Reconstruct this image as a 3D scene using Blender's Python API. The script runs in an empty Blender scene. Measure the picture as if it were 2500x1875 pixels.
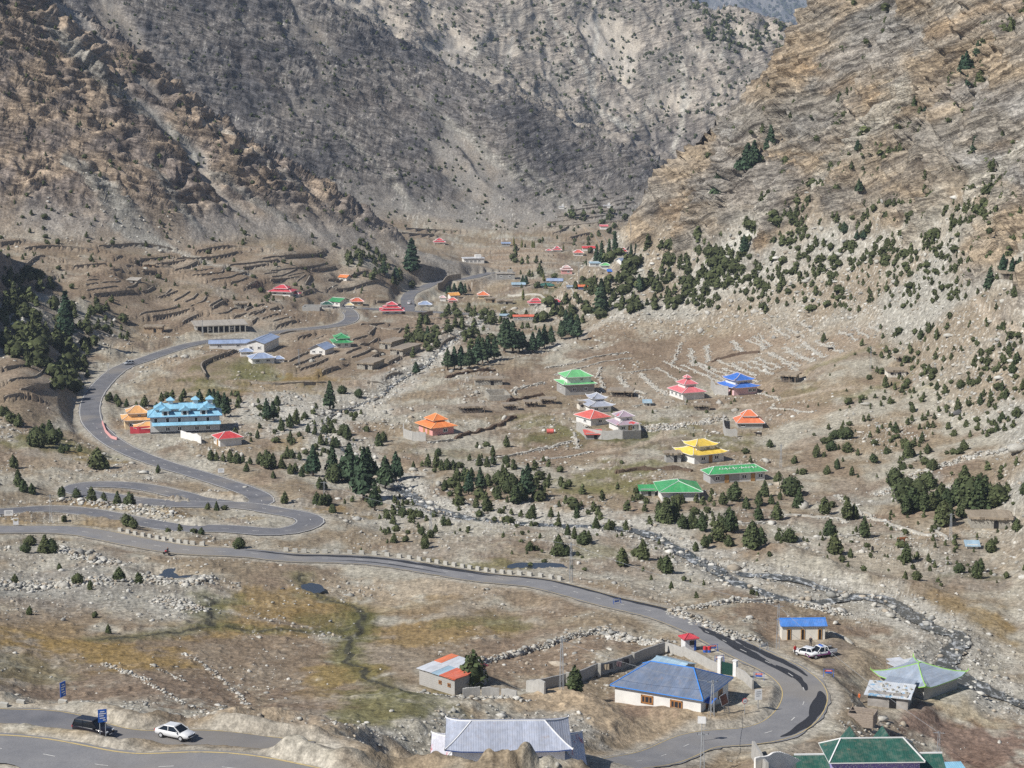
import bpy, bmesh, math, random, time
import numpy as np
from mathutils import Vector, Matrix

T0 = time.time()
R = math.radians
rng = np.random.RandomState(7)
random.seed(7)
SC = bpy.context.scene
COL = SC.collection

# ---------------------------------------------------------------- camera, sky, sun, exposure
F_PX, CU, CV, PITCH = 4860.0, 1250.0, 937.5, R(-10.0)      # focal length and centre on a 2500 x 1875 picture
cam = bpy.data.cameras.new('camera'); camo = bpy.data.objects.new('camera', cam); COL.objects.link(camo)
cam.sensor_width = 36.0; cam.lens = 36.0 * F_PX / 2500.0
cam.clip_start = 1.0; cam.clip_end = 30000.0
camo.location = (0, 0, 0); camo.rotation_euler = (R(90) + PITCH, 0, 0)
SC.camera = camo

SUN_EL, SUN_AZ = R(43.0), R(237.0)        # azimuth of the sun, clockwise from +Y: from the left, a little behind the camera
world = bpy.data.worlds.new('World'); SC.world = world; world.use_nodes = True
wn = world.node_tree.nodes; wl = world.node_tree.links
sky = wn.new('ShaderNodeTexSky'); sky.sky_type = 'NISHITA'; sky.sun_disc = False
sky.sun_elevation = SUN_EL; sky.sun_rotation = SUN_AZ; sky.altitude = 3000; sky.dust_density = 0.4; sky.air_density = 1.0
wl.new(sky.outputs[0], wn['Background'].inputs[0]); wn['Background'].inputs[1].default_value = 0.075
sl = bpy.data.lights.new('sun', 'SUN'); sl.energy = 5.0; sl.angle = R(0.5); sl.color = (1.0, 0.955, 0.89)
so = bpy.data.objects.new('sun', sl); COL.objects.link(so)
sd = Vector((math.sin(SUN_AZ) * math.cos(SUN_EL), math.cos(SUN_AZ) * math.cos(SUN_EL), math.sin(SUN_EL)))
so.rotation_euler = sd.to_track_quat('Z', 'Y').to_euler()
so.location = sd * 500
vs = SC.view_settings; vs.view_transform = 'Standard'; vs.look = 'None'; vs.exposure = 0.16; vs.gamma = 1.0
HAZE = 0.00008
SC.cycles.max_bounces = 5; SC.cycles.diffuse_bounces = 2; SC.cycles.glossy_bounces = 2; SC.cycles.transparent_max_bounces = 4
SC.cycles.volume_bounces = 0; SC.cycles.use_denoising = False

# ---------------------------------------------------------------- numpy helpers
cp, sp = math.cos(PITCH), math.sin(PITCH)
def ray(u, v):
    u = np.asarray(u, float); v = np.asarray(v, float)
    a = (u - CU) / F_PX; b = (CV - v) / F_PX
    dy = cp - b * sp; dz = sp + b * cp
    return a / dy, dz / dy                       # x / y and z / y along the ray
def at(u, v, Y):                                 # the point seen at a pixel, Y metres ahead
    a, t = ray(u, v); return (float(a * Y), float(Y), float(t * Y))
def row_of(t):                                   # picture row of a slope z / y
    el = np.arctan(t); return CV - F_PX * np.tan(el - PITCH)
def px_of(x, y, z):
    d = y * cp + z * sp; up = -y * sp + z * cp
    return CU + F_PX * x / d, CV - F_PX * up / d

_pr = np.random.RandomState(3).permutation(1024).astype(np.int32); _pr2 = np.concatenate([_pr, _pr])
_ga = np.random.RandomState(4).rand(1024) * 2 * math.pi; _gx = np.cos(_ga).astype(np.float32); _gy = np.sin(_ga).astype(np.float32)
def noise(x, y, s=0):                            # gradient noise, about -1..1
    x = np.asarray(x, np.float64); y = np.asarray(y, np.float64)
    fx0 = np.floor(x); fy0 = np.floor(y); fx = (x - fx0).astype(np.float32); fy = (y - fy0).astype(np.float32)
    ix = (fx0.astype(np.int32) + s * 131) & 1023; iy = (fy0.astype(np.int32) + s * 57) & 1023; ix1 = (ix + 1) & 1023; iy1 = (iy + 1) & 1023
    ux = fx * fx * fx * (fx * (fx * 6 - 15) + 10); uy = fy * fy * fy * (fy * (fy * 6 - 15) + 10)
    pa = _pr[ix]; pb = _pr[ix1]
    h = _pr2[pa + iy]; n00 = _gx[h] * fx + _gy[h] * fy
    h = _pr2[pb + iy]; n10 = _gx[h] * (fx - 1) + _gy[h] * fy
    h = _pr2[pa + iy1]; n01 = _gx[h] * fx + _gy[h] * (fy - 1)
    h = _pr2[pb + iy1]; n11 = _gx[h] * (fx - 1) + _gy[h] * (fy - 1)
    n0 = n00 + (n10 - n00) * ux; n1 = n01 + (n11 - n01) * ux
    return 1.5 * (n0 + (n1 - n0) * uy)
def fbm(x, y, o=4, s=0, g=0.5):
    r = 0; a = 1.0; f = 1.0
    for k in range(o):
        r = r + a * noise(x * f + 17.3 * k, y * f - 9.1 * k, s + k); a *= g; f *= 2.03
    return r
def ridged(x, y, o=4, s=0, g=0.5):
    r = 0; a = 1.0; f = 1.0
    for k in range(o):
        r = r + a * (1 - 2 * np.abs(noise(x * f + 7.7 * k, y * f + 3.3 * k, s + k))); a *= g; f *= 2.1
    return r
def sst(e0, e1, x):
    t = np.clip((x - e0) / (e1 - e0), 0, 1); return t * t * (3 - 2 * t)
def mix(a, b, t): return a + (b - a) * t

# ---------------------------------------------------------------- shape of the land: points (u, v, metres ahead)
class Rbf:
    def __init__(self, P, V, c):
        self.P = P; self.c = c; n = len(P)
        D = np.sqrt(((P[:, None] - P[None]) ** 2).sum(-1) + c * c)
        A = np.zeros((n + 3, n + 3)); A[:n, :n] = D + np.eye(n) * -1e-3
        A[:n, n] = 1; A[:n, n + 1:] = P; A[n, :n] = 1; A[n + 1:, :n] = P.T
        self.w = np.linalg.solve(A, np.concatenate([V, np.zeros(3)]))
    def __call__(self, Q):
        n = len(self.P); r = np.full(len(Q), self.w[n]) + Q @ self.w[n + 1:]
        for i in range(n):
            d = Q - self.P[i]; r += self.w[i] * np.sqrt((d * d).sum(1) + self.c ** 2)
        return r

FLOOR = [  # valley floor and the benches
 (-300,1790,207),(0,1770,213),(300,1775,213),(600,1815,212),(0,1840,204),(500,1850,205),(900,1862,204),(1240,1905,224),(950,1868,212),(1050,1884,203),(1240,1886,203),(1400,1890,205),(1550,1895,210),(720,1858,203),
 (300,1712,240),(600,1735,238),(60,1690,246),(850,1780,232),(1000,1760,240),
 (1500,1880,236),(1450,1745,258),(1650,1780,262),(1600,1660,285),(1850,1690,276),
 (1700,1850,255),(2000,1720,276),(2300,1860,268),(2480,1860,268),(2700,1800,280),
 (2150,1700,290),(2480,1650,312),(1900,1590,303),(2300,1560,325),(2480,1560,338),
 (1100,1640,282),(1400,1600,298),(1600,1500,333),(1500,1465,342),(1800,1555,308),
 (1000,1480,350),(800,1600,298),(600,1700,258),(200,1700,248),(100,1500,312),(100,1420,350),(500,1500,325),(850,1450,362),
 (500,1400,364),(200,1395,360),(700,1420,366),(1250,1500,340),
 (1200,1412,368),(1000,1388,384),(600,1350,394),(400,1330,397),(0,1287,408),(-300,1270,412),
 (0,1247,432),(420,1276,420),(640,1295,415),(770,1277,428),(610,1239,452),(300,1215,466),(140,1192,478),(280,1180,486),(427,1210,470),(640,1212,464),
 (480,1155,502),(320,1103,535),(222,1020,585),(120,1120,510),(0,1150,490),(100,1060,545),(20,1030,548),(-200,1050,525),
 (240,954,632),(300,893,685),(390,864,715),(500,832,752),(690,807,790),(858,783,832),(840,752,885),
 (1000,755,905),(1187,766,890),(1003,716,985),(1109,681,1070),(1207,665,1115),
 (1500,1420,362),(1700,1350,400),(1900,1430,366),(2100,1500,345),
 (1000,1200,482),(1200,1260,445),(1450,1290,428),(850,1150,508),(700,1050,565),(650,1000,595),(800,1060,560),(900,990,622),(960,935,672),(1040,890,715),
 (480,1020,580),(560,940,640),(420,920,655),(600,880,700),(750,900,690),(860,850,745),(760,840,760),(950,820,790),(1080,800,820),(1020,860,750),
 (1050,1030,585),(1150,1150,512),(1300,1050,578),(1250,960,645),(1400,950,655),(1150,960,640),(1300,900,705),(1250,860,745),
 (1690,945,655),(1800,950,645),(1820,1030,585),(1700,1120,522),(1500,1100,540),(1780,1170,492),(1600,1200,475),(1400,1180,492),
 (1700,860,735),(1550,850,745),(1550,800,800),(1900,850,700),(2000,800,715),(1800,780,770),
 (2100,880,628),(2200,1000,560),(2000,1000,580),(2000,1150,500),(2200,1150,492),(2400,1100,492),(2480,1200,462),
 (2200,1300,424),(2000,1300,428),(2480,1330,412),(2480,1450,368),(2250,1420,378),(2350,950,565),(2480,950,548),(2480,850,572),
 (2200,850,640),(2350,780,610),(2200,780,665),(2700,1000,520),(2700,1300,400),
 (1300,740,925),(1300,700,985),(1300,640,1110),(1250,600,1215),(1450,640,1120),(1500,700,985),(1130,615,1195),(1350,580,1270),(1500,560,1310),(1080,640,1120),
 (1400,540,1500),(1500,500,1800),(1500,480,2400),(1500,400,3500),(0,400,3500),(2600,400,3500),(1500,300,9000),(0,300,9000),(2600,300,9000),(900,500,1700),
 (700,740,852),(550,740,830),(400,760,805),(300,800,765),(250,760,770),(300,700,812),(150,690,800),(0,660,800),(500,680,865),(700,690,905),(850,700,945),(900,650,990),(950,690,985),
 (450,640,900),(250,640,852),(100,620,850),(700,640,935),(-200,620,820),
 (170,860,690),(120,905,640),(0,905,604),(0,840,648),(0,735,720),(100,800,690),(60,960,575),(170,945,620),(150,760,740),
]
XTRA = [(a * y, y, z) for y, z in ((13, -8), (25, -15), (45, -27), (80, -44), (120, -59), (160, -69)) for a in (-.42, -.25, -.1, .05, .2, .42)] + [(-120, 300, -75), (110, 250, -110)]
def pts(L): return np.array([at(*p) for p in L])
fp = np.concatenate([pts(FLOOR), np.array(XTRA, float)])
def dom(x, y): y = np.maximum(y, 5.0); return np.stack([np.clip(x / y, -.8, .8) * 4, np.log(y)], 1)
floor_rbf = Rbf(dom(fp[:, 0], fp[:, 1]), fp[:, 2], 0.06)

class Mount:
    def __init__(self, face, ridge, back=110, drop=0.7, c=0.3):
        P = [at(*p) for p in face + ridge]
        for p in ridge:
            q = at(*p); k = (q[1] + back) / q[1]; P.append((q[0] * k, q[1] + back, q[2] - drop * back))
        P = np.array(P); self.f = Rbf(P[:, :2] / 100.0, P[:, 2], c)
    def __call__(self, x, y): return self.f(np.stack([x, y], 1) / 100.0)

m_right = Mount(
 [(1400,800,818),(1500,760,812),(1650,730,800),(1560,650,845),(1800,700,775),(2000,700,725),(2200,700,665),(2350,650,635),(2500,700,575),(2500,850,548),(2700,700,540),
  (1800,500,812),(2000,500,765),(2200,500,715),(2500,450,632),(2500,250,662),(2250,250,745),(2050,250,798),(2500,0,700),(2250,0,775),(2700,0,660),(2700,350,600),(2500,-200,735),(2250,-220,810),(1700,620,822),
  (1250,800,835),(1200,870,800)],
 [(1330,745,880),(1400,665,880),(1500,575,878),(1600,475,875),(1700,372,868),(1800,255,860),(1900,140,852),(2010,0,842),(2120,-140,835),(2300,-380,830)], back=90, drop=1.1)
m_left = Mount(
 [(0,600,872),(250,600,905),(500,615,942),(700,620,975),(850,630,1000),(960,650,1020),(0,300,960),(250,400,962),(450,480,975),(650,520,1000),(800,570,1015),(-200,500,880),(-200,200,960),(150,200,1000)],
 [(1120,690,1075),(1040,640,1080),(960,570,1085),(870,505,1085),(760,440,1085),(640,372,1080),(520,290,1075),(400,190,1068),(300,105,1062),(170,20,1055),(60,-70,1050),(-100,-220,1040)], back=120, drop=0.75)
def m_spur(x, y):                                # hill just outside the left edge; its shade falls into the picture
    c = -231 - .10 * (y - 660); d = x - c
    return -36 - np.maximum(0, d) * 1.12 - np.maximum(0, -d) * .5 - np.maximum(0, 600 - y) * .75 - np.maximum(0, y - 770) * .55 + 5 * fbm(x / 40, y / 40, 3, 77)
m_mid = Mount(
 [(950,590,1300),(1150,600,1285),(1350,580,1310),(1500,545,1345),(1600,510,1390),(700,480,1290),(900,400,1370),(1150,420,1385),(1350,440,1400),(600,200,1390),(800,200,1420),(950,250,1435),(300,0,1400),(100,0,1380),(450,350,1300),(1200,300,1430)],
 [(1780,470,1500),(1700,437,1500),(1560,378,1500),(1400,310,1500),(1270,250,1500),(1130,185,1498),(1000,125,1495),(880,60,1492),(780,5,1490),(650,-70,1490),(500,-160,1485),(300,-260,1480)], back=200, drop=0.6)
m_back = Mount(
 [(1600,415,1800),(1450,340,1770),(1300,260,1760),(1100,160,1770),(900,80,1780),(1750,400,1830),(1850,330,1850),(1500,100,1990),(1700,200,1940),(1250,50,1980),(1900,200,1960),(1000,-50,2000)],
 [(2100,170,2120),(2020,120,2110),(1950,88,2100),(1880,55,2090),(1800,35,2090),(1720,28,2090),(1640,5,2095),(1560,-30,2100),(1400,-120,2110),(1200,-220,2120),(950,-320,2130)], back=260, drop=0.6)
m_far = Mount(
 [(1700,300,8200),(1950,250,8200),(2100,300,8200),(1950,60,8700),(1850,0,8950),(2000,20,8900),(1600,100,8500),(1300,100,8600)],
 [(1500,-160,9400),(1700,-120,9400),(1850,-150,9400),(2000,-120,9400),(2200,-160,9400),(1200,-200,9400)], back=900, drop=0.5)
MOUNTS = [(m_right, 300, 1200), (m_left, 700, 1500), (m_spur, 480, 900), (m_mid, 1000, 2100), (m_back, 1500, 2900), (m_far, 6800, 12500)]

NA, NB = 420, 760
ga = np.linspace(-0.42, 0.42, NA); gb = np.linspace(math.log(12), math.log(12800), NB)
GA, GB = np.meshgrid(ga, gb, indexing='ij')
gy = np.exp(GB).ravel(); gx = GA.ravel() * gy
gfl = floor_rbf(dom(gx, gy))
gz = gfl.copy(); gk = np.zeros(len(gz), int)
gm = np.full((len(MOUNTS), len(gz)), -1e3)
for i, (m, y0, y1) in enumerate(MOUNTS):
    s = (gy > y0) & (gy < y1)
    gm[i, s] = m(gx[s], gy[s])
    w = np.minimum(sst(y0, y0 * 1.04, gy), 1 - sst(y1 * 0.96, y1, gy))
    gm[i] = np.where(s, mix(gz - 30, gm[i], w), -1e3)
K = 3.0
for i in range(len(MOUNTS)):
    d = gm[i] - gz; k = K * (1 + gy / 1500)
    hmix = np.clip(0.5 + 0.5 * d / k, 0, 1)
    gz = gz * (1 - hmix) + gm[i] * hmix + k * hmix * (1 - hmix) * (np.abs(d) < k)
gtop = gz - gfl                                  # how far a mountain stands above the floor here
gkind = np.stack([sst(-3, 5, gm[i] - np.maximum.reduce([gfl] + [gm[j] for j in range(len(MOUNTS)) if j != i])) for i in range(len(MOUNTS))], -1)
gz = gz.reshape(NA, NB); gkind = gkind.reshape(NA, NB, len(MOUNTS))
def gidx(x, y):
    y = np.maximum(y, 12.1); a = (np.clip(x / y, -.4199, .4199) + .42) / .84 * (NA - 1)
    b = (np.clip(np.log(y), gb[0], gb[-1] - 1e-6) - gb[0]) / (gb[-1] - gb[0]) * (NB - 1)
    ia = np.minimum(a.astype(int), NA - 2); ib = np.minimum(b.astype(int), NB - 2)
    return ia, ib, a - ia, b - ib
def grid(G, x, y):
    ia, ib, fa, fb = gidx(np.asarray(x, float), np.asarray(y, float))
    if G.ndim == 3: fa = fa[:, None]; fb = fb[:, None]
    return (G[ia, ib] * (1 - fa) + G[ia + 1, ib] * fa) * (1 - fb) + (G[ia, ib + 1] * (1 - fa) + G[ia + 1, ib + 1] * fa) * fb
def base(x, y): return grid(gz, x, y)

_ys = np.exp(np.linspace(math.log(120), math.log(12000), 2600))
def hit(u, v, ymin=0, zf=None):                  # where the line of sight through a pixel first meets the land
    zf = zf or base
    if v > 1870 and u > 1430: ymin = max(ymin, 226)
    a, t = ray(u, v); ys = _ys[_ys > ymin]
    z = zf(a * ys, ys); d = z - t * ys
    k = np.argmax(d > 0)
    if not (d > 0).any(): k = len(ys) - 1
    k = max(k, 1); f = d[k - 1] / (d[k - 1] - d[k]) if d[k] != d[k - 1] else 0
    y = ys[k - 1] + (ys[k] - ys[k - 1]) * f
    return np.array([a * y, y, t * y])

# ---------------------------------------------------------------- lines and patches on the land, given where they are seen
def hits(L, ymin=0): return np.array([hit(u, v, ymin) for u, v in L])
def dens(P, step):
    P = np.asarray(P, float); Q = [P[0]]
    n = len(P)
    for i in range(n - 1):
        p0 = P[max(i - 1, 0)]; p1 = P[i]; p2 = P[i + 1]; p3 = P[min(i + 2, n - 1)]
        m = max(2, int(np.linalg.norm((p2 - p1)[:2]) / step))
        for k in range(1, m + 1):
            t = k / m
            Q.append(0.5 * (2 * p1 + (p2 - p0) * t + (2 * p0 - 5 * p1 + 4 * p2 - p3) * t * t + (3 * p1 - p0 - 3 * p2 + p3) * t ** 3))
    return np.array(Q)
def smooth(a, n):
    for _ in range(n): a = np.concatenate([a[:1], (a[:-2] + a[1:-1] * 2 + a[2:]) / 4, a[-1:]])
    return a
def line_dist(x, y, P, reach, want=None):        # distance to a polyline, position index along it
    d = np.full(len(x), 1e9); zz = np.zeros(len(x)); sd = np.zeros(len(x))
    bx = (x > P[:, 0].min() - reach) & (x < P[:, 0].max() + reach) & (y > P[:, 1].min() - reach) & (y < P[:, 1].max() + reach)
    I = np.nonzero(bx)[0]
    if not len(I): return d, zz, sd
    xi = x[I]; yi = y[I]; di = d[I]; zi = zz[I]; si = sd[I]
    for a, b in zip(P[:-1], P[1:]):
        m = (xi > min(a[0], b[0]) - reach) & (xi < max(a[0], b[0]) + reach) & (yi > min(a[1], b[1]) - reach) & (yi < max(a[1], b[1]) + reach)
        J = np.nonzero(m)[0]
        if not len(J): continue
        e = b[:2] - a[:2]; L2 = max(e @ e, 1e-9)
        px = xi[J] - a[0]; py = yi[J] - a[1]
        t = np.clip((px * e[0] + py * e[1]) / L2, 0, 1)
        q = np.hypot(px - t * e[0], py - t * e[1])
        s = q < di[J]; J = J[s]
        di[J] = q[s]; zi[J] = a[2] + (b[2] - a[2]) * t[s]; si[J] = np.sign(px[s] * e[1] - py[s] * e[0])
    d[I] = di; zz[I] = zi; sd[I] = si
    return d, zz, sd

ROADS_PX = {   # name: (half width, points)
 'main': (3.6, [(1440,1893),(1510,1878),(1600,1858),(1720,1828),(1830,1796),(1920,1762),(1965,1720),(1962,1680),(1920,1640),(1860,1605),(1790,1568),(1700,1532),(1600,1498),(1500,1466),(1400,1445),(1300,1425),(1200,1409),(1100,1397),(1000,1386),(900,1376),(800,1366),(700,1358),(600,1350),(500,1342),(400,1332),(300,1318),(200,1305),(100,1295),(0,1287),(-150,1278)]),
 'loop': (3.3, [(-150,1243),(0,1245),(122,1250),(244,1261),(366,1274),(470,1286),(560,1293),(640,1296),(710,1293),(755,1283),(765,1270),(735,1256),(680,1246),(610,1239),(520,1234),(439,1229),(346,1223),(260,1213),(195,1203),(170,1192),(205,1183),(285,1183),(366,1193),(440,1209),(520,1226),(590,1232),(640,1226),(640,1213),(600,1197),(540,1177),(470,1155),(400,1134),(330,1108),(280,1083),(245,1056),(224,1030),(219,1005),(222,980),(236,954),(262,925),(298,896),(346,880),(390,864),(447,846),(500,834),(590,823),(692,809),(773,801),(822,794),(852,784),(858,770),(840,757),(800,749)]),
 'far': (3.2, [(800,752),(880,754),(990,760),(1090,765),(1187,768)]),
 'far_branch': (3.2, [(994,759),(996,745),(994,733),(1003,716),(1028,706),(1060,694),(1109,681),(1158,673),(1207,665)]),
 'lane': (3.4, [(-120,1742),(0,1752),(120,1766),(260,1786),(400,1803),(520,1815),(640,1824),(760,1833)]),
 'near': (4.3, [(-200,1830),(0,1838),(150,1848),(300,1860),(450,1873),(600,1890),(760,1912)]),
}
ROADS = {}
for k, (w, L) in ROADS_PX.items():
    P = dens(hits(L), 3.0)
    P[:, 0] = smooth(P[:, 0], 3); P[:, 1] = smooth(P[:, 1], 3); P[:, 2] = smooth(P[:, 2], 30)
    ROADS[k] = (w, P)
TRACKS = [(1.6, dens(hits([(1470,1105),(1560,1085),(1620,1060),(1660,1030),(1730,1025)]), 3)), (0.7, dens(hits([(2380,735),(2420,780),(2470,800),(2500,815)]), 3)),
          (0.8, dens(hits([(1420,1010),(1330,1010),(1230,1040),(1150,1060)]), 3)), (1.2, dens(hits([(1720,1000),(1850,985),(1960,965),(2080,945)]), 3))]

STREAMS_PX = [
 (0.9, [(1040,890),(1000,912),(955,940),(930,965),(880,985),(810,1010),(790,1050),(830,1090),(890,1130),(940,1165),(985,1195)]),
 (2.2, [(940,1165),(985,1195),(1020,1220),(1080,1245),(1150,1262),(1250,1272),(1400,1283),(1530,1290),(1600,1308),(1655,1340),(1720,1372),(1790,1392),(1860,1400),(1940,1412),(2000,1430),(2070,1452)]),
 (1.9, [(1720,1372),(1790,1412),(1850,1432),(1930,1455),(2000,1462),(2060,1458)]),
 (2.3, [(2060,1456),(2110,1458),(2170,1470),(2230,1500),(2290,1528),(2335,1545),(2344,1565),(2320,1590),(2312,1612),(2340,1640),(2390,1672),(2450,1700),(2520,1722)]),
 (1.4, [(1200,765),(1150,800),(1080,850),(1040,890)]),
]
STREAMS = [(w, dens(hits(L), 2.5)) for w, L in STREAMS_PX]
for w, P in STREAMS: P[:, 2] = smooth(P[:, 2], 40)
RILLS = [(0.35, dens(hits(L), 2)) for L in ([(735,1405),(760,1450),(830,1470),(885,1500),(880,1530),(780,1540),(640,1542),(530,1533),(420,1545),(250,1560)], [(505,1450),(510,1490),(520,1530)], [(885,1505),(860,1560),(850,1600),(880,1640),(960,1680),(1020,1700)])]

BUMPS = [  # (height, half width, crest line where it is seen at its foot)
 (1.5, 1.9, [(-60,1712),(0,1722),(70,1730),(141,1740),(211,1752),(329,1768),(400,1777),(470,1782),(560,1797),(680,1808),(760,1818)]),
 (1.6, 2.6, [(500,1768),(585,1752),(690,1758),(773,1772),(830,1790)]),
 (2.3, 2.3, [(720,1872),(830,1880),(950,1886),(1080,1892),(1200,1894),(1300,1894),(1400,1898)]),
 (3.9, 1.5, [(1190,1893),(1240,1892),(1290,1893)]),
 (1.9, 3.0, [(800,1806),(900,1800),(1000,1812),(1040,1835)]),
 (0.7, 1.5, [(-60,1788),(60,1794),(180,1806),(290,1818),(420,1830),(560,1842)]),
 (1.5, 5.0, [(1180,1745),(1300,1712),(1420,1702),(1520,1722),(1640,1752),(1720,1770)]),
 (1.0, 2.5, [(1720,1770),(1830,1742),(1885,1705),(1890,1670)]),
 (1.6, 3.5, [(440,1222),(520,1212),(600,1222)]),
 (1.5, 3.5, [(440,1279),(500,1274),(570,1280)]),
 (1.4, 4.0, [(80,1262),(200,1272),(330,1290)]),
 (1.2, 3.0, [(150,1232),(260,1240),(330,1246),(420,1255)]),
 (2.0, 6.0, [(1900,1350),(2100,1420),(2200,1440)]),
 (1.8, 4.0, [(260,870),(380,840),(480,820)]),
]
BUMPS = [(h, w, dens(hits(L), 3)) for h, w, L in BUMPS]
CUTS = [(1.8, 3.0, dens(hits([(380,1390),(420,1400),(460,1398)]), 3))]

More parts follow.
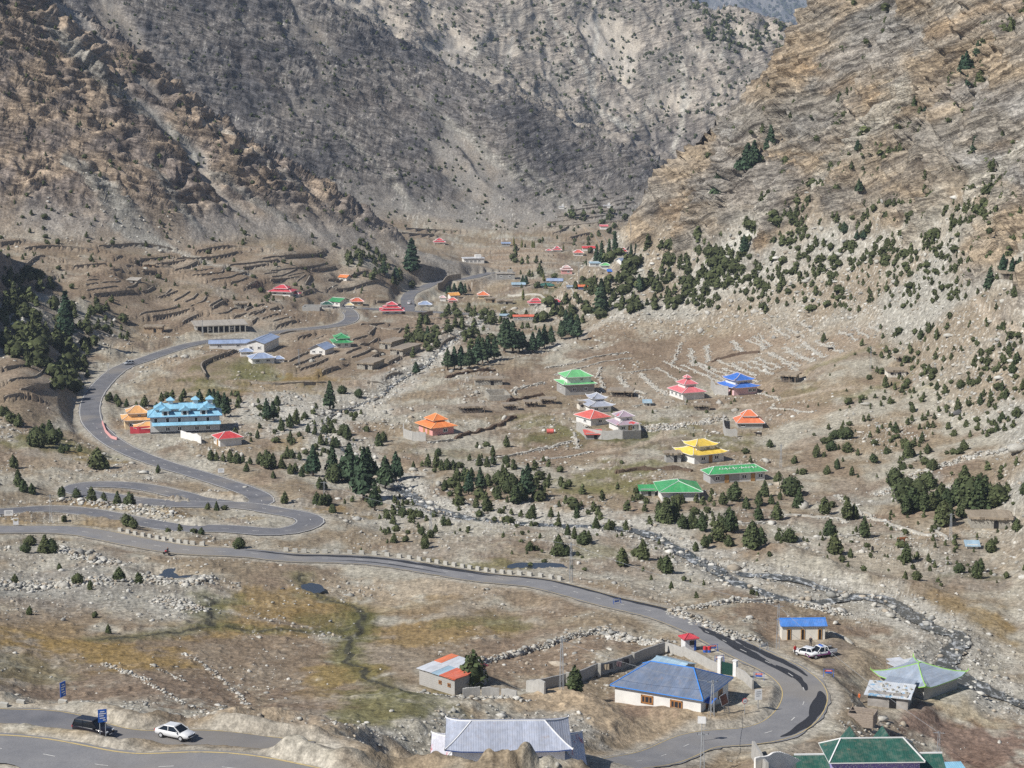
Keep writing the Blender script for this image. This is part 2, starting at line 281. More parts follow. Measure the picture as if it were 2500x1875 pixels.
TINT = {'grass': (.165, .16, .058), 'moss': (.12, .125, .045), 'ochre': (.31, .215, .085), 'brown': (.215, .16, .12), 'tan': (.40, .33, .24), 'gravel': (.45, .43, .37), 'pale': (.56, .54, .475),
        'red': (.20, .13, .10), 'field': (.245, .185, .132), 'dirt': (.40, .315, .215), 'grey': (.33, .32, .285), 'dark': (.12, .10, .09), 'mauve': (.255, .195, .135)}
PATCH = [  # (u, v, half width, half height, colour, strength)
 # near meadow
 (450,1620,520,120,'mauve',.75),(1000,1600,330,90,'mauve',.65),(250,1590,260,35,'ochre',.8),(560,1540,200,22,'ochre',.7),(120,1560,160,40,'ochre',.7),(650,1470,150,40,'ochre',.65),(800,1500,90,50,'ochre',.7),
 (1080,1545,180,35,'ochre',.65),(960,1480,200,28,'ochre',.5),(1180,1520,130,22,'grass',.6),(860,1610,60,100,'grass',.6),(900,1730,130,50,'grass',.75),(820,1660,80,60,'ochre',.6),(520,1470,60,40,'grass',.6),(820,1520,60,40,'moss',.5),
 (750,1700,120,40,'brown',.5),(350,1680,300,40,'brown',.55),(700,1590,200,30,'mauve',.7),(1050,1700,100,30,'grass',.5),(60,1640,120,40,'grass',.35),(1100,1490,220,40,'mauve',.5),(200,1460,260,70,'grey',.55),(330,1500,200,30,'gravel',.35),(450,1480,60,30,'gravel',.8),
 (120,1520,180,40,'mauve',.5),(100,1360,150,40,'gravel',.5),(330,1390,110,40,'gravel',.5),(100,1420,220,40,'grey',.6),
 # banks and dirt
 (1000,1440,300,26,'tan',.75),(1470,1755,300,70,'dirt',.95),(1400,1720,160,40,'dirt',.9),(1300,1790,160,40,'grey',.7),(1450,1700,200,25,'dirt',.6),(300,1735,460,20,'gravel',.6),(640,1755,130,26,'dirt',.85),(1100,1862,500,24,'dirt',.95),(920,1805,110,30,'grey',.7),(70,1725,120,16,'dirt',.5),
 (1800,1740,130,40,'dirt',.5),(1300,1620,200,70,'field',.9),(1450,1570,130,30,'field',.9),(1560,1680,60,60,'red',.55),(1700,1620,100,30,'tan',.6),(200,1800,260,16,'ochre',.4),(1900,1590,100,30,'tan',.6),(2060,1600,160,40,'tan',.45),(2080,1640,60,50,'dark',.55),(2000,1620,120,14,'dark',.3),
 (1850,1505,110,34,'field',.95),(2060,1530,80,38,'field',.95),(2400,1820,230,80,'red',.85),(2250,1850,130,40,'red',.6),(2300,1720,120,26,'ochre',.35),(2340,1500,90,60,'ochre',.5),(2420,1540,60,50,'ochre',.5),(2470,1500,60,40,'gravel',.4),(2440,1600,60,40,'pale',.5),(2360,1700,60,30,'gravel',.5),
 # river bed
 (720,1010,170,60,'pale',.75),(640,1000,60,40,'gravel',.6),(880,1000,90,40,'pale',.6),(960,930,70,30,'pale',.7),(1020,895,50,20,'pale',.7),(850,1090,90,40,'gravel',.5),(980,1190,90,40,'pale',.75),(1060,1240,120,24,'pale',.7),(1200,1250,200,30,'pale',.55),(1400,1260,200,24,'pale',.6),
 (1560,1290,150,22,'pale',.6),(1700,1340,120,30,'pale',.6),(1850,1400,150,36,'gravel',.6),(2050,1440,140,30,'gravel',.5),(2250,1520,150,50,'pale',.5),(2180,1500,90,30,'gravel',.6),(2380,1640,70,40,'pale',.5),(1150,790,60,20,'pale',.5),(700,1240,120,24,'gravel',.5),(900,1270,150,30,'gravel',.5),
 (1100,1330,200,24,'gravel',.4),(1400,1400,180,24,'gravel',.4),(1650,1430,150,30,'gravel',.4),(2100,1360,200,50,'tan',.4),(2000,1340,160,20,'gravel',.5),(2350,1380,150,60,'grey',.4),
 (1150,1370,160,14,'grass',.6),(1280,1385,120,12,'grass',.55),(1250,1330,160,12,'brown',.6),(1450,1350,130,14,'grass',.4),(1500,1380,160,18,'brown',.4),(860,1260,50,8,'ochre',.6),
 # middle left
 (600,900,130,45,'grass',.75),(640,925,160,22,'grass',.6),(760,925,110,14,'ochre',.8),(560,860,50,18,'brown',.7),(680,950,140,14,'ochre',.5),(520,945,70,20,'grass',.5),(470,990,90,30,'grass',.4),(90,1080,90,22,'grass',.7),(190,1110,110,18,'grass',.7),(230,1125,60,10,'ochre',.6),(60,1110,80,26,'brown',.5),(250,1150,180,14,'tan',.5),
 (100,1290,200,16,'ochre',.35),(300,1240,200,10,'ochre',.5),(500,1265,160,12,'ochre',.4),(720,1085,60,14,'ochre',.4),(800,1240,60,10,'ochre',.7),(450,1130,120,18,'gravel',.4),(420,1170,150,14,'grey',.4),(380,1060,120,14,'grey',.5),
 (450,700,420,60,'field',.45),(400,740,260,36,'field',.6),(400,715,130,26,'grass',.25),(280,720,60,40,'tan',.4),(430,790,60,14,'brown',.5),(260,680,120,18,'brown',.4),(700,720,200,26,'field',.5),(780,770,100,14,'field',.5),(900,830,200,50,'field',.6),(1020,780,160,26,'field',.6),(720,870,70,30,'field',.7),(380,880,90,20,'tan',.5),
 # middle village
 (1300,930,110,40,'field',.8),(1220,990,90,24,'field',.6),(1150,960,60,20,'field',.5),(1600,850,180,36,'field',.85),(1480,870,90,26,'field',.8),(1450,810,170,20,'field',.7),(1700,900,160,26,'field',.6),(1820,830,160,40,'field',.8),(1950,790,120,26,'field',.8),(2040,840,80,24,'field',.6),(1400,1075,160,18,'moss',.85),(1350,1060,80,20,'grass',.8),(1300,1030,80,12,'grass',.5),(1690,1090,120,16,'grass',.6),(1480,1200,160,18,'grass',.6),(1560,1060,60,10,'moss',.6),(1750,1075,90,14,'grass',.6),(1250,1060,120,20,'field',.5),(1150,1110,160,14,'grass',.4),
 (1600,1040,120,20,'grass',.6),(1560,1075,70,12,'moss',.5),(1660,1080,90,14,'brown',.6),(1620,1120,100,12,'brown',.5),(1520,1150,120,20,'grass',.7),(1440,1180,120,20,'grass',.6),(1750,1000,80,16,'brown',.6),(1720,1000,60,10,'grass',.4),(1280,1110,180,10,'field',.6),(1680,1010,140,10,'gravel',.5),(1620,1045,90,9,'pale',.4),
 (1900,1190,90,14,'tan',.6),(1750,1210,80,8,'tan',.6),(1750,790,60,12,'grass',.6),(1930,770,60,10,'grass',.4),(2050,870,140,8,'grass',.5),(2150,950,120,8,'grass',.5),(1930,960,60,14,'grass',.5),(2300,920,110,8,'grass',.4),(1990,1010,90,12,'tan',.6),(2230,820,50,14,'tan',.4),(2240,780,90,18,'brown',.5),
 (2000,1220,160,16,'brown',.6),(1950,1270,170,14,'brown',.5),(2200,1270,110,12,'field',.7),(2230,1210,70,16,'field',.6),(2330,1290,90,16,'tan',.6),(2300,1150,120,16,'brown',.5),(2470,1170,110,30,'brown',.5),(2440,1290,60,26,'dirt',.4),(2080,1330,120,14,'brown',.4),(2400,1410,100,14,'moss',.4),
 (1350,690,180,12,'field',.7),(1330,705,180,7,'brown',.6),(1250,620,140,22,'field',.6),(1120,610,80,14,'tan',.5),(1380,680,60,8,'grass',.6),(1080,640,60,14,'dirt',.5),(1050,600,50,20,'dirt',.5),(1130,660,40,12,'tan',.6),(1240,740,160,14,'grass',.3),(1010,800,120,16,'brown',.5),(1120,800,80,14,'mauve',.5),
]
def patch_world():
    out = []
    for u, v, ru, rv, c, s in PATCH:
        p = hit(u, v); q0 = hit(u, v + rv); q1 = hit(u, max(v - rv, 5))
        ry = min(max(abs(q1[1] - q0[1]) / 2, 3), 90); out.append((p[0], (q0[1] + q1[1]) / 2, ru / F_PX * p[1], ry, c, s))
    return out
PATCHW = patch_world()
# scree streaks and dark bands on the mountains, (half width m, colour, strength, line, least distance)
STREAKS = [
 (2.2,'pale',.8,[(1335,5),(1350,60),(1385,110),(1400,150),(1430,190),(1445,250),(1462,280),(1500,310),(1520,335)],1600),
 (2.0,'pale',.7,[(1450,5),(1455,60),(1460,95),(1447,140),(1447,190),(1446,240),(1460,275)],1600),
 (6,'pale',.75,[(1470,290),(1500,312),(1515,330)],1600),(3,'pale',.6,[(1520,335),(1560,300),(1590,250)],1600),(2.5,'pale',.55,[(1690,250),(1665,290),(1660,330),(1630,385)],1600),(2.2,'pale',.5,[(1660,150),(1670,220),(1665,280)],1600),
 (2.2,'pale',.5,[(1770,80),(1768,130),(1760,170)],1600),(3,'pale',.4,[(1240,50),(1180,120),(1140,165)],1600),(2,'pale',.5,[(1250,110),(1240,150),(1232,190)],1600),(1.5,'tan',.5,[(1240,108),(1330,106)],1600),
 (3,'grey',.75,[(1000,235),(1060,280),(1120,320),(1180,370),(1250,430),(1330,480),(1400,530)],1150),(2.5,'grey',.7,[(830,330),(900,400),(960,460),(1000,520)],1150),(3,'grey',.6,[(1230,380),(1330,460),(1430,520)],1150),
 (7,'dark',.35,[(840,275),(900,255),(960,275),(1000,265)],1150),(6,'dark',.3,[(560,130),(620,180),(680,230)],1150),
 (4.5,'grey',.9,[(130,90),(190,140),(260,210),(340,270),(420,330),(470,370)],860),(3.2,'grey',.9,[(170,410),(230,450),(300,520),(280,560)],860),(7,'grey',.85,[(230,470),(270,500),(310,540),(360,590)],860),(3,'gravel',.7,[(370,590),(450,620),(520,650),(600,670)],820),(3,'grey',.8,[(360,420),(420,500),(480,560)],860),
 (3,'grey',.7,[(520,430),(620,500),(720,560)],880),(2.5,'pale',.5,[(540,330),(640,410),(720,470)],880),
 (3,'pale',.6,[(2240,235),(2170,290),(2110,340),(2060,390),(2010,430)],600),(2.5,'pale',.6,[(1870,560),(1800,600),(1740,635),(1690,670)],600),(3,'gravel',.7,[(2500,380),(2420,430),(2380,470)],560),(3,'gravel',.5,[(2480,480),(2330,560),(2180,640)],540),(3,'gravel',.45,[(2300,520),(2180,580),(2080,640)],540),(2.5,'pale',.5,[(1900,500),(1860,530),(1830,560)],600),
 (3,'gravel',.45,[(1700,700),(1900,690),(2050,650),(2150,600)],600),(3,'pale',.45,[(1350,850),(1450,800),(1560,745)],600),(3,'grey',.6,[(2250,1170),(2150,1230),(2050,1220)],380),(2,'pale',.6,[(2500,1070),(2400,1110),(2270,1150),(2150,1200)],400),
]
STREAKW = []
for w, c, s, L, ymin in STREAKS:
    P = hits(L, ymin); STREAKW.append((w, c, s, dens(P, 6)))
PADS = []      # level places for houses: x, y, z, radius; filled from the house table below

def zpt(off, sc, L): return [(off[0] + x / sc, off[1] + y / sc) for x, y in L]
Z1 = [[(265,425),(430,400),(610,380)],[(345,460),(560,445),(790,425)],[(250,368),(400,350)],[(430,345),(590,330),(635,310)],[(700,395),(770,380),(830,330)],[(870,430),(930,425),(1000,375)],[(1040,490),(1100,480),(1190,415)],[(1120,478),(1200,450),(1265,425)],
 [(1215,540),(1290,500),(1390,440)],[(1330,545),(1420,510),(1475,455)],[(1450,565),(1530,540),(1565,480)],[(1390,585),(1450,572)],[(1600,605),(1680,560),(1740,520)],[(1640,610),(1760,535)],[(1615,660),(1740,670),(1850,620),(1915,575)],[(1980,640),(2060,600)],[(1870,700),(2000,680)],
 [(2020,685),(2120,670),(2200,630)],[(2080,595),(2200,570)],[(845,688),(1000,660),(1260,605)],[(980,708),(1190,680),(1390,630)],[(1310,755),(1380,720),(1485,675)],[(1220,205),(1300,190),(1400,150),(1470,110)],[(1050,165),(1200,180)],[(1360,210),(1500,205),(1640,180)],
 [(1410,250),(1560,240),(1720,225),(1745,195)],[(1620,300),(1800,285),(1900,250),(2000,220)],[(1830,335),(1920,325),(2010,290)],[(2000,375),(2120,335)],[(1000,130),(1100,130),(1250,110),(1350,90)],[(790,95),(900,90)],[(500,230),(580,235)],[(520,200),(640,195)],[(320,280),(390,270)],[(270,325),(410,310)],
 [(1870,150),(2050,135),(2212,110)],[(1950,180),(2080,160),(2212,140)],[(1560,1330),(1520,1220),(1700,1130),(1960,1030)],[(1090,850),(1200,830)],[(690,155),(765,155)],[(2060,760),(2120,720)],[(870,210),(1020,215)],[(600,60),(660,50)]]
Z2 = [[(230,85),(330,70),(460,10)],[(370,80),(530,40)],[(460,120),(540,60)],[(540,140),(580,70)],[(30,150),(110,120)],[(510,220),(600,190)],[(740,185),(825,150)],[(0,390),(60,345)],[(30,420),(180,380)],[(145,455),(290,405)],[(50,490),(105,450)],[(240,485),(400,440)],[(275,515),(450,470)],[(80,345),(155,330)],[(210,380),(295,350)],
 [(600,660),(725,605)],[(470,625),(590,590)],[(960,655),(1100,610)],[(1020,680),(1190,630)],[(1110,590),(1170,540)],[(1370,585),(1420,545)],[(1475,600),(1595,565)],[(1690,620),(1795,585)],[(1750,680),(1790,640),(1890,590)],[(1880,690),(1930,650),(1995,605)],[(385,840),(480,800),(560,740)],[(430,880),(540,840),(680,780)],[(490,905),(600,870),(740,810)],
 [(690,940),(760,910),(840,890)],[(900,775),(1040,725)],[(950,815),(1060,785),(1170,720)],[(1130,810),(1260,750)],[(1280,850),(1390,795)],[(1260,980),(1330,950),(1420,930)],[(860,870),(930,840)],[(1400,780),(1530,740)],[(780,790),(830,750)],[(1540,740),(1770,700)],[(300,590),(420,560),(590,560)],[(0,1020),(300,1040),(730,1030)],[(1090,1030),(1260,1030)],[(160,55),(290,35)]]

Z4 = [[(20,640),(90,632),(150,640)],[(60,612),(140,606),(230,614)],[(0,600),(50,594)],[(240,606),(330,600),(420,612)],[(430,640),(520,632),(580,620)],[(480,618),(560,606),(640,612)],[(640,640),(720,630),(790,620)],[(660,668),(740,660),(800,648)],[(800,690),(850,680),(900,668)],[(820,712),(880,700),(930,690)],[(760,664),(820,655)],
 [(180,655),(260,650)],[(560,655),(620,650),(680,640)],[(340,640),(420,632)],[(920,740),(980,742)],[(1010,790),(1080,800),(1150,796)],[(1040,815),(1120,822)],[(980,776),(1060,782),(1140,778)],[(880,800),(940,795)],[(660,690),(730,682)],[(900,800),(960,812),(1010,806)],[(60,690),(130,680)],[(10,905),(60,900),(95,880)],[(20,940),(80,930),(110,910)],[(50,965),(110,950),(135,935)],[(10,980),(60,972)]]
Z6 = [[(1340,548),(1420,540),(1500,530)],[(1330,560),(1430,552),(1530,545)],[(1360,536),(1450,526),(1540,515)],[(1400,520),(1470,510),(1550,500)],[(1350,572),(1440,566),(1540,558)],[(1440,500),(1500,492)],[(1420,512),(1480,503),(1540,492)],[(990,562),(1060,566),(1120,568)],[(980,574),(1060,578)],[(1150,610),(1240,612),(1330,614)],[(1140,622),(1240,626),(1350,626)],[(1150,636),(1250,640),(1360,638)],[(1390,585),(1470,580),(1540,574)],[(1370,596),(1450,594)],[(1200,650),(1290,652),(1370,650)]]
TERR = []
for off, sc, Z, h in (((150, 620), 4.424, Z1, 1.35), ((600, 660), 3.687, Z2, 1.15), ((0, 0), 1.0, Z4, 1.3), ((0, 0), 1.0, Z6, 1.5)):
    for L in Z:
        P = dens(hits(zpt(off, sc, L)), 1.4); T = np.gradient(P[:, :2], axis=0); T /= np.linalg.norm(T, axis=1)[:, None] + 1e-9; N = np.stack([T[:, 1], -T[:, 0]], 1)
        a = base(P[:, 0] + N[:, 0] * 6, P[:, 1] + N[:, 1] * 6).mean(); b = base(P[:, 0] - N[:, 0] * 6, P[:, 1] - N[:, 1] * 6).mean()
        TERR.append((P, h * random.uniform(.8, 1.2), 1.0 if (a > b or (abs(a - b) < .25 and N[:, 1].mean() > 0)) else -1.0, N))

Z3 = [[(200,290),(300,350),(380,400)],[(285,270),(440,330)],[(400,280),(560,340)],[(480,260),(600,310)],[(540,235),(690,300)],[(620,215),(740,280)],[(700,195),(810,260)],[(760,180),(890,235)],[(560,115),(640,165)],[(620,115),(720,160)],[(690,100),(760,130)],[(880,130),(960,180)],[(950,115),(1020,170)],[(1020,95),(1080,145)],[(245,205),(250,280)],[(172,230),(180,300)],[(370,180),(420,235)],[(470,160),(530,220)],[(10,310),(110,375)],[(40,280),(150,330)],[(330,310),(480,380)],[(120,190),(80,290)]]
Z7 = [[(420,195),(450,240),(520,290)],[(510,190),(560,240),(620,280)],[(342,200),(352,262)],[(690,150),(800,200),(850,222)],[(750,140),(850,180),(920,212)],[(722,80),(732,150)],[(790,70),(802,130)],[(900,50),(940,95)],[(960,40),(1040,80)],[(1010,20),(1060,70)],[(1060,95),(1180,170)],[(1130,90),(1250,130)],[(1200,60),(1270,100)],[(890,140),(1000,195)],[(980,130),(1080,170)],[(140,190),(340,140),(480,120)],[(420,185),(600,165)],[(0,240),(100,225)],[(0,520),(120,500),(220,470)],[(60,560),(200,535),(300,520)],[(480,325),(560,312)],[(250,170),(270,215)],[(1000,250),(1100,300)],[(1060,330),(1240,350)]]
FIELD = [dens(hits(zpt((1270, 806), 1.735, L)), 2.0) for L in Z7] + [dens(hits(zpt((1600, 740), 1.954, L)), 2.0) for L in Z3]

# ---------------------------------------------------------------- the houses: where each stands and how big it looks
# (label, u, v, length, depth, wall height [all in picture pixels at that distance], turn deg, style, roof, wall, trim, extra)
HOUSES = [
 ('white bungalow with slate-blue hip roof and bright blue ridges behind a dirt bank',1640,1716,222,172,54,-28,'hip','slate','white','azure',dict(rise=42,ridge=.5,over=9,corr=1,win=[('f',-.12,2),('f',.22,2),('r',-.25,1),('r',.2,1)],near=1)),
 ('silver-roofed two-tier pagoda house with upturned white corners behind a dirt mound',1240,1900,330,235,62,1,'pag2','silver','white','white',dict(rise=36,ridge=.66,over=20,flare=5,up=.80,uph=30,lrise=40,near=1,peel=1,fascia='navy',win=[('f',-.3,1)])),
 ('dark green roofed hotel with white ridge trim and violet patterned wall',2125,1905,208,112,70,2,'pag2','forest','violet','white',dict(rise=36,ridge=.72,over=10,up=1.0,uph=0,lrise=0,wings=1,near=1,hotel=1)),
 ('grey block shed with patchwork white, orange and red sheet roof under a tree',1106,1672,122,108,40,-44,'mono','patch','block','white',dict(over=5,near=1,win=[('f',.1,1),('f',.35,1)])),
 ('pale blue tin shed behind the slate-blue bungalow',1641,1640,86,66,20,-40,'gable','paleblue','block','paleblue',dict(rise=9,over=4,near=1)),
 ('white washroom block with bright blue roof and four tan doors',1957,1556,104,48,36,2,'gable','azure','limewash','azure',dict(rise=11,over=5,near=1,door=[('f',-.34),('f',-.02),('f',.38)],doorw=.09)),
 ('grey tin pavilion with lime-green upturned eaves beside the stream',2243,1680,128,134,34,-48,'hip','tin','block','lime',dict(rise=30,ridge=.10,over=14,flare=9,near=1,horn='aqua')),
 ('two-storey house with light green tiered roof and white upper wall',1405,958,74,70,27,16,'pag2','mint','cement','white',dict(rise=14,ridge=.35,over=7,up=.82,uph=14,lrise=7,flare=1,win=[('f',-.2,1),('f',.2,1),('l',0,1)])),
 ('small pagoda with silver-grey tiered roof between green and red roofed houses',1457,1000,50,64,15,18,'pag2','silver','white','white',dict(rise=13,ridge=.2,over=9,up=.52,uph=8,lrise=14,flare=5)),
 ('white house with plain coral red hip roof below the silver pagoda',1447,1032,54,64,18,32,'hip','coral','white','white',dict(rise=16,ridge=.2,over=6,win=[('f',0,1),('l',.1,1)])),
 ('house with faded red and lilac tiered roof beside the coral red roof',1522,1048,52,58,18,20,'pag2','faded','white','white',dict(rise=13,ridge=.1,over=7,up=.62,uph=12,lrise=11,flare=1,door=[('f',.1)])),
 ('pink-walled house with bright orange two-tier roof by a grey yard',1065,1055,58,72,20,30,'pag2','orange','pink','apricot',dict(rise=14,ridge=.25,over=9,up=.5,uph=6,lrise=14,win=[('f',.1,1)],door=[('l',-.1),('l',.2)])),
 ('white house with pink two-tier roof and small top turret',1677,969,58,72,18,22,'pag2','rose','white','paleline',dict(rise=13,ridge=.15,over=6,up=.52,uph=10,lrise=13,win=[('l',-.3,1),('l',0,1),('l',.3,1)])),
 ('pink house with vivid blue two-tier upturned roof beside a grey yard wall',1803,958,64,66,19,24,'pag2','cobalt','blush','paleline',dict(rise=15,ridge=.35,over=8,up=.72,uph=10,lrise=13,flare=4,door=[('l',.3)],win=[('f',.2,1),('f',.38,1),('l',-.2,1)])),
 ('grey-walled house with orange two-tier roof and white ridges on open slope',1828,1040,60,60,14,1,'pag2','tangerine','cement','white',dict(rise=14,ridge=.3,over=6,up=.5,uph=5,lrise=16,win=[('f',-.3,1)])),
 ('white house with yellow two-tier upturned pagoda roof',1710,1122,84,78,22,27,'pag2','yellow','white','white',dict(rise=14,ridge=.35,over=9,up=.62,uph=9,lrise=17,flare=6,win=[('f',-.2,1),('f',.25,1)],door=[('f',.05)])),
 ('long low school with green hip roof and white painted lettering',1792,1172,142,46,24,16,'hip','green','halfcement','white',dict(rise=15,ridge=.74,over=7,win=[('f',-.37,1),('f',.12,1),('f',.42,1)],door=[('f',-.2),('f',.28)],letters=1)),
 ('white house with wide green hip roof behind a row of junipers',1655,1212,92,100,24,3,'hip','green','white','white',dict(rise=19,ridge=.25,over=9,win=[('l',-.3,1)])),
 ('large unfinished hotel with sky-blue roof, dormers and cupolas',452,1050,166,72,42,10,'hotel','skyblue','palecement','white',dict(rise=26,over=8)),
 ('house with pale orange layered pagoda roof beside the sky-blue hotel',336,1043,62,58,24,14,'pag2','peach','cream','white',dict(rise=17,ridge=.25,over=9,up=.66,uph=9,lrise=12,flare=4)),
 ('low porch with orange pagoda roof in front of the sky-blue hotel',362,1053,58,34,12,14,'hip','peach','red','white',dict(rise=14,ridge=.2,over=7,flare=3)),
 ('white cottage with red hip roof below the sky-blue hotel',556,1084,54,50,20,26,'hip','scarlet','white','white',dict(rise=13,ridge=.25,over=6,door=[('l',.1)],win=[('l',-.3,1)])),
 ('long white hall with lavender-blue roof along the road',560,848,96,34,12,8,'gable','lavender','white','lavender',dict(rise=7,over=3)),
 ('tall lavender-blue gable-roofed hall with dark side wall',642,852,44,110,22,-12,'gabled','lavender','white','lavender',dict(rise=9,over=4)),
 ('tiny white hut with lavender hip roof beside green meadow wall',602,868,30,30,12,10,'hip','lavender','white','white',dict(rise=7,over=3)),
 ('white cottage with lavender-blue hip roof at the meadow top',638,884,54,44,13,20,'hip','lavender','white','white',dict(rise=11,over=4,ridge=.3)),
 ('small white outhouse with lavender roof by grey yard wall',680,884,24,24,10,15,'hip','lavender','white','white',dict(rise=6,over=2)),
 ('white chalet with pale lavender crossed gable roof among the terraces',786,862,40,50,13,-20,'gabled','lavender','white','white',dict(rise=13,over=5)),
 ('small pagoda with emerald green two-tier roof among the terraces',834,846,38,40,13,14,'pag2','emerald','white','mintline',dict(rise=11,ridge=.4,over=6,up=.7,uph=6,lrise=9,flare=3)),
 ('long unfinished building with flat pale concrete roof above the road',536,806,116,80,17,14,'flat','concrete','cement','concrete',dict(over=8,open=1)),
 ('three-tier crimson pagoda house beside the road bend',957,764,46,46,9,4,'pag3','crimson','white','paleline',dict(rise=7,ridge=.3,over=9,up=.7,uph=3,lrise=6)),
 ('spread crimson-roofed house with white ridges above the terraces',690,718,52,40,9,-12,'pag2','crimson','white','paleline',dict(rise=8,ridge=.3,over=6,up=.55,uph=3,lrise=7)),
 ('white annex with crimson roof end beside the spread crimson house',720,725,24,18,9,-12,'hip','crimson','white','white',dict(rise=6,over=3)),
 ('white hut with dark green hip roof above the road curve',799,751,26,24,9,6,'hip','forest','white','white',dict(rise=7,over=4)),
 ('bright green striped long roof house above the road curve',828,744,32,40,10,-30,'gable','emerald','white','white',dict(rise=8,over=3)),
 ('brown-walled hut with tomato red hip roof above the road curve',872,745,28,26,11,4,'hip','tomato','adobe','white',dict(rise=8,over=4)),
 ('low house with pale yellow roof between green and red roofs',853,751,20,18,7,4,'hip','cream','white','white',dict(rise=5,over=2)),
 ('tiny house with orange roof high on the left terraces',842,684,20,20,8,-25,'gable','orange','white','white',dict(rise=6,over=3)),
 ('small house with pale blue hip roof beside the far road',1038,748,28,22,6,2,'hip','lavender','white','white',dict(rise=8,over=4)),
 ('little white house with pale pink roof near far orange roofs',1081,735,14,14,9,2,'hip','blush','white','white',dict(rise=5,over=2)),
 ('house with golden orange roof beside dark poplar clump',1107,728,22,20,8,20,'gable','amber','white','white',dict(rise=7,over=3)),
 ('low house with watermelon red roof in front of golden roof',1105,738,20,14,6,8,'hip','coral','rosewall','white',dict(rise=6,over=2)),
 ('cream house with orange pyramid roof alone on far field',1180,728,24,22,9,2,'hip','tangerine','cream','white',dict(rise=9,over=4,ridge=.1)),
 ('wide crimson two-tier house on the far valley floor',1308,745,34,26,7,2,'pag2','crimson','white','paleline',dict(rise=6,ridge=.5,over=4,up=.6,uph=2,lrise=6)),
 ('smaller crimson-roofed house with white annex on far floor',1357,742,24,18,6,4,'hip','crimson','white','paleline',dict(rise=7,over=4)),
 ('long shed with orange-red roof on the far valley floor',1282,781,58,14,9,3,'gable','tomato','cement','tomato',dict(rise=4,over=2)),
 ('pale blue tin shed adjoining the long orange-red shed',1234,779,26,14,9,3,'gable','paleblue','cement','paleblue',dict(rise=4,over=2)),
 ('white flat-roofed block with columned front above far road',1155,642,50,26,12,12,'flat','whiteroof','white','white',dict(over=2,win=[('f',-.35,1),('f',-.15,1),('f',.05,1),('f',.25,1)])),
 ('grey concrete flat-roofed building on two levels by far road',1234,681,44,24,14,4,'flat','concrete','cement','concrete',dict(over=2)),
 ('long house with lavender roof behind the far fields',1355,693,38,18,8,-6,'gable','lavender','adobe','lavender',dict(rise=6,over=2)),
 ('low house with dark teal roof behind the far fields',1334,702,36,18,6,3,'hip','teal','cream','teal',dict(rise=6,over=2)),
 ('low hut with pale blue roof below dark trees on far fields',1266,700,32,16,6,3,'gable','paleblue','cement','paleblue',dict(rise=5,over=2)),
 ('grey tin-roofed hut beside the far radio mast',1396,706,24,14,6,2,'gable','tin','cement','tin',dict(rise=4,over=2)),
 ('small house with orange roof beside the far radio mast',1424,706,24,14,7,2,'gable','tangerine','navywall','tangerine',dict(rise=4,over=2)),
 ('pale pink villa with jagged roof in far village',1383,668,26,20,11,2,'pag2','blush','rosewall','white',dict(rise=5,over=3,up=.6,uph=3,lrise=4)),
 ('white house with light blue roof in front of tall dark cypress trees',1452,650,26,16,8,6,'gable','paleblue','white','white',dict(rise=4,over=2)),
 ('small white house with mint green roof near the tall cypress trees',1478,653,22,16,6,2,'hip','mint','white','white',dict(rise=6,over=3)),
 ('open shed with vivid blue sheet roof at the cliff foot',1497,671,28,16,9,2,'gable','cobalt','adobe','cobalt',dict(rise=5,over=2)),
 ('white gabled house with blue roof beside far cypress trees',1520,645,24,20,9,35,'gable','lavender','white','white',dict(rise=7,over=2)),
 ('white house with salmon roof left of the tall cypress trees',1412,624,22,16,8,2,'hip','coral','white','white',dict(rise=7,over=3)),
 ('long red-roofed house left of the tall cypress trees',1437,612,30,14,7,2,'gable','scarlet','white','white',dict(rise=5,over=2)),
 ('red and white house right of the tall cypress trees',1520,622,22,14,9,2,'pag2','scarlet','white','white',dict(rise=4,over=2,up=.6,uph=3,lrise=4)),
 ('red-roofed house beyond the sandy ridge toe',1073,596,26,16,6,4,'pag2','crimson','white','paleline',dict(rise=5,over=3,up=.6,uph=2,lrise=4)),
 ('small grey-blue roofed shed at the foot of the middle mountain',1235,601,20,14,7,2,'gable','lavender','cement','lavender',dict(rise=3,over=2)),
 ('small low hut with red roof on the far terrace edge',1340,615,14,10,4,2,'hip','scarlet','white','white',dict(rise=3,over=2)),
 ('tiny pagoda with red roof on the far terrace edge',1360,614,18,14,5,2,'pag2','crimson','white','paleline',dict(rise=4,over=3,up=.5,uph=2,lrise=4)),
 ('white house with pink roof high on the far terraced slope',1474,560,18,14,8,2,'gable','rose','white','white',dict(rise=4,over=2)),
 ('white hut high on the far terraced slope',1371,510,12,8,5,2,'flat','whiteroof','white','white',dict(over=1)),
 ('white flat house near the top of far terraces',1482,507,18,10,5,2,'flat','whiteroof','white','white',dict(over=1)),
]
def house_pos(u, v):
    p = hit(u, v, 216 if 1000 < u < 1430 and v > 1890 else 0); return p, p[1] / F_PX * math.hypot(1, p[2] / p[1])
for h in HOUSES:
    p, k = house_pos(h[1], h[2]); r = math.hypot(h[3], h[4]) / 2 * k
    dz = 0.0
    PADS.append((p[0], p[1], p[2] + dz, r * 0.95 + 1.0))
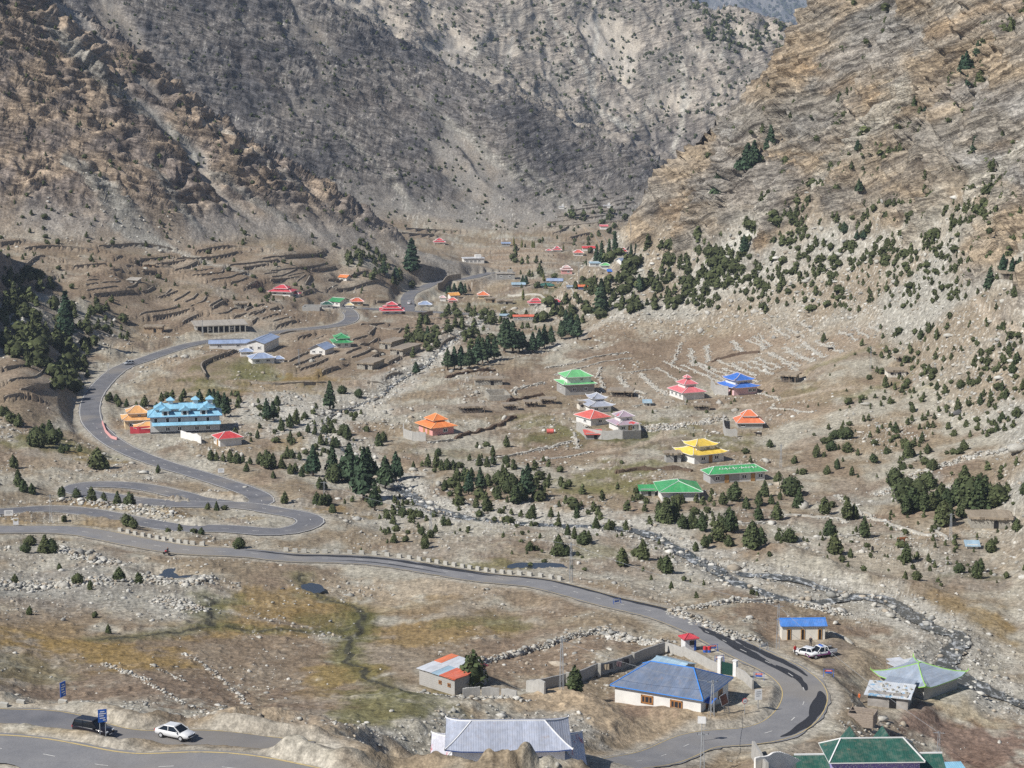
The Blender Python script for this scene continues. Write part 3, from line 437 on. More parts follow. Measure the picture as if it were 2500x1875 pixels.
# flat-roofed stone and timber huts: (label, u, v, length, depth, height px, turn, roof, wall)
HUTS = [
 ('grey block outbuilding with doorway left of the yellow pagoda',1642,1126,36,28,20,6,'mud','cement'),
 ('cream flat-roofed annex beside the silver pagoda',1428,998,34,26,16,14,'mud','limewash'),
 ('white water hut with pale blue roof beside pink-roofed house',1580,990,16,12,10,0,'paleblue','limewash'),
 ('flat mud-roofed stone house with long dark side, upper of two among terraces',958,846,30,84,14,-22,'mud','rubble'),
 ('flat mud-roofed stone house with doorway, lower of two among terraces',990,862,34,96,15,-24,'mud','rubble'),
 ('flat mud-roofed stone house nearest the stream among the terraces',905,896,40,80,14,-18,'mud','rubble'),
 ('stone wall hut with flat timber roof above the orange pagoda fields',1192,938,66,34,14,6,'mud','rubble'),
 ('roofless grey stone ruin beside a dark field wall',1215,972,50,70,15,10,'mud','rubble'),
 ('long open-fronted timber shed near the orange-roofed pink house',1150,1006,62,30,14,8,'mud','timber'),
 ('small open timber shed, middle of three in a row',1245,1000,34,24,12,8,'mud','timber'),
 ('timber shed with ragged roof edge, right of three in a row',1298,992,34,26,11,8,'mud','timber'),
 ('timber shed with ragged brushwood roof below the light green house',1336,985,36,24,11,8,'mud','timber'),
 ('dark timber barn behind the light green two-storey house',1516,966,56,44,13,-8,'mud','timber'),
 ('small timber shelter with white side in front of pink-roofed house',1712,1000,38,24,11,0,'mud','timber'),
 ('open timber stable with earth roof above the blue-roofed house',1925,930,44,50,16,-22,'mud','timber'),
 ('white-fronted hut with flat earth roof on the right slope',2186,918,44,40,15,2,'mud','limewash'),
 ('dark open shelter under earth roof high on the right slope',2205,882,36,26,11,2,'mud','timber'),
 ('big stone house with flat earth roof right of the juniper clump',2415,1282,96,70,24,-6,'mud','rubble'),
 ('small white hut with pale blue sheet roof below the juniper clump',2373,1338,26,18,11,-4,'paleblue','limewash'),
 ('patchwork-roofed brick shack with blue and white plastic sheets',2172,1718,96,62,34,-20,'plastic','brickgrey'),
 ('green-roofed grey lean-to beside the wide green house',1580,1208,34,26,17,4,'green','cement'),
 ('small grey gatehouse with orange roof and door in compound wall',1448,1070,38,26,15,6,'coral','cement'),
 ('flat-roofed grey shed among the left terraces',328,690,28,18,9,-20,'concrete','cement'),
 ('low mud hut at the foot of left terraces beside road cut',376,810,44,26,13,-4,'mud','adobe'),
 ('flat mud hut on upper left terraces',1258-892,652,26,16,7,0,'mud','adobe'),
 ('stone shed on terraces beside the long flat-roofed building',588,752,30,26,12,10,'mud','rubble'),
 ('grey roofless block house beside the road curve',762,757,42,28,11,-3,'concrete','cement'),
 ('flat tan roofed barn on far valley floor beside poplar',1232,742,38,18,8,4,'mud','rubble'),
 ('second flat tan barn on far valley floor',1200,738,28,16,9,4,'mud','adobe'),
 ('open stable on the slope at the far right edge under pines',2470,680,50,30,14,-10,'mud','timber'),
]
for h in HUTS:
    p, k = house_pos(h[1], h[2]); PADS.append((p[0], p[1], p[2], math.hypot(h[3], h[4]) / 2 * k * .9 + .8))
for u, v, r in ((2000,1590,6.0),(375,1800,0),(1830,1480,0)):
    if r: p = hit(u, v); PADS.append((p[0], p[1], p[2], r))

# ---------------------------------------------------------------- final height of the land
def strata(s, p, sharp=.62):
    t = s / p; f = t - np.floor(t)
    return p * (np.where(f < sharp, f / sharp, (1 - f) / (1 - sharp)) - .5)
def land(x, y, full=False):
    x = np.asarray(x, float); y = np.asarray(y, float)
    z = base(x, y); kd = grid(gkind, x, y)
    mt = np.clip(kd.sum(1), 0, 1)
    flat = np.zeros(len(x)); road = np.full(len(x), 1e9); bump = np.zeros(len(x))
    for h, w, P in BUMPS:
        d, _, _ = line_dist(x, y, P, w * 2.6)
        m = d < w * 2.6
        if m.any():
            n = .85 + .38 * noise(x[m] / 5.5, y[m] / 5.5, 5) + .13 * noise(x[m] / 1.6, y[m] / 1.6, 6)
            bump[m] = np.maximum(bump[m], h * np.exp(-(d[m] / w) ** 2) * np.clip(n, .3, 1.3))
    for h, w, P in CUTS:
        d, _, _ = line_dist(x, y, P, w * 2.6); bump -= h * np.exp(-(d / w) ** 2)
    # broken ground
    far = np.clip(y / 400, .7, 6)
    d0 = 0.55 * fbm(x / 22, y / 22, 4, 1) + .22 * fbm(x / 4.5, y / 4.5, 3, 9)
    # rock: beds that step, and ribs that run down the slope
    wx = x + 9 * fbm(x / 45, y / 45, 3, 31); wy = y + 9 * fbm(x / 45, y / 45, 3, 41)
    det = d0 * (1 - mt)
    rock = np.zeros(len(x))
    def sel(i): return np.nonzero(kd[:, i] > .02)[0]
    I = sel(0)
    if len(I):
        X, Y, Z = x[I], y[I], z[I]
        line = -86 + .20 * (X - 60) + 10 * fbm(X / 60, Y / 60, 3, 51)
        rk = sst(-8, 12, Z - line + 17 * fbm(X / 24, Y / 24, 4, 52))
        s = Z * 1.0 - .34 * X + .12 * Y + 7 * fbm(X / 50, Y / 50, 3, 53) + 3.5 * fbm(X / 15, Y / 15, 3, 49)
        a = .5 + .9 * np.clip(fbm(X / 30, Y / 30, 3, 54) + .5, 0, 1.4)
        dd = a * (.5 * strata(s + 4 * noise(X / 20, Y / 20, 50), 7.5) + .75 * strata(s + 3 * noise(X / 12, Y / 12, 55), 2.6)) + .65 * strata(s * 1.1 + 1.6 * noise(X / 5, Y / 5, 58), 1.1) + .9 * ridged(X / 6, Y / 6, 3, 48)
        dd += 6.5 * fbm(X / 48, Y / 34, 3, 56) + 1.9 * ridged(X / 17, Y / 13, 4, 57)
        so_ = .8 * fbm(X / 16, Y / 16, 4, 59) + .35 * fbm(X / 3, Y / 3, 3, 60)
        det[I] += kd[I, 0] * mix(so_, dd, rk); rock[I] = np.maximum(rock[I], kd[I, 0] * rk)
    I = sel(1)
    if len(I):
        X, Y, Z = wx[I], wy[I], z[I]
        c = X * .55 + Y * .83
        rib = ridged(c / 36 + .003 * Z, Z / 130 + X / 400, 4, 61)
        rk = sst(-.35, .35, rib + .7 * fbm(x[I] / 30, y[I] / 30, 3, 62) + .15) * sst(2, 22, z[I] - grid(gfl.reshape(NA, NB), x[I], y[I]))
        s = Z + .30 * X - .05 * Y + 5 * fbm(x[I] / 50, y[I] / 50, 3, 63)
        dd = 2.2 * rib + .6 * strata(s, 5.5) + .7 * strata(s + 2 * noise(x[I] / 12, y[I] / 12, 64), 2.0) + 1.25 * ridged(x[I] / 13, y[I] / 13, 4, 65)
        det[I] += kd[I, 1] * mix(1.6 * rib + .5 * fbm(x[I] / 8, y[I] / 8, 3, 66), dd, rk); rock[I] = np.maximum(rock[I], kd[I, 1] * rk)
    I = sel(2)
    if len(I):
        X, Y = x[I], y[I]
        det[I] += kd[I, 2] * (1.5 * fbm(X / 18, Y / 18, 4, 71) + 1.2 * ridged(X / 9, Y / 9, 3, 72)); rock[I] = np.maximum(rock[I], .35 * kd[I, 2])
    I = sel(3)
    if len(I):
        X, Y, Z = wx[I], wy[I], z[I]
        c = X * .72 + Y * .69
        rib = ridged(c / 62 + .002 * Z, Z / 170, 4, 81)
        rk = sst(-.3, .5, rib * .7 + .9 * fbm(x[I] / 60, y[I] / 60, 3, 82)) * sst(3, 30, z[I] - grid(gfl.reshape(NA, NB), x[I], y[I]))
        s = Z + .12 * X + 6 * fbm(x[I] / 60, y[I] / 60, 3, 83)
        dd = 2.4 * rib + .3 * strata(s, 8) + .4 * strata(s + 3 * noise(x[I] / 20, y[I] / 20, 84), 3) + 1.5 * ridged(x[I] / 14, y[I] / 14, 4, 85)
        det[I] += kd[I, 3] * mix(1.8 * rib + .8 * fbm(x[I] / 14, y[I] / 14, 4, 86), dd, rk); rock[I] = np.maximum(rock[I], kd[I, 3] * rk)
    I = sel(4)
    if len(I):
        X, Y, Z = wx[I], wy[I], z[I]
        rib = ridged(X / 80 + .0012 * Y, Z / 220 + Y / 900, 4, 91)
        rk = sst(-.2, .6, .6 * rib + .9 * fbm(x[I] / 70, y[I] / 70, 3, 92))
        det[I] += kd[I, 4] * (4 * rib + rk * (3.2 * ridged(x[I] / 30, y[I] / 30, 4, 95)) + 1.2 * fbm(x[I] / 15, y[I] / 15, 3, 96)); rock[I] = np.maximum(rock[I], kd[I, 4] * rk)
    I = sel(5)
    if len(I):
        det[I] += kd[I, 5] * (22 * ridged(x[I] / 190 + .001 * y[I], z[I] / 300 + y[I] / 1500, 5, 101)); rock[I] = np.maximum(rock[I], .5 * kd[I, 5])
    # roads, streams, house places
    calm = np.zeros(len(x)); zr = z.copy()
    for k, (w, P) in ROADS.items():
        d, pz, sd = line_dist(x, y, P, w + 9)
        m = d < w + 8
        if m.any():
            q = 1 - sst(w + 1.3, w + 6.5, d[m]); zr[m] = mix(zr[m], pz[m] - .10, q); calm[m] = np.maximum(calm[m], 1 - sst(w + .8, w + 5, d[m])); road[m] = np.minimum(road[m], d[m] - w)
    for px, py, pz, pr in PADS:
        d = np.hypot(x - px, y - py); m = d < pr * 1.6 + 2
        if m.any():
            q = 1 - sst(pr, pr * 1.6 + 2, d[m]); zr[m] = mix(zr[m], pz, q); calm[m] = np.maximum(calm[m], q)
    fld = np.zeros(len(x)); raise_ = np.zeros(len(x))
    for P, h, sg, N in TERR:                          # terraces: the ground is held up behind each wall
        d, _, sd = line_dist(x, y, P, 13)
        m = d < 12
        if not m.any(): continue
        fld[m] = np.maximum(fld[m], 1 - sst(6, 12, d[m]))
        m &= sd * sg > 0
        raise_[m] = np.maximum(raise_[m], h * (1 - sst(1.5, 11, d[m])) * (1 - calm[m]))
    zr += raise_
    for P in FIELD:
        d, _, sd = line_dist(x, y, P, 11); m = d < 10
        if m.any(): fld[m] = np.maximum(fld[m], 1 - sst(5, 10, d[m]))
    calm = np.maximum(calm, .8 * fld)
    water = np.full(len(x), 1e9)
    for w, P in STREAMS:
        d, pz, sd = line_dist(x, y, P, w + 9)
        m = d < w + 8
        if m.any():
            q = 1 - sst(w * .7, w + 3.5, d[m]); zr[m] = mix(zr[m], pz[m] - .55, q); calm[m] = np.maximum(calm[m], .75 * (1 - sst(w, w + 4, d[m]))); water[m] = np.minimum(water[m], d[m] - w)
    bump = bump * (1 - sst(-.3, 1.6, -road + .8))
    z = zr + det * (1 - calm) * np.where(mt > .5, 1, np.clip(far, .7, 1.6)) + bump
    # stony grain
    st = np.clip(noise(x / .8, y / 1.1, 111), 0, 1) ** 2 * .28 + np.clip(noise(x / 2.1, y / 2.6, 112) - .25, 0, 1) * .6
    z = z + st * (1 - calm) * (1 - .4 * mt)
    if full: return z, kd, mt, rock, road, water, bump, calm, det * (1 - calm), fld
    return z
def land1(x, y): return float(land(np.array([x]), np.array([y]))[0])

# ---------------------------------------------------------------- the land as one sheet, finer where it is seen
NC, NR = 1040, 800
A = np.concatenate([np.linspace(-.40, -.272, 30, endpoint=False), np.linspace(-.272, .272, NC - 60), np.linspace(.272, .40, 31)[1:]]); NC = len(A)
ys = np.exp(np.linspace(math.log(14), math.log(12500), 1600))
AA, YY = np.meshgrid(A, ys, indexing='ij')
ZZ = base((AA * YY).ravel(), YY.ravel()).reshape(AA.shape)
tt = ZZ / YY; rows = -row_of(tt)
run = np.maximum.accumulate(tt, axis=1); seen = tt > run - .0015
dv = np.diff(rows, axis=1)
vis = seen[:, 1:] & (ys[None, 1:] > 150)
cost = np.where(dv > 0, np.where(vis, 1.0, .12), .05) * np.abs(dv) + (60 + 500 * ((ys[1:] > 170) & (ys[1:] < 320))) * np.diff(np.log(ys))[None]
for _ in range(6): cost[1:-1] = (cost[:-2] + cost[1:-1] * 2 + cost[2:]) / 4
cum = np.concatenate([np.zeros((NC, 1)), np.cumsum(cost, axis=1)], 1); cum /= cum[:, -1:]
tq = np.linspace(0, 1, NR)
LY = np.stack([np.interp(tq, cum[i], np.log(ys)) for i in range(NC)])
VY = np.exp(LY); VX = (A[:, None] * VY).ravel(); VY = VY.ravel()
VZ, KD, MT, ROCK, ROADD, WATD, BUMP, CALM, DET, FLD = land(VX, VY, True)
print('land', round(time.time() - T0, 1))

def colours():
    x, y = VX, VY; n = len(x)
    f1 = fbm(x / 30, y / 45, 4, 201); f2 = fbm(x / 7, y / 10, 3, 211); f3 = noise(x / 1.6, y / 2.4, 221); f4 = noise(x / .7, y / 1.0, 222)
    def C(c): return np.array(c)[None, :]
    # valley soil: brown earth, grey stones
    c = mix(C((.285, .23, .16)), C((.385, .36, .295)), sst(-.35, .45, f1 + .5 * f2)[:, None])
    c = mix(c, C((.24, .18, .13)), (.6 * sst(.1, .6, fbm(x / 18, y / 26, 3, 231)))[:, None])
    stony = sst(-.2, .6, fbm(x / 24, y / 40, 3, 241)) * .8
    # tinted patches
    wu = x + 5 * fbm(x / 16, y / 16, 3, 251); wv = y + 9 * fbm(x / 16, y / 16, 3, 261)
    gr = np.zeros(n)
    for px, py, rx, ry, cc, s in PATCHW:
        m = (np.abs(wu - px) < rx * 1.5) & (np.abs(wv - py) < ry * 1.5) & (MT < .8)
        I = np.nonzero(m)[0]
        if not len(I): continue
        q = np.hypot((wu[I] - px) / rx, (wv[I] - py) / ry) + .42 * f2[I] + .26 * f3[I]
        w = s * (1 - sst(.55, 1.15, q))
        c[I] = mix(c[I], C(TINT[cc]), w[:, None])
        if cc in ('grass', 'moss', 'ochre', 'field', 'dirt', 'red', 'brown', 'mauve', 'dark'): stony[I] *= 1 - .85 * w; gr[I] = np.maximum(gr[I], w)
        if cc in ('gravel', 'pale', 'grey'): stony[I] = np.maximum(stony[I], w)
    fw = FLD * np.clip(.75 + .5 * f2, .2, 1) * (1 - MT)
    c = mix(c, mix(C((.25, .19, .135)), C((.325, .255, .185)), sst(-.3, .4, f1)[:, None]), (.8 * fw)[:, None]); stony *= 1 - .75 * fw
    # right slope below the rock: grey stones, brown soil in bands
    k = KD[:, 0:1]
    tal = mix(C((.275, .23, .17)), C((.35, .335, .29)), sst(-.3, .5, fbm((x + .5 * y) / 26, (y - .5 * x) / 60, 4, 271))[:, None])
    q = y + .55 * x
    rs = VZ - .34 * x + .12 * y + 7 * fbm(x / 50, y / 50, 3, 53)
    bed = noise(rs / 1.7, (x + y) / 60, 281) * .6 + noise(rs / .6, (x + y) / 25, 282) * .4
    rk = mix(C((.37, .30, .215)), C((.315, .29, .25)), sst(-.35, .5, fbm(x / 34, VZ / 22, 4, 283))[:, None])
    rk = mix(rk, C((.42, .295, .17)), (.5 * sst(.15, .7, fbm(x / 28 + 40, VZ / 15, 3, 284)))[:, None])
    rk = rk * (1 + .30 * bed + .16 * f3)[:, None]
    rk = mix(rk, C((.33, .325, .31)), (.7 * sst(.05, .5, fbm(x / 40 + 9, VZ / 26, 3, 287)))[:, None])
    rk = mix(rk, C((.17, .15, .13)), (.75 * sst(.38, .7, noise(rs / 2.6, (x - y) / 18, 285) + .3 * f4))[:, None])  # dark cracks along the beds, partly ledge shade painted in
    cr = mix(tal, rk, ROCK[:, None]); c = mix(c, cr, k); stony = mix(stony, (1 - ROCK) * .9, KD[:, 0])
    # left mountain: pinkish brown rock, grey scree
    lr = mix(C((.42, .335, .25)), C((.27, .23, .20)), sst(-.35, .45, fbm(x / 22, VZ / 14, 4, 291) + .3 * f2)[:, None])
    lb = noise((VZ + .3 * x) / 1.5, (x + y) / 40, 292)
    lr = lr * (1 + .22 * lb + .18 * f3)[:, None]
    ls = mix(C((.345, .32, .285)), C((.37, .31, .24)), sst(-.2, .5, f1)[:, None])
    c = mix(c, mix(ls, lr, ROCK[:, None]), KD[:, 1:2]); stony = mix(stony, .35 * (1 - ROCK), KD[:, 1])
    sr = mix(C((.30, .235, .175)), C((.22, .19, .16)), sst(-.3, .4, f2)[:, None])
    c = mix(c, sr, KD[:, 2:3])
    # middle, back and far mountains
    mr = mix(C((.235, .22, .205)), C((.135, .132, .135)), sst(-.3, .5, fbm(x / 40, VZ / 24, 4, 301))[:, None]) * (1 + .25 * f3 + .2 * f4)[:, None]
    ms = mix(C((.265, .25, .225)), C((.295, .26, .215)), sst(-.3, .5, f1)[:, None])
    c = mix(c, mix(ms, mr, ROCK[:, None]), KD[:, 3:4])
    br = mix(C((.37, .335, .29)), C((.26, .245, .22)), sst(-.2, .5, fbm(x / 40, VZ / 30, 4, 311))[:, None]) * (1 + .2 * f3)[:, None]
    bs = mix(C((.50, .45, .375)), C((.46, .425, .37)), sst(-.3, .4, f1)[:, None])
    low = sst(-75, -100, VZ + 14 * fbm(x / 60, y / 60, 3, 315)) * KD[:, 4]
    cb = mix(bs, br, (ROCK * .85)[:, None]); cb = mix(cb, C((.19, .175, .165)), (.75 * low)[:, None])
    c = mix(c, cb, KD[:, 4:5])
    c = mix(c, mix(C((.24, .235, .22)), C((.16, .17, .165)), sst(-.2, .4, fbm(x / 120, VZ / 60, 4, 321))[:, None]), KD[:, 5:6])
    for w, cc, s, P in STREAKW:
        ww = x + .9 * w * fbm(x / 14, y / 14, 3, 331)
        d, _, _ = line_dist(ww, y, P, w * 3)
        m = d < w * 3
        if m.any():
            q = s * (1 - sst(.5, 1.7, d[m] / w + .5 * f2[m])); c[m] = mix(c[m], C(TINT[cc]), q[:, None]); stony[m] = np.maximum(stony[m], q * .8)
    # verges, tracks, wet edges
    m = ROADD < 3.0
    c[m] = mix(c[m], C((.40, .375, .32)), ((1 - sst(.3, 2.6, ROADD[m] + 1.2 * f2[m])) * .8)[:, None]); stony[m] *= .4
    for w, P in TRACKS:
        d, _, _ = line_dist(x, y, P, w * 3); m = d < w * 3
        c[m] = mix(c[m], C((.42, .355, .275)), ((1 - sst(.6, 1.8, d[m] / w + .3 * f3[m])) * .8)[:, None])
    m = WATD < 9
    bed_ = mix(C((.50, .48, .42)), C((.36, .34, .29)), sst(-.3, .5, f2)[:, None])
    c[m] = mix(c[m], bed_[m], ((1 - sst(1, 8, WATD[m] + 3 * f2[m])) * .85)[:, None]); stony[m] = np.maximum(stony[m], (1 - sst(2, 9, WATD[m])))
    m = WATD < .6
    c[m] = mix(c[m], C((.16, .15, .13)), (.7 * (1 - sst(-.4, .6, WATD[m])))[:, None])
    for w, P in RILLS:
        d, _, _ = line_dist(x + 1.2 * f2, y + 2.5 * f2, P, 6); m = d < 6
        c[m] = mix(c[m], C((.13, .13, .05)), ((1 - sst(.5, 4.5, d[m] + f3[m])) * .6)[:, None]); c[m] = mix(c[m], C((.055, .055, .045)), ((1 - sst(.3, .8, d[m])) * .85)[:, None])
    # single stones too small to stand alone, and grain
    sp_ = sst(.42, .60, f4 + .25 * f3) * np.clip(stony, 0, 1)
    c = mix(c, C((.62, .60, .54)), (.75 * sp_)[:, None])
    c = mix(c, C((.17, .155, .13)), (.55 * sst(.45, .65, -f4 + .2 * f3) * np.clip(stony + .2 * (1 - gr), 0, 1))[:, None])
    c = c * (1 + .10 * f3 + .09 * f4 + .10 * f2)[:, None]
    return np.clip(c, .03, .8), stony
CLR, STONY = colours()
print('colours', round(time.time() - T0, 1))

def mesh_np(name, V, Fq, cols=None, smooth_=False, alpha=None):
    V = np.asarray(V, np.float32); Fq = np.asarray(Fq, np.int32); k = Fq.shape[1]
    me = bpy.data.meshes.new(name); me.vertices.add(len(V)); me.vertices.foreach_set('co', V.ravel())
    me.loops.add(Fq.size); me.loops.foreach_set('vertex_index', Fq.ravel())
    me.polygons.add(len(Fq)); me.polygons.foreach_set('loop_start', np.arange(0, Fq.size, k, dtype=np.int32))
    me.polygons.foreach_set('loop_total', np.full(len(Fq), k, np.int32))
    if smooth_: me.polygons.foreach_set('use_smooth', np.ones(len(Fq), bool))
    if cols is not None:
        at_ = me.color_attributes.new('tint', 'FLOAT_COLOR', 'POINT')
        at_.data.foreach_set('color', np.concatenate([cols, np.ones((len(cols), 1)) if alpha is None else alpha[:, None]], 1).astype(np.float32).ravel())
    me.update(calc_edges=True); return me
def link(name, me, parent=None, kind=None, label=None, cat=None, group=None, loc=None):
    o = bpy.data.objects.new(name, me); COL.objects.link(o)
    if parent: o.parent = parent
    if kind: o['kind'] = kind
    if label: o['label'] = label
    if cat: o['category'] = cat
    if group: o['group'] = group
    if loc is not None: o.location = loc
    return o

class Nodes:                                        # small helper for node materials
    def __init__(self, name, rough=.85, spec=.3):
        self.m = bpy.data.materials.new(name); self.m.use_nodes = True
        self.t = self.m.node_tree; self.b = self.t.nodes['Principled BSDF']
        self.b.inputs['Roughness'].default_value = rough; self.b.inputs['Specular IOR Level'].default_value = spec
    def n(self, t, **kw):
        x = self.t.nodes.new(t)
        for k, v in kw.items():
            if k in x.inputs.keys() if hasattr(x, 'inputs') else False: x.inputs[k].default_value = v
            else: setattr(x, k, v)
        return x
    def l(self, a, b): self.t.links.new(a, b)
    def coord(self): return self.n('ShaderNodeTexCoord').outputs['Object']
    def noise(self, co, scale, detail=3, rough=.55, stretch=None):
        if stretch:
            mp = self.n('ShaderNodeMapping'); mp.inputs['Scale'].default_value = stretch; self.l(co, mp.inputs[0]); co = mp.outputs[0]
        x = self.n('ShaderNodeTexNoise'); x.inputs['Scale'].default_value = scale; x.inputs['Detail'].default_value = detail; x.inputs['Roughness'].default_value = rough
        self.l(co, x.inputs['Vector']); return x.outputs['Fac']
    def ramp(self, f, a, b, ca, cb):
        x = self.n('ShaderNodeValToRGB'); e = x.color_ramp.elements
        e[0].position = a; e[0].color = (*ca, 1); e[1].position = b; e[1].color = (*cb, 1); self.l(f, x.inputs[0]); return x.outputs[0]
    def mixc(self, f, a, b, mode='MIX'):
        x = self.n('ShaderNodeMix', data_type='RGBA', blend_type=mode)
        for s, i in ((f, 0), (a, 6), (b, 7)):
            if isinstance(s, (int, float)): x.inputs[i].default_value = s
            elif isinstance(s, tuple): x.inputs[i].default_value = (*s, 1)
            else: self.l(s, x.inputs[i])
        return x.outputs[2]
    def bump(self, f, strength, dist):
        x = self.n('ShaderNodeBump'); x.inputs['Strength'].default_value = strength; x.inputs['Distance'].default_value = dist
        self.l(f, x.inputs['Height']); self.l(x.outputs[0], self.b.inputs['Normal']); return x
    def base(self, c):
        if isinstance(c, tuple): self.b.inputs['Base Color'].default_value = (*c, 1)
        else: self.l(c, self.b.inputs['Base Color'])

nm = Nodes('weathered_ground', .95, .12)
ac = nm.n('ShaderNodeVertexColor'); ac.layer_name = 'tint'
co = nm.coord()
g1 = nm.noise(co, .9, 4, .65); g2 = nm.noise(co, 3.2, 3, .6); g3 = nm.noise(co, .12, 4, .6)
cc = nm.mixc(1.0, ac.outputs[0], nm.ramp(g1, .32, .70, (.58, .58, .58), (1.36, 1.36, 1.36)), 'MULTIPLY')
cc = nm.mixc(1.0, cc, nm.ramp(g2, .32, .68, (.74, .74, .74), (1.24, 1.24, 1.24)), 'MULTIPLY')
cc = nm.mixc(1.0, cc, nm.ramp(g3, .3, .7, (.92, .91, .90), (1.08, 1.08, 1.08)), 'MULTIPLY')
# thin rock beds, dipping one way on the left of the valley and the other way on the right
sx = nm.n('ShaderNodeSeparateXYZ'); nm.l(co, sx.inputs[0])
def mth(op, a, b=None):
    q = nm.n('ShaderNodeMath', operation=op)
    for i, s_ in enumerate((a, b)):
        if s_ is None: continue
        if isinstance(s_, (int, float)): q.inputs[i].default_value = s_
        else: nm.l(s_, q.inputs[i])
    return q.outputs[0]
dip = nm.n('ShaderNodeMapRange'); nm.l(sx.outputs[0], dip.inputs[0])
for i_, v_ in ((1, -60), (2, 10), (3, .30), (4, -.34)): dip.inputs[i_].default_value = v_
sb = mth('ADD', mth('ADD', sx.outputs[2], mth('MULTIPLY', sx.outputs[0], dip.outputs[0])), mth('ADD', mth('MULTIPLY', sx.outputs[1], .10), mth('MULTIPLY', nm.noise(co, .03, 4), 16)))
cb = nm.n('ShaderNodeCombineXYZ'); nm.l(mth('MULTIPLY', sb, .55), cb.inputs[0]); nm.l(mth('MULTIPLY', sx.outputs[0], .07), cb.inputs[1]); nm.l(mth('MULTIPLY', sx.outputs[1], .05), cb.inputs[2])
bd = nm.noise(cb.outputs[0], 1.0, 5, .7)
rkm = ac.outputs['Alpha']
cc = nm.mixc(rkm, cc, nm.mixc(1.0, cc, nm.ramp(bd, .37, .58, (.40, .385, .375), (1.2, 1.19, 1.17)), 'MULTIPLY'))  # dark bed lines: lichened cracks, plus under-ledge shade put into the colour
hgt = mth('ADD', mth('MULTIPLY', g1, .5), mth('MULTIPLY', mth('MULTIPLY', bd, 4.2), rkm))
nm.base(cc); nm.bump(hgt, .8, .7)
M_GROUND = nm.m

idx = np.arange(NC * NR).reshape(NC, NR)
quads = np.stack([idx[:-1, :-1], idx[1:, :-1], idx[1:, 1:], idx[:-1, 1:]], -1).reshape(-1, 4)
e_ = VY * .004
nx_ = -(base(VX + e_, VY) - base(VX - e_, VY)) / (2 * e_); ny_ = -(base(VX, VY + e_) - base(VX, VY - e_)) / (2 * e_); nl_ = np.sqrt(nx_ ** 2 + ny_ ** 2 + 1)
push = DET * ROCK * np.clip(KD[:, 0] * 1.15 + KD[:, 1] * .9 + KD[:, 3] * .6 + KD[:, 4] * .5, 0, 1.2)     # rock beds stand out along the slope's normal
GX, GY, GZ = VX + nx_ / nl_ * push, VY + ny_ / nl_ * push, VZ - push * (1 - 1 / nl_)
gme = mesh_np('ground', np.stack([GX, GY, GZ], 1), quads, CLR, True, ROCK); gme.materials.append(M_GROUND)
ground = link('ground', gme, kind='structure', label='stony mountain valley floor and bare rocky slopes around it', cat='ground')
print('mesh', round(time.time() - T0, 1))

# ---------------------------------------------------------------- asphalt, markings, water
def asphalt(name, c0, c1):
    m = Nodes(name, .88, .25); co = m.coord()
    a = m.noise(co, .22, 4, .6); b = m.noise(co, 5.0, 3, .6); c = m.noise(co, .06, 3, .5)
    k = m.ramp(a, .32, .70, c0, c1)
    k = m.mixc(1.0, k, m.ramp(b, .3, .7, (.88, .88, .88), (1.12, 1.12, 1.12)), 'MULTIPLY')
    k = m.mixc(m.ramp(c, .50, .68, (0, 0, 0), (.55, .55, .55)), k, (.27, .245, .21))
    m.base(k); m.bump(b, .2, .02); return m.m
M_ASPH = asphalt('road_asphalt', (.135, .138, .152), (.195, .195, .207))
M_ASPH2 = asphalt('pale_asphalt', (.185, .187, .198), (.255, .252, .255))
def paint(name, c):
    m = Nodes(name, .8, .3); co = m.coord(); a = m.noise(co, 1.3, 4, .7)
    m.base(m.mixc(m.ramp(a, .50, .72, (0, 0, 0), (.7, .7, .7)), c, (.2, .195, .19))); return m.m
M_YLINE = paint('worn_yellow_paint', (.55, .43, .20)); M_WLINE = paint('worn_white_paint', (.62, .61, .58))
m = Nodes('fresh_tar', .6, .4); m.base((.030, .031, .036)); M_TAR = m.m

def ribbon(P, off0, off1, lift, nx=2, jag=0.0, seed=0):
    P = np.asarray(P); T = np.gradient(P[:, :2], axis=0); T /= np.linalg.norm(T, axis=1)[:, None] + 1e-9
    N = np.stack([T[:, 1], -T[:, 0]], 1)
    n = len(P); s = np.arange(n)
    V = []
    for j in range(nx):
        o = off0 + (off1 - off0) * j / (nx - 1)
        if jag and j in (0, nx - 1): o = o + jag * noise(s * .45, np.full(n, seed + j * 7.3), 3) + jag * .6 * noise(s * 1.7, np.full(n, seed + j * 3.1), 4)
        q = P[:, :2] + N * (np.asarray(o)[:, None] if np.ndim(o) else o)
        V.append(np.column_stack([q, P[:, 2] + lift]))
    V = np.stack(V, 1).reshape(-1, 3)
    i = np.arange(n * nx).reshape(n, nx)
    return V, np.stack([i[:-1, :-1], i[:-1, 1:], i[1:, 1:], i[1:, :-1]], -1).reshape(-1, 4)
def ribbon_obj(name, P, o0, o1, lift, mat, nx=2, jag=0, parent=None, seed=0, **kw):
    V, Q = ribbon(P, o0, o1, lift, nx, jag, seed); me = mesh_np(name, V, Q); me.materials.append(mat); return link(name, me, parent, **kw)
ROAD_LABEL = {'main': 'grey asphalt road curving across the valley with stone parapet blocks', 'loop': 'narrow asphalt road climbing in hairpin bends past the sky-blue hotel',
 'far': 'short stretch of asphalt road beside the three-tier crimson pagoda', 'far_branch': 'far asphalt road winding up to the distant village', 'lane': 'narrow asphalt lane with the two cars on it', 'near': 'wide pale asphalt road along the bottom edge with yellow edge line'}
road_objs = {}
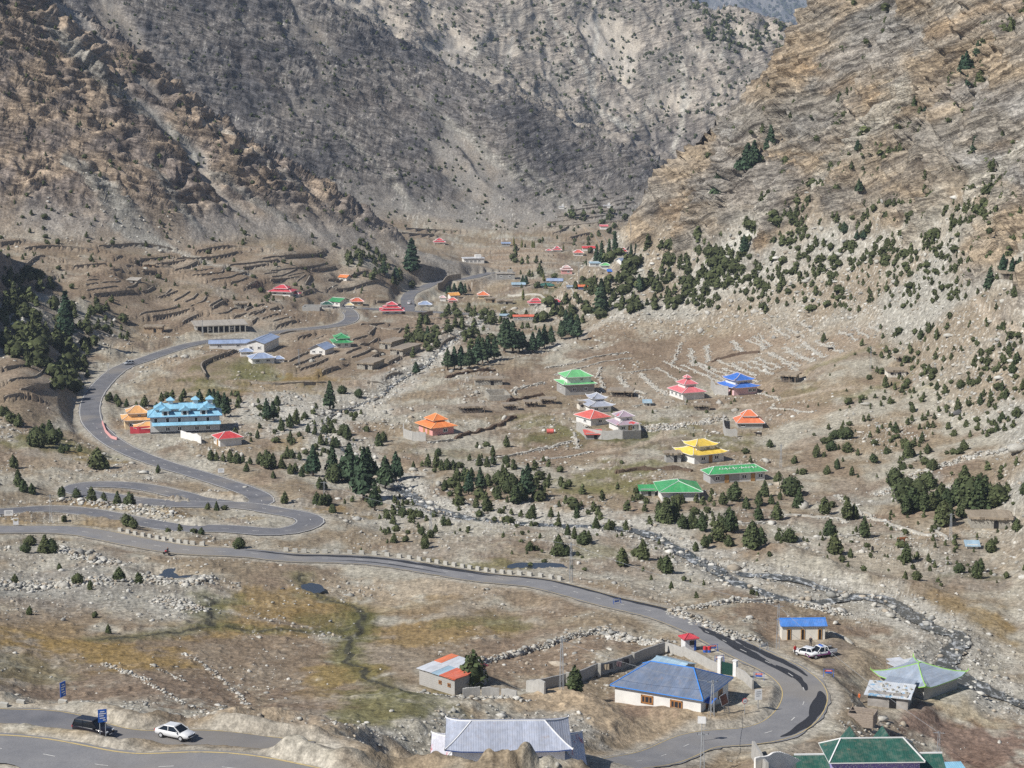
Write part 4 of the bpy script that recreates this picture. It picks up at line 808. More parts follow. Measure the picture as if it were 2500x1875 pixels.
for k, (w, P) in ROADS.items():
    D = dens(P, 1.2) if k in ('main', 'lane', 'near') else P
    o = ribbon_obj('road', D, -w, w, .03 + (.02 if k in ('loop', 'near') else 0), M_ASPH2 if k in ('near', 'main') else M_ASPH, 5, .38, seed=len(k), kind='structure', label=ROAD_LABEL[k], cat='road')
    road_objs[k] = o
def dashes(P, off, on, gap, wd, lift, mat, parent, i0=0, i1=None):
    P = dens(P[i0:i1], .5); L = np.concatenate([[0], np.cumsum(np.linalg.norm(np.diff(P[:, :2], axis=0), axis=1))])
    s = 0
    while s + on < L[-1]:
        m = (L >= s) & (L <= s + on)
        if m.sum() > 2: ribbon_obj('dash', P[m], off - wd, off + wd, lift, mat, 2, 0, parent)
        s += on + gap
W_, P_ = ROADS['main']
ribbon_obj('edge_line', dens(P_, 1.2), W_ - .42, W_ - .28, .05, M_YLINE, 2, 0, road_objs['main'])
ribbon_obj('edge_line', dens(P_, 1.2), -W_ + .28, -W_ + .42, .05, M_YLINE, 2, 0, road_objs['main'])
dashes(P_, 0, 2.2, 5, .07, .05, M_WLINE, road_objs['main'])
W_, P_ = ROADS['near']
ribbon_obj('edge_line', dens(P_, 1.2), -W_ + .45, -W_ + .75, .07, M_YLINE, 2, 0, road_objs['near'])
dashes(P_, .3, 2.4, 4.5, .07, .07, M_WLINE, road_objs['near'])
W_, P_ = ROADS['lane']
ribbon_obj('edge_line', dens(P_, 1.2), -W_ + .25, -W_ + .40, .05, M_YLINE, 2, 0, road_objs['lane'])
W_, P_ = ROADS['loop']
ribbon_obj('edge_line', P_, W_ - .4, W_ - .22, .07, M_WLINE, 2, 0, road_objs['loop'])
ribbon_obj('edge_line', P_, -W_ + .22, -W_ + .4, .07, M_WLINE, 2, 0, road_objs['loop'])
dashes(P_[:int(len(P_) * .55)], 0, 2, 5, .07, .07, M_WLINE, road_objs['loop'])
# dark tar patches on the main road: (along start, along end as pixels), offsets
def road_span(k, p0, p1):
    w, P = ROADS[k]; a = hit(*p0); b = hit(*p1)
    i = np.argmin(np.hypot(P[:, 0] - a[0], P[:, 1] - a[1])); j = np.argmin(np.hypot(P[:, 0] - b[0], P[:, 1] - b[1]))
    i, j = min(i, j), max(i, j); return P[i:max(j + 1, i + 3)]
for p0, p1, o0, o1 in (((590,1352),(1180,1408),-2.6,-1.2),((1000,1388),(1560,1490),-3.4,-2.3),((1430,1455),(1720,1545),-3.3,-1.9),((1690,1535),(1850,1602),-1.4,.6),((1720,1548),(1975,1672),-2.9,-1.4),((1760,1560),(1960,1668),-.2,.9),((1905,1628),(1972,1690),-.9,.3),((1975,1690),(1950,1745),-3.2,-1.4),((1960,1735),(1880,1778),-3.1,-1.6),((800,1366),(1100,1398),1.0,1.5)):
    P = dens(road_span('main', p0, p1), .8)
    if len(P) < 6: continue
    t = np.linspace(0, 1, len(P)); env = np.sqrt(np.clip(np.sin(t * math.pi), .02, 1)); mid = (o0 + o1) / 2; hw = (o1 - o0) / 2 * env
    V, Q = ribbon(P, 0, 1, .045, 2); T = np.gradient(P[:, :2], axis=0); T /= np.linalg.norm(T, axis=1)[:, None]; N = np.stack([T[:, 1], -T[:, 0]], 1)
    s = np.arange(len(P)); na = noise(s * .21, s * 0 + o0 * 3, 8); nb = noise(s * .35, s * 0 + o1 * 5, 9)
    A0 = np.clip(-mid - hw * (1 + .6 * na), -3.3, 3.3); B0 = np.clip(-mid + hw * (1 + .6 * nb), -3.3, 3.3)
    # offsets are measured to the near side of the road
    V = np.stack([np.column_stack([P[:, :2] + N * A0[:, None], P[:, 2] + .045]), np.column_stack([P[:, :2] + N * B0[:, None], P[:, 2] + .045])], 1).reshape(-1, 3)
    me = mesh_np('tar_patch', V, Q); me.materials.append(M_TAR); link('tar_patch', me, road_objs['main'])

wm = Nodes('mountain_water', .12, .5); co = wm.coord()
r1 = wm.noise(co, .8, 4, .7, (1, .45, 1)); r2 = wm.noise(co, 3.0, 3, .6)
wm.base(wm.mixc(wm.ramp(r1, .50, .66, (0, 0, 0), (1, 1, 1)), (.055, .062, .062), (.55, .57, .58)))
wm.l(wm.ramp(r1, .55, .62, (.10, .10, .10), (.6, .6, .6)), wm.b.inputs['Roughness'])
wm.bump(r2, .7, .15); M_WATER = wm.m
for (w, P), lb in zip(STREAMS, ('thin stream trickling down the pale gravel plain', 'dark stony stream winding through the pale gravel bed', 'side branch of the stream rejoining the main channel', 'white-flecked stream running out at the lower right', 'upper stream seen beyond the dark pine grove')):
    D = dens(P, 1.0); D[:, 2] -= .30
    n = len(D); ww = w * (.8 + .45 * noise(np.arange(n) * .09, np.zeros(n), 12))
    V0, Q = ribbon(D, 0, 1, 0, 4)
    T = np.gradient(D[:, :2], axis=0); T /= np.linalg.norm(T, axis=1)[:, None]; N = np.stack([T[:, 1], -T[:, 0]], 1)
    jag = lambda s_: .7 * noise(np.arange(n) * .6, np.full(n, s_), 13)
    V = np.stack([np.column_stack([D[:, :2] + N * (ww * f + jag(f * 9))[:, None], D[:, 2]]) for f in (-1, -.33, .33, 1)], 1).reshape(-1, 3)
    me = mesh_np('stream', V, Q, None, True); me.materials.append(M_WATER); link('stream', me, kind='structure', label=lb, cat='stream')
pw = Nodes('still_pool', .06, .5); pw.base((.035, .04, .045)); M_POOL = pw.m
for u, v, rx, ry, lb in ((430,1393,3.4,5.0,'small dark pool beside the road culvert'),(757,1443,2.6,4.0,'shallow dark pool at the foot of the road bank'),(1310,1383,6,3.0,'shallow green pool below the parapet blocks')):
    p = hit(u, v); n = 28; th = np.linspace(0, 2 * math.pi, n, endpoint=False); rr = 1 + .25 * noise(np.cos(th) * 1.7 + u, np.sin(th) * 1.7, 3)
    xs_ = p[0] + rx * rr * np.cos(th); ys_ = p[1] + ry * rr * np.sin(th)
    zt = np.median(land(xs_, ys_)) + .06
    bm = bmesh.new(); bm.faces.new([bm.verts.new((a, b, zt)) for a, b in zip(xs_, ys_)]); me = bpy.data.meshes.new('pool'); bm.to_mesh(me); bm.free(); me.materials.append(M_POOL)
    link('pool', me, kind='structure', label=lb, cat='pool')

# ---------------------------------------------------------------- materials for built things
def mat(name, c, rough=.7, var=.12, scale=1.2, spec=.3, stretch=None, metal=0.0, bump=0.0):
    m = Nodes(name, rough, spec); co = m.coord(); a = m.noise(co, scale, 4, .6, stretch)
    k = m.mixc(1.0, c, m.ramp(a, .3, .7, (1 - var,) * 3, (1 + var,) * 3), 'MULTIPLY'); m.base(k); m.b.inputs['Metallic'].default_value = metal
    if bump: m.bump(m.noise(co, scale * 6, 3), bump, .03)
    return m.m
def sheet(name, c, var=.10, ribs=True, wear=None):           # painted corrugated sheet
    m = Nodes(name, .45, .4); co = m.coord(); a = m.noise(co, .5, 4, .65); b = m.noise(co, 2.2, 3, .6, (1, .25, 1))
    k = m.mixc(1.0, c, m.ramp(a, .3, .7, (1 - var,) * 3, (1 + var,) * 3), 'MULTIPLY')
    k = m.mixc(1.0, k, m.ramp(b, .25, .75, (.80,) * 3, (1.12,) * 3), 'MULTIPLY')
    k = m.mixc(m.ramp(m.noise(co, 1.1, 5, .7), .46, .72, (.02,) * 3, (.24,) * 3), k, (.42, .37, .30))
    if wear: k = m.mixc(m.ramp(m.noise(co, wear[1], 4, .6, wear[3] if len(wear) > 3 else None), wear[2], wear[2] + .06, (0, 0, 0), (1, 1, 1)), k, wear[0])
    sx_ = m.n('ShaderNodeSeparateXYZ'); m.l(co, sx_.inputs[0]); fl = m.n('ShaderNodeMath', operation='MULTIPLY'); m.l(sx_.outputs[0], fl.inputs[0]); fl.inputs[1].default_value = 1.15
    f2_ = m.n('ShaderNodeMath', operation='FLOOR'); m.l(fl.outputs[0], f2_.inputs[0]); wn_ = m.n('ShaderNodeTexWhiteNoise', noise_dimensions='1D'); m.l(f2_.outputs[0], wn_.inputs['W'])
    k = m.mixc(1.0, k, m.ramp(wn_.outputs['Value'], 0, 1, (.88,) * 3, (1.08,) * 3), 'MULTIPLY')      # single sheets differ a little
    k = m.mixc(m.ramp(m.noise(co, .9, 5, .75), .60, .72, (0,) * 3, (.55,) * 3), k, (.27, .17, .11))      # rust and dirt
    m.base(k)
    if ribs:
        w = m.n('ShaderNodeTexWave'); w.inputs['Scale'].default_value = 1.1; w.inputs['Distortion'].default_value = .1; m.l(co, w.inputs[0]); m.bump(w.outputs['Fac'], .3, .04)
    return m.m
MT_ = {}
for k, c in dict(slate=(.15,.20,.30), silver=(.40,.44,.54), forest=(.012,.10,.075), azure=(.06,.25,.72), paleblue=(.34,.50,.62), tin=(.33,.40,.50), mint=(.14,.58,.20), coral=(.80,.13,.10), orange=(.92,.25,.04), rose=(.80,.17,.20),
 cobalt=(.03,.19,.72), tangerine=(.85,.20,.06), yellow=(.88,.60,.03), green=(.035,.40,.12), skyblue=(.26,.60,.82), peach=(.86,.43,.13), scarlet=(.68,.035,.045), lavender=(.31,.41,.62), emerald=(.02,.32,.10), crimson=(.68,.05,.08),
 tomato=(.75,.15,.07), cream=(.78,.62,.30), blush=(.74,.47,.46), amber=(.85,.38,.06), teal=(.03,.17,.14), concrete=(.46,.42,.36), whiteroof=(.66,.68,.72), mud=(.36,.295,.215)).items():
    lum = .3 * c[0] + .6 * c[1] + .1 * c[2]; c = tuple(mix(q, lum, .10) for q in c)
    MT_[k] = sheet('roof_' + k, c, ribs=k not in ('concrete', 'mud', 'whiteroof'))
MT_['faded'] = sheet('roof_faded', (.46,.36,.44), wear=((.66,.10,.10), .35, .56))
MT_['patch'] = sheet('roof_white_sheet', (.66,.69,.74))
MT_['plastic'] = sheet('roof_plastic', (.62,.66,.70), wear=((.22,.42,.62), .8, .55))
MT_['peel'] = sheet('roof_peeling', (.70,.70,.76), wear=((.60,.12,.14), .55, .62, (1, .22, 1)))
for k, c in dict(white=(.74,.73,.70), cement=(.36,.355,.34), palecement=(.58,.575,.56), violet=(.40,.36,.62), block=(.40,.39,.37), limewash=(.70,.66,.58), pink=(.72,.36,.33), blush_w=(.74,.50,.52), cream=(.72,.56,.36), red=(.60,.08,.10), adobe=(.38,.29,.20), rosewall=(.68,.36,.34),
 navywall=(.10,.14,.25), brickgrey=(.34,.32,.30), rubble=(.36,.34,.295), timber=(.30,.24,.175)).items():
    MT_['w_' + k] = mat('wall_' + k, c, .9, .10 if k not in ('rubble', 'brickgrey', 'timber') else .35, .7 if k != 'rubble' else 2.2, .15, None, 0, .25)
MT_['w_blush'] = MT_['w_blush_w']
m = Nodes('wall_halfcement', .9, .15); co = m.coord(); sx = m.n('ShaderNodeSeparateXYZ'); m.l(co, sx.inputs[0])
m.base(m.mixc(m.ramp(sx.outputs[0], .499, .501, (0, 0, 0), (1, 1, 1)), (.40, .40, .40), (.66, .65, .62))); MT_['w_halfcement'] = m.m
m = Nodes('violet_pattern_wall', .8, .2); co = m.coord(); v = m.n('ShaderNodeTexVoronoi'); v.inputs['Scale'].default_value = 4.5; m.l(co, v.inputs['Vector'])
m.base(m.mixc(m.ramp(v.outputs['Distance'], .28, .42, (0, 0, 0), (1, 1, 1)), (.62, .60, .72), (.28, .22, .52))); MT_['w_violet'] = m.m
for k, c in dict(white=(.76,.76,.75), azure=(.06,.28,.80), lime=(.36,.66,.16), aqua=(.20,.58,.68), apricot=(.86,.52,.30), paleline=(.72,.66,.66), navy=(.045,.09,.26), mintline=(.30,.60,.40)).items():
    MT_['t_' + k] = mat('trim_' + k, c, .6, .06)
for k in ('lavender', 'tomato', 'paleblue', 'tin', 'tangerine', 'cobalt', 'teal', 'concrete', 'mud'): MT_['t_' + k] = MT_[k]
M_DARK = mat('dark_opening', (.018,.018,.020), .5); M_GLASS = mat('window_glass', (.03,.035,.045), .15, .2, .5, .5); M_WOOD = mat('varnished_wood', (.36,.17,.06), .6, .2, 3)
M_DOOR = mat('tan_door', (.42,.24,.09), .7, .2, 3); M_RDOOR = mat('rust_door', (.36,.11,.06), .7, .2, 3); M_PLANK = mat('weathered_plank', (.34,.285,.235), .9, .3, 2.5, .1, (1, 1, 6))
M_STONE = mat('dry_stone', (.44,.42,.37), .95, .38, 1.6, .1, None, 0, .4); M_DSTONE = mat('terrace_stone', (.285,.25,.205), .95, .38, 1.4, .1, None, 0, .4)
M_CBLOCK = mat('cement_block', (.42,.41,.385), .95, .14, 1.3, .1, None, 0, .25); M_STEEL = mat('galvanised_steel', (.34,.36,.38), .5, .15, 3, .5); M_CONC = mat('bare_concrete', (.47,.455,.41), .9, .15, 1.0, .1, None, 0, .2)
M_RED = mat('red_paint', (.62,.05,.06), .6); M_BLUE = mat('blue_paint', (.03,.13,.50), .55); M_WHITE = mat('white_paint', (.76,.76,.75), .55); M_BLACK = mat('black_rubber', (.02,.02,.021), .8)
print('mats', round(time.time() - T0, 1))

# ---------------------------------------------------------------- mesh collector
class MB:
    def __init__(self): self.v = []; self.f = []
    def add(self, V, F):
        n = len(self.v); self.v += [tuple(map(float, p)) for p in V]; self.f += [tuple(i + n for i in q) for q in F]; return self
    def box(self, c, s, rz=0.0, taper=1.0):
        x, y, z = (s[0] / 2, s[1] / 2, s[2] / 2); cr, sr = math.cos(rz), math.sin(rz); V = []
        for k in (-1, 1):
            t = taper if k > 0 else 1.0
            for i, j in ((-1, -1), (1, -1), (1, 1), (-1, 1)):
                px, py = i * x * t, j * y * t; V.append((c[0] + px * cr - py * sr, c[1] + px * sr + py * cr, c[2] + k * z))
        return self.add(V, [(0, 3, 2, 1), (4, 5, 6, 7), (0, 1, 5, 4), (1, 2, 6, 5), (2, 3, 7, 6), (3, 0, 4, 7)])
    def bar(self, p, q, r, r2=None, n=4):
        p = Vector(p); q = Vector(q); d = q - p
        if d.length < 1e-6: return self
        r2 = r if r2 is None else r2; u = d.to_track_quat('Z', 'Y').to_matrix(); V = []
        for P, rr in ((p, r), (q, r2)):
            for i in range(n):
                a = 2 * math.pi * (i + .5) / n; V.append(P + u @ Vector((math.cos(a) * rr, math.sin(a) * rr, 0)))
        F = [(i, (i + 1) % n, n + (i + 1) % n, n + i) for i in range(n)] + [tuple(range(n - 1, -1, -1)), tuple(range(n, 2 * n))]
        return self.add(V, F)
    def path(self, pts_, r, n=4):
        for a, b in zip(pts_[:-1], pts_[1:]): self.bar(a, b, r, r, n)
        return self
    def poly(self, pts_): return self.add(pts_, [tuple(range(len(pts_)))])
    def prism(self, outline, axis, lo, hi):          # outline of (a, b) pairs pushed along an axis
        n = len(outline); f = {'x': lambda a, b, c: (c, a, b), 'y': lambda a, b, c: (a, c, b), 'z': lambda a, b, c: (a, b, c)}[axis]
        V = [f(a, b, lo) for a, b in outline] + [f(a, b, hi) for a, b in outline]
        return self.add(V, [tuple(range(n - 1, -1, -1)), tuple(range(n, 2 * n))] + [(i, (i + 1) % n, n + (i + 1) % n, n + i) for i in range(n)])
    def mesh(self, name, m, smooth_=False):
        me = bpy.data.meshes.new(name); me.from_pydata(self.v, [], self.f); bm = bmesh.new(); bm.from_mesh(me); bmesh.ops.recalc_face_normals(bm, faces=bm.faces); bm.to_mesh(me); bm.free()
        if smooth_: me.shade_smooth()
        me.materials.append(m); return me
    def build(self, name, m, parent=None, smooth_=False, **kw): return link(name, self.mesh(name, m, smooth_), parent, **kw)
def empty(name, loc, rz=0, label=None, cat=None, group=None):
    o = link(name, None, None, None, label, cat, group, loc); o.rotation_euler = (0, 0, rz); return o

def hip(L, W, z0, rise, ridge, over, flare=0.0, hole=None):
    """four roof slopes; returns slope mesh, ridge / hip lines, eave outline"""
    sw = W > L * 1.0
    if sw: L, W = W, L
    a, b = L / 2 + over, W / 2 + over; r = max(ridge * L / 2, (L - W) / 2 * (1 if ridge == 0 else 0)); r = min(r, a * .92)
    n, m_ = (9, 5) if flare > 0 else (3, 2)
    mb = MB(); S = np.linspace(-1, 1, n); Tt = np.linspace(0, 1, m_)
    def lift(s, t): return flare * abs(s) ** 7 * (1 - t) ** 3
    def rz(t): return z0 + rise * (t ** 1.12 if flare > 0 else t)
    tr = (lambda p: (-p[1], p[0], p[2])) if sw else (lambda p: p)
    hips = {}
    for (e0, e1, q0, q1) in (((-a, -b), (a, -b), (-r, 0), (r, 0)), ((a, -b), (a, b), (r, 0), (r, 0)), ((a, b), (-a, b), (r, 0), (-r, 0)), ((-a, b), (-a, -b), (-r, 0), (-r, 0))):
        V = []
        for t in Tt:
            for s in S:
                k = (s + 1) / 2; ex = mix(e0[0], e1[0], k); ey = mix(e0[1], e1[1], k); qx = mix(q0[0], q1[0], k); qy = mix(q0[1], q1[1], k)
                V.append(tr((mix(ex, qx, t), mix(ey, qy, t), rz(t) + lift(s, t))))
        F = [(j * n + i, j * n + i + 1, (j + 1) * n + i + 1, (j + 1) * n + i) for j in range(m_ - 1) for i in range(n - 1)]
        mb.add(V, F); hips[e0] = ([V[j * n] for j in range(m_)], V[:n])
    lines = [h[0] for h in hips.values()] + [[tr((-r, 0, z0 + rise)), tr((r, 0, z0 + rise))]]
    eave = [p for h in hips.values() for p in h[1][:-1]]
    return mb, lines, eave
def fascia(eave, d):
    mb = MB(); n = len(eave); V = list(eave) + [(p[0], p[1], p[2] - d) for p in eave]
    return mb.add(V, [(i, (i + 1) % n, n + (i + 1) % n, n + i) for i in range(n)] + [tuple(range(n, 2 * n))])
def put_roof(root, name, args, roofm, trimm, k, cap=True, fasc=None):
    mb, lines, eave = hip(*args); o = mb.build(name, roofm, root)
    t = max(.10, .9 * k) * (1.25 if cap == 2 else 1)
    tb = MB()
    for l in lines: tb.path([(p[0], p[1], p[2] + .3 * t) for p in l], t * .8)
    tb.build('ridge_cap', trimm, o)
    fascia([(p[0], p[1], p[2] + .02) for p in eave], max(.14, 1.1 * k)).build('fascia', fasc or trimm, o)
    fl = args[6] if len(args) > 6 else 0
    if fl > 0:
        for l in lines[:4]:
            c = Vector(l[0]); d = (c - Vector(l[1])); d.z = 0; d.normalize()
            MB().bar(c - d * fl * .3, c + d * fl * .45 + Vector((0, 0, fl * .3)), t * 1.3, t * .9).bar(c + d * fl * .45 + Vector((0, 0, fl * .3)), c + d * fl * .55 + Vector((0, 0, fl * 1.0)), t * .9, .02).build('horn', trimm, o)
    return o
def opening(root, side, f, L, W, zc, w, h, frame, pane, name='window', proud=.05, mull=1):
    p = {'f': (f * L, -W / 2 - proud * .5, 0, 0), 'b': (f * L, W / 2 + proud * .5, 0, 0), 'l': (-L / 2 - proud * .5, -f * W, 0, 1), 'r': (L / 2 + proud * .5, f * W, 0, 1)}[side]
    fr = MB(); s = .16 * min(w, h) + .02
    def bx(dx, dz, sx, sz, th, off=0):
        return ((p[0] + (0 if p[3] else dx) + (off * (1 if side == 'r' else -1) if p[3] else 0), p[1] + (dx if p[3] else 0) + (0 if p[3] else off * (1 if side == 'b' else -1)), zc + dz), (th if p[3] else sx, sx if p[3] else th, sz))
    for dx, dz, sx, sz in ((0, h / 2 - s / 2, w, s), (0, -h / 2 + s / 2, w, s), (-w / 2 + s / 2, 0, s, h), (w / 2 - s / 2, 0, s, h)): fr.box(*bx(dx, dz, sx, sz, proud + .06))
    for i in range(mull): fr.box(*bx(-w / 2 + w * (i + 1) / (mull + 1), 0, s * .6, h, proud + .05))
    o = fr.build(name, frame, root); MB().box(*bx(0, 0, w - s, h - s, proud)).build('pane' if name == 'window' else 'panel', pane, o); return o

def house(row):
    label, u, v, L, W, H, rot, style, roof, wall, trim, ex = row
    p, k = house_pos(u, v); L *= k; W *= k; H *= k
    rm, wm_, tm = MT_[roof], MT_['w_' + wall], MT_['t_' + trim]
    near = ex.get('near'); g = lambda key, d: ex.get(key, d) * k
    nm_ = {'hotel': 'hotel', 'flat': 'flat_roofed_building'}.get(style, 'pagoda_house' if 'pag' in style else 'house')
    if label.split()[0] in ('long',) and 'school' in label: nm_ = 'school'
    if 'shed' in label.split(): nm_ = 'shed'
    root = empty(nm_, (p[0], p[1], p[2]), R(rot), label, 'hotel' if 'hotel' in label else 'shed' if nm_ == 'shed' else 'house', 'houses of the valley settlement')
    MB().box((0, 0, H / 2 - .6), (L, W, H + 1.2)).build('wall', wm_, root)
    over = g('over', 4) * (1 if near else .85); rise = g('rise', 8) * (1 if near else .9); flare = g('flare', 0) * (1 if near else .7); ridge = ex.get('ridge', .3)
    if style == 'hip':
        o = put_roof(root, 'roof', (L, W, H, rise, ridge, over, flare), rm, tm, k, 1, None)
        if ex.get('letters'):
            for i in range(16):
                t = -.30 + .66 * i / 15; y = -W * .27; z = H + rise * (1 - (W * .27) / (W / 2 + over)) + .10; hh = (.5 + .4 * math.sin(i * 2.3)) * .9
                MB().bar((t * L, y - hh * .6, z - hh * .28), (t * L + .3 * math.sin(i * 1.7), y + hh * .6, z + hh * .28), .07).bar((t * L - .25, y - .2, z - .06), (t * L + .3, y - .1 + .2 * math.cos(i), z), .06).build('painted_letter', MT_['t_white'], o)
    elif style in ('pag2', 'pag3'):
        up = ex.get('up', .55); uph = g('uph', 6); lr = g('lrise', 10)
        if ex.get('hotel'):
            put_roof(root, 'roof', (L, W, H, rise, ridge, over, 0), rm, tm, k, 2)
            for s in (-1, 1):
                wz = H - 1.6; wx = s * (L / 2 + (1.7 if s > 0 else 2.0)); ww = 3.2 if s > 0 else 3.8
                MB().box((wx, .4, wz / 2 - .5), (ww, W * .7, wz + 1)).build('wing_wall', MT_['w_violet'], root)
                q = MB(); y0 = -W * .35 - .5 + .4; ym = .4; zt = wz + 1.25
                q.add([(wx - ww / 2 - .3, y0, wz), (wx + ww / 2 + .3, y0, wz), (wx + ww / 2 + .3, ym, zt), (wx - ww / 2 - .3, ym, zt), (wx - ww / 2 - .3, -y0 + .8, wz), (wx + ww / 2 + .3, -y0 + .8, wz)], [(0, 1, 2, 3), (3, 2, 5, 4), (0, 3, 4), (1, 5, 2)])
                wr = q.build('wing_roof', rm, root); MB().box((wx, ym, zt + .05), (ww + .7, .25, .16)).build('ridge_cap', tm, wr); MB().box((wx, y0, wz - .02), (ww + .7, .12, .2)).build('fascia', tm, wr)
            for s in (-.16, .16):
                gb = MB().prism([(-1.6, H + .2), (1.6, H + .2), (0, H + rise + .35)], 'y', .3, W / 2 + .6); gb.v = [(a + s * L * 1.2, b, c) for a, b, c in gb.v]; gb.build('rear_gable', rm, root)
        else:
            put_roof(root, 'lower_roof', (L, W, H, lr, max(.1, (up * .8)), over, flare * .9), MT_['peel'] if ex.get('peel') else rm, tm, k)
            L2, W2 = L * up, W * up; zb = H + lr * (1 - up) * .55
            uw = MB().box((0, 0, zb + (uph + lr * .3) / 2 - .2), (L2, W2, uph + lr * .3 + .4)).build('upper_wall', MT_['w_white'] if wall in ('cement', 'pink', 'blush') else wm_, root)
            z2 = zb + uph + lr * .3
            put_roof(root, 'upper_roof', (L2, W2, z2, rise, ridge, over * .85, flare), rm, tm, k, 1, MT_['t_' + ex['fascia']] if 'fascia' in ex else None)
            if style == 'pag3':
                MB().box((0, 0, z2 + rise * .7), (L2 * .55, W2 * .55, rise)).build('turret_wall', MT_['w_white'], root)
                put_roof(root, 'top_roof', (L2 * .55, W2 * .55, z2 + rise * 1.1, rise, .2, over * .7, 0), rm, tm, k)
            if L / k > 45 and not near:
                opening(root, 'f', .1, L2, W2, zb + uph * .6 + lr * .1, min(1.1, L2 * .2), max(uph * .6, .5), MT_['t_white'], M_GLASS)
        if ex.get('turret') or roof == 'rose':
            put_roof(root, 'turret_roof', (L * .2, W * .2, H + lr * .8 + uph + rise * .9, rise * .55, .1, .3, 0), rm, tm, k)
    elif style in ('gable', 'gabled', 'mono'):
        a, b = L / 2 + over, W / 2 + over
        if style == 'mono':
            q = MB(); n = 5; cols = ['patch', 'tangerine', 'paleblue', 'patch', 'tomato']; z0, z1 = H + .02, H + .55
            ro = None
            for i in range(n):
                x0 = -a + 2 * a * i / n; x1 = -a + 2 * a * (i + 1) / n - .02
                for j in range(2):
                    y0 = -b if j == 0 else .02; y1 = 0 if j == 0 else b; za = mix(z0, z1, (y0 + b) / (2 * b)); zb = mix(z0, z1, (y1 + b) / (2 * b))
                    c = ['patch', 'patch', 'paleblue', 'tomato', 'tomato'][i] if j == 0 else ['tangerine', 'patch', 'patch', 'patch', 'coral'][i]
                    dz = .03 * ((i + j) % 2)
                    MB().add([(x0, y0, za + dz), (x1, y0, za + dz), (x1, y1, zb + dz), (x0, y1, zb + dz), (x0, y0, za + dz + .06), (x1, y0, za + dz + .06), (x1, y1, zb + dz + .06), (x0, y1, zb + dz + .06)], [(0, 3, 2, 1), (4, 5, 6, 7), (0, 1, 5, 4), (1, 2, 6, 5), (2, 3, 7, 6), (3, 0, 4, 7)]).build('roof_sheet', MT_[c], root)
            MB().box((L * .42, -W * .35, H + .25), (L * .3, W * .4, .12)).build('porch_roof', MT_['tomato'], root)
            for i in range(7):                     # block courses of the long wall
                MB().box((0, -W / 2 - .012, .28 + i * .3), (L, .03, .015)).build('mortar_joint', M_CBLOCK, root)
        else:
            along_y = style == 'gabled'
            if along_y: a, b = b, a
            q = MB(); z0 = H - .02; tr = (lambda P: [(-y, x, z) for x, y, z in P]) if along_y else (lambda P: P)
            for s in (-1, 1):
                P = [(-a, s * b, z0), (a, s * b, z0), (a, 0, z0 + rise), (-a, 0, z0 + rise)]
                Q = [(x, y, z + .09) for x, y, z in P]
                MB().add(tr(P + Q), [(0, 1, 2, 3), (7, 6, 5, 4), (0, 4, 5, 1), (1, 5, 6, 2), (3, 7, 4, 0)]).build('roof_slope', rm, root)
            ww = (W if not along_y else L) / 2
            for s in (-1, 1):
                e = (L if not along_y else W) / 2 * s
                MB().add(tr([(e - .05 * s, -ww, H), (e - .05 * s, ww, H), (e - .05 * s, 0, H + rise * .92)]), [(0, 1, 2)]).build('gable_end', wm_, root)
            MB().add(*(lambda B: (tr(B.v), B.f))(MB().box((0, 0, z0 + rise + .10), (2 * a, .3, .12)))).build('ridge_cap', tm, root)
    elif style == 'flat':
        MB().box((0, 0, H + .16), (L + over * 2, W + over * 2, .34)).build('roof_slab', rm, root)
        if ex.get('open'):
            n = 9
            for i in range(n):
                x = -L / 2 + L * (i + .5) / n
                MB().box((x, -W / 2 - .03, H * .5), (L / n * .7, .08, H * .75)).build('opening', M_DARK, root)
            for i in range(n + 1): MB().box((-L / 2 + L * i / n, -W / 2 - over + .2, H / 2 - .3), (.3, .3, H + .5)).build('column', M_CONC, root)
        else:
            MB().box((L * .25, W * .1, H + 1.1), (L * .3, W * .4, 1.6)).build('roof_room', wm_, root)
    elif style == 'hotel':
        bands = .52
        # lower awning, main skirt roof, clerestory, top roof, dormers, cupolas
        aw = MB(); z = H * bands; d = 1.6
        aw.add([(-L / 2 + .5, -W / 2 - .02, z + .75), (L / 2 + .3, -W / 2 - .02, z + .75), (L / 2 + .3, -W / 2 - d, z), (-L / 2 + .5, -W / 2 - d, z), (-L / 2 + .5, -W / 2 - .02, z - .05), (L / 2 + .3, -W / 2 - .02, z - .05)], [(0, 1, 2, 3), (3, 2, 5, 4), (0, 3, 4), (1, 5, 2)]).build('awning', rm, root)
        put_roof(root, 'lower_roof', (L, W, H, rise * .55, .86, over, 0), rm, MT_['skyblue'], k, 1, MT_['t_navy'])
        L2, W2 = L * .84, W * .5; z2 = H + rise * .42
        MB().box((0, W * .05, z2), (L2, W2, rise * .5)).build('clerestory', MT_['w_white'], root)
        top = put_roof(root, 'top_roof', (L2, W2, z2 + rise * .25, rise * .42, .8, over * .6, 0), rm, MT_['skyblue'], k)
        for s in (-.40, .40):
            gb = MB().prism([(-2.2, z2 + rise * .25), (2.2, z2 + rise * .25), (0, z2 + rise * .78)], 'y', -W * .28, W * .2); gb.v = [(a + s * L2, b, c) for a, b, c in gb.v]; gb.build('cross_gable', rm, root)
        for i, f in enumerate((-.28, 0, .27)):
            x = f * L; y = -W * .40; zc = H + rise * .30
            dm = MB().box((x, y + .5, zc), (2.0, 2.4, 1.9)).build('dormer', MT_['w_white'], root)
            MB().prism([(-1.7, zc + .75), (1.7, zc + .75), (0, zc + 1.75)], 'y', y - 1.1, y + 2.6).build('dormer_roof', rm, dm).location = (x, 0, 0)
            MB().box((x, y - .72, zc), (.95, .08, 1.05)).build('dormer_window', M_DARK, dm)
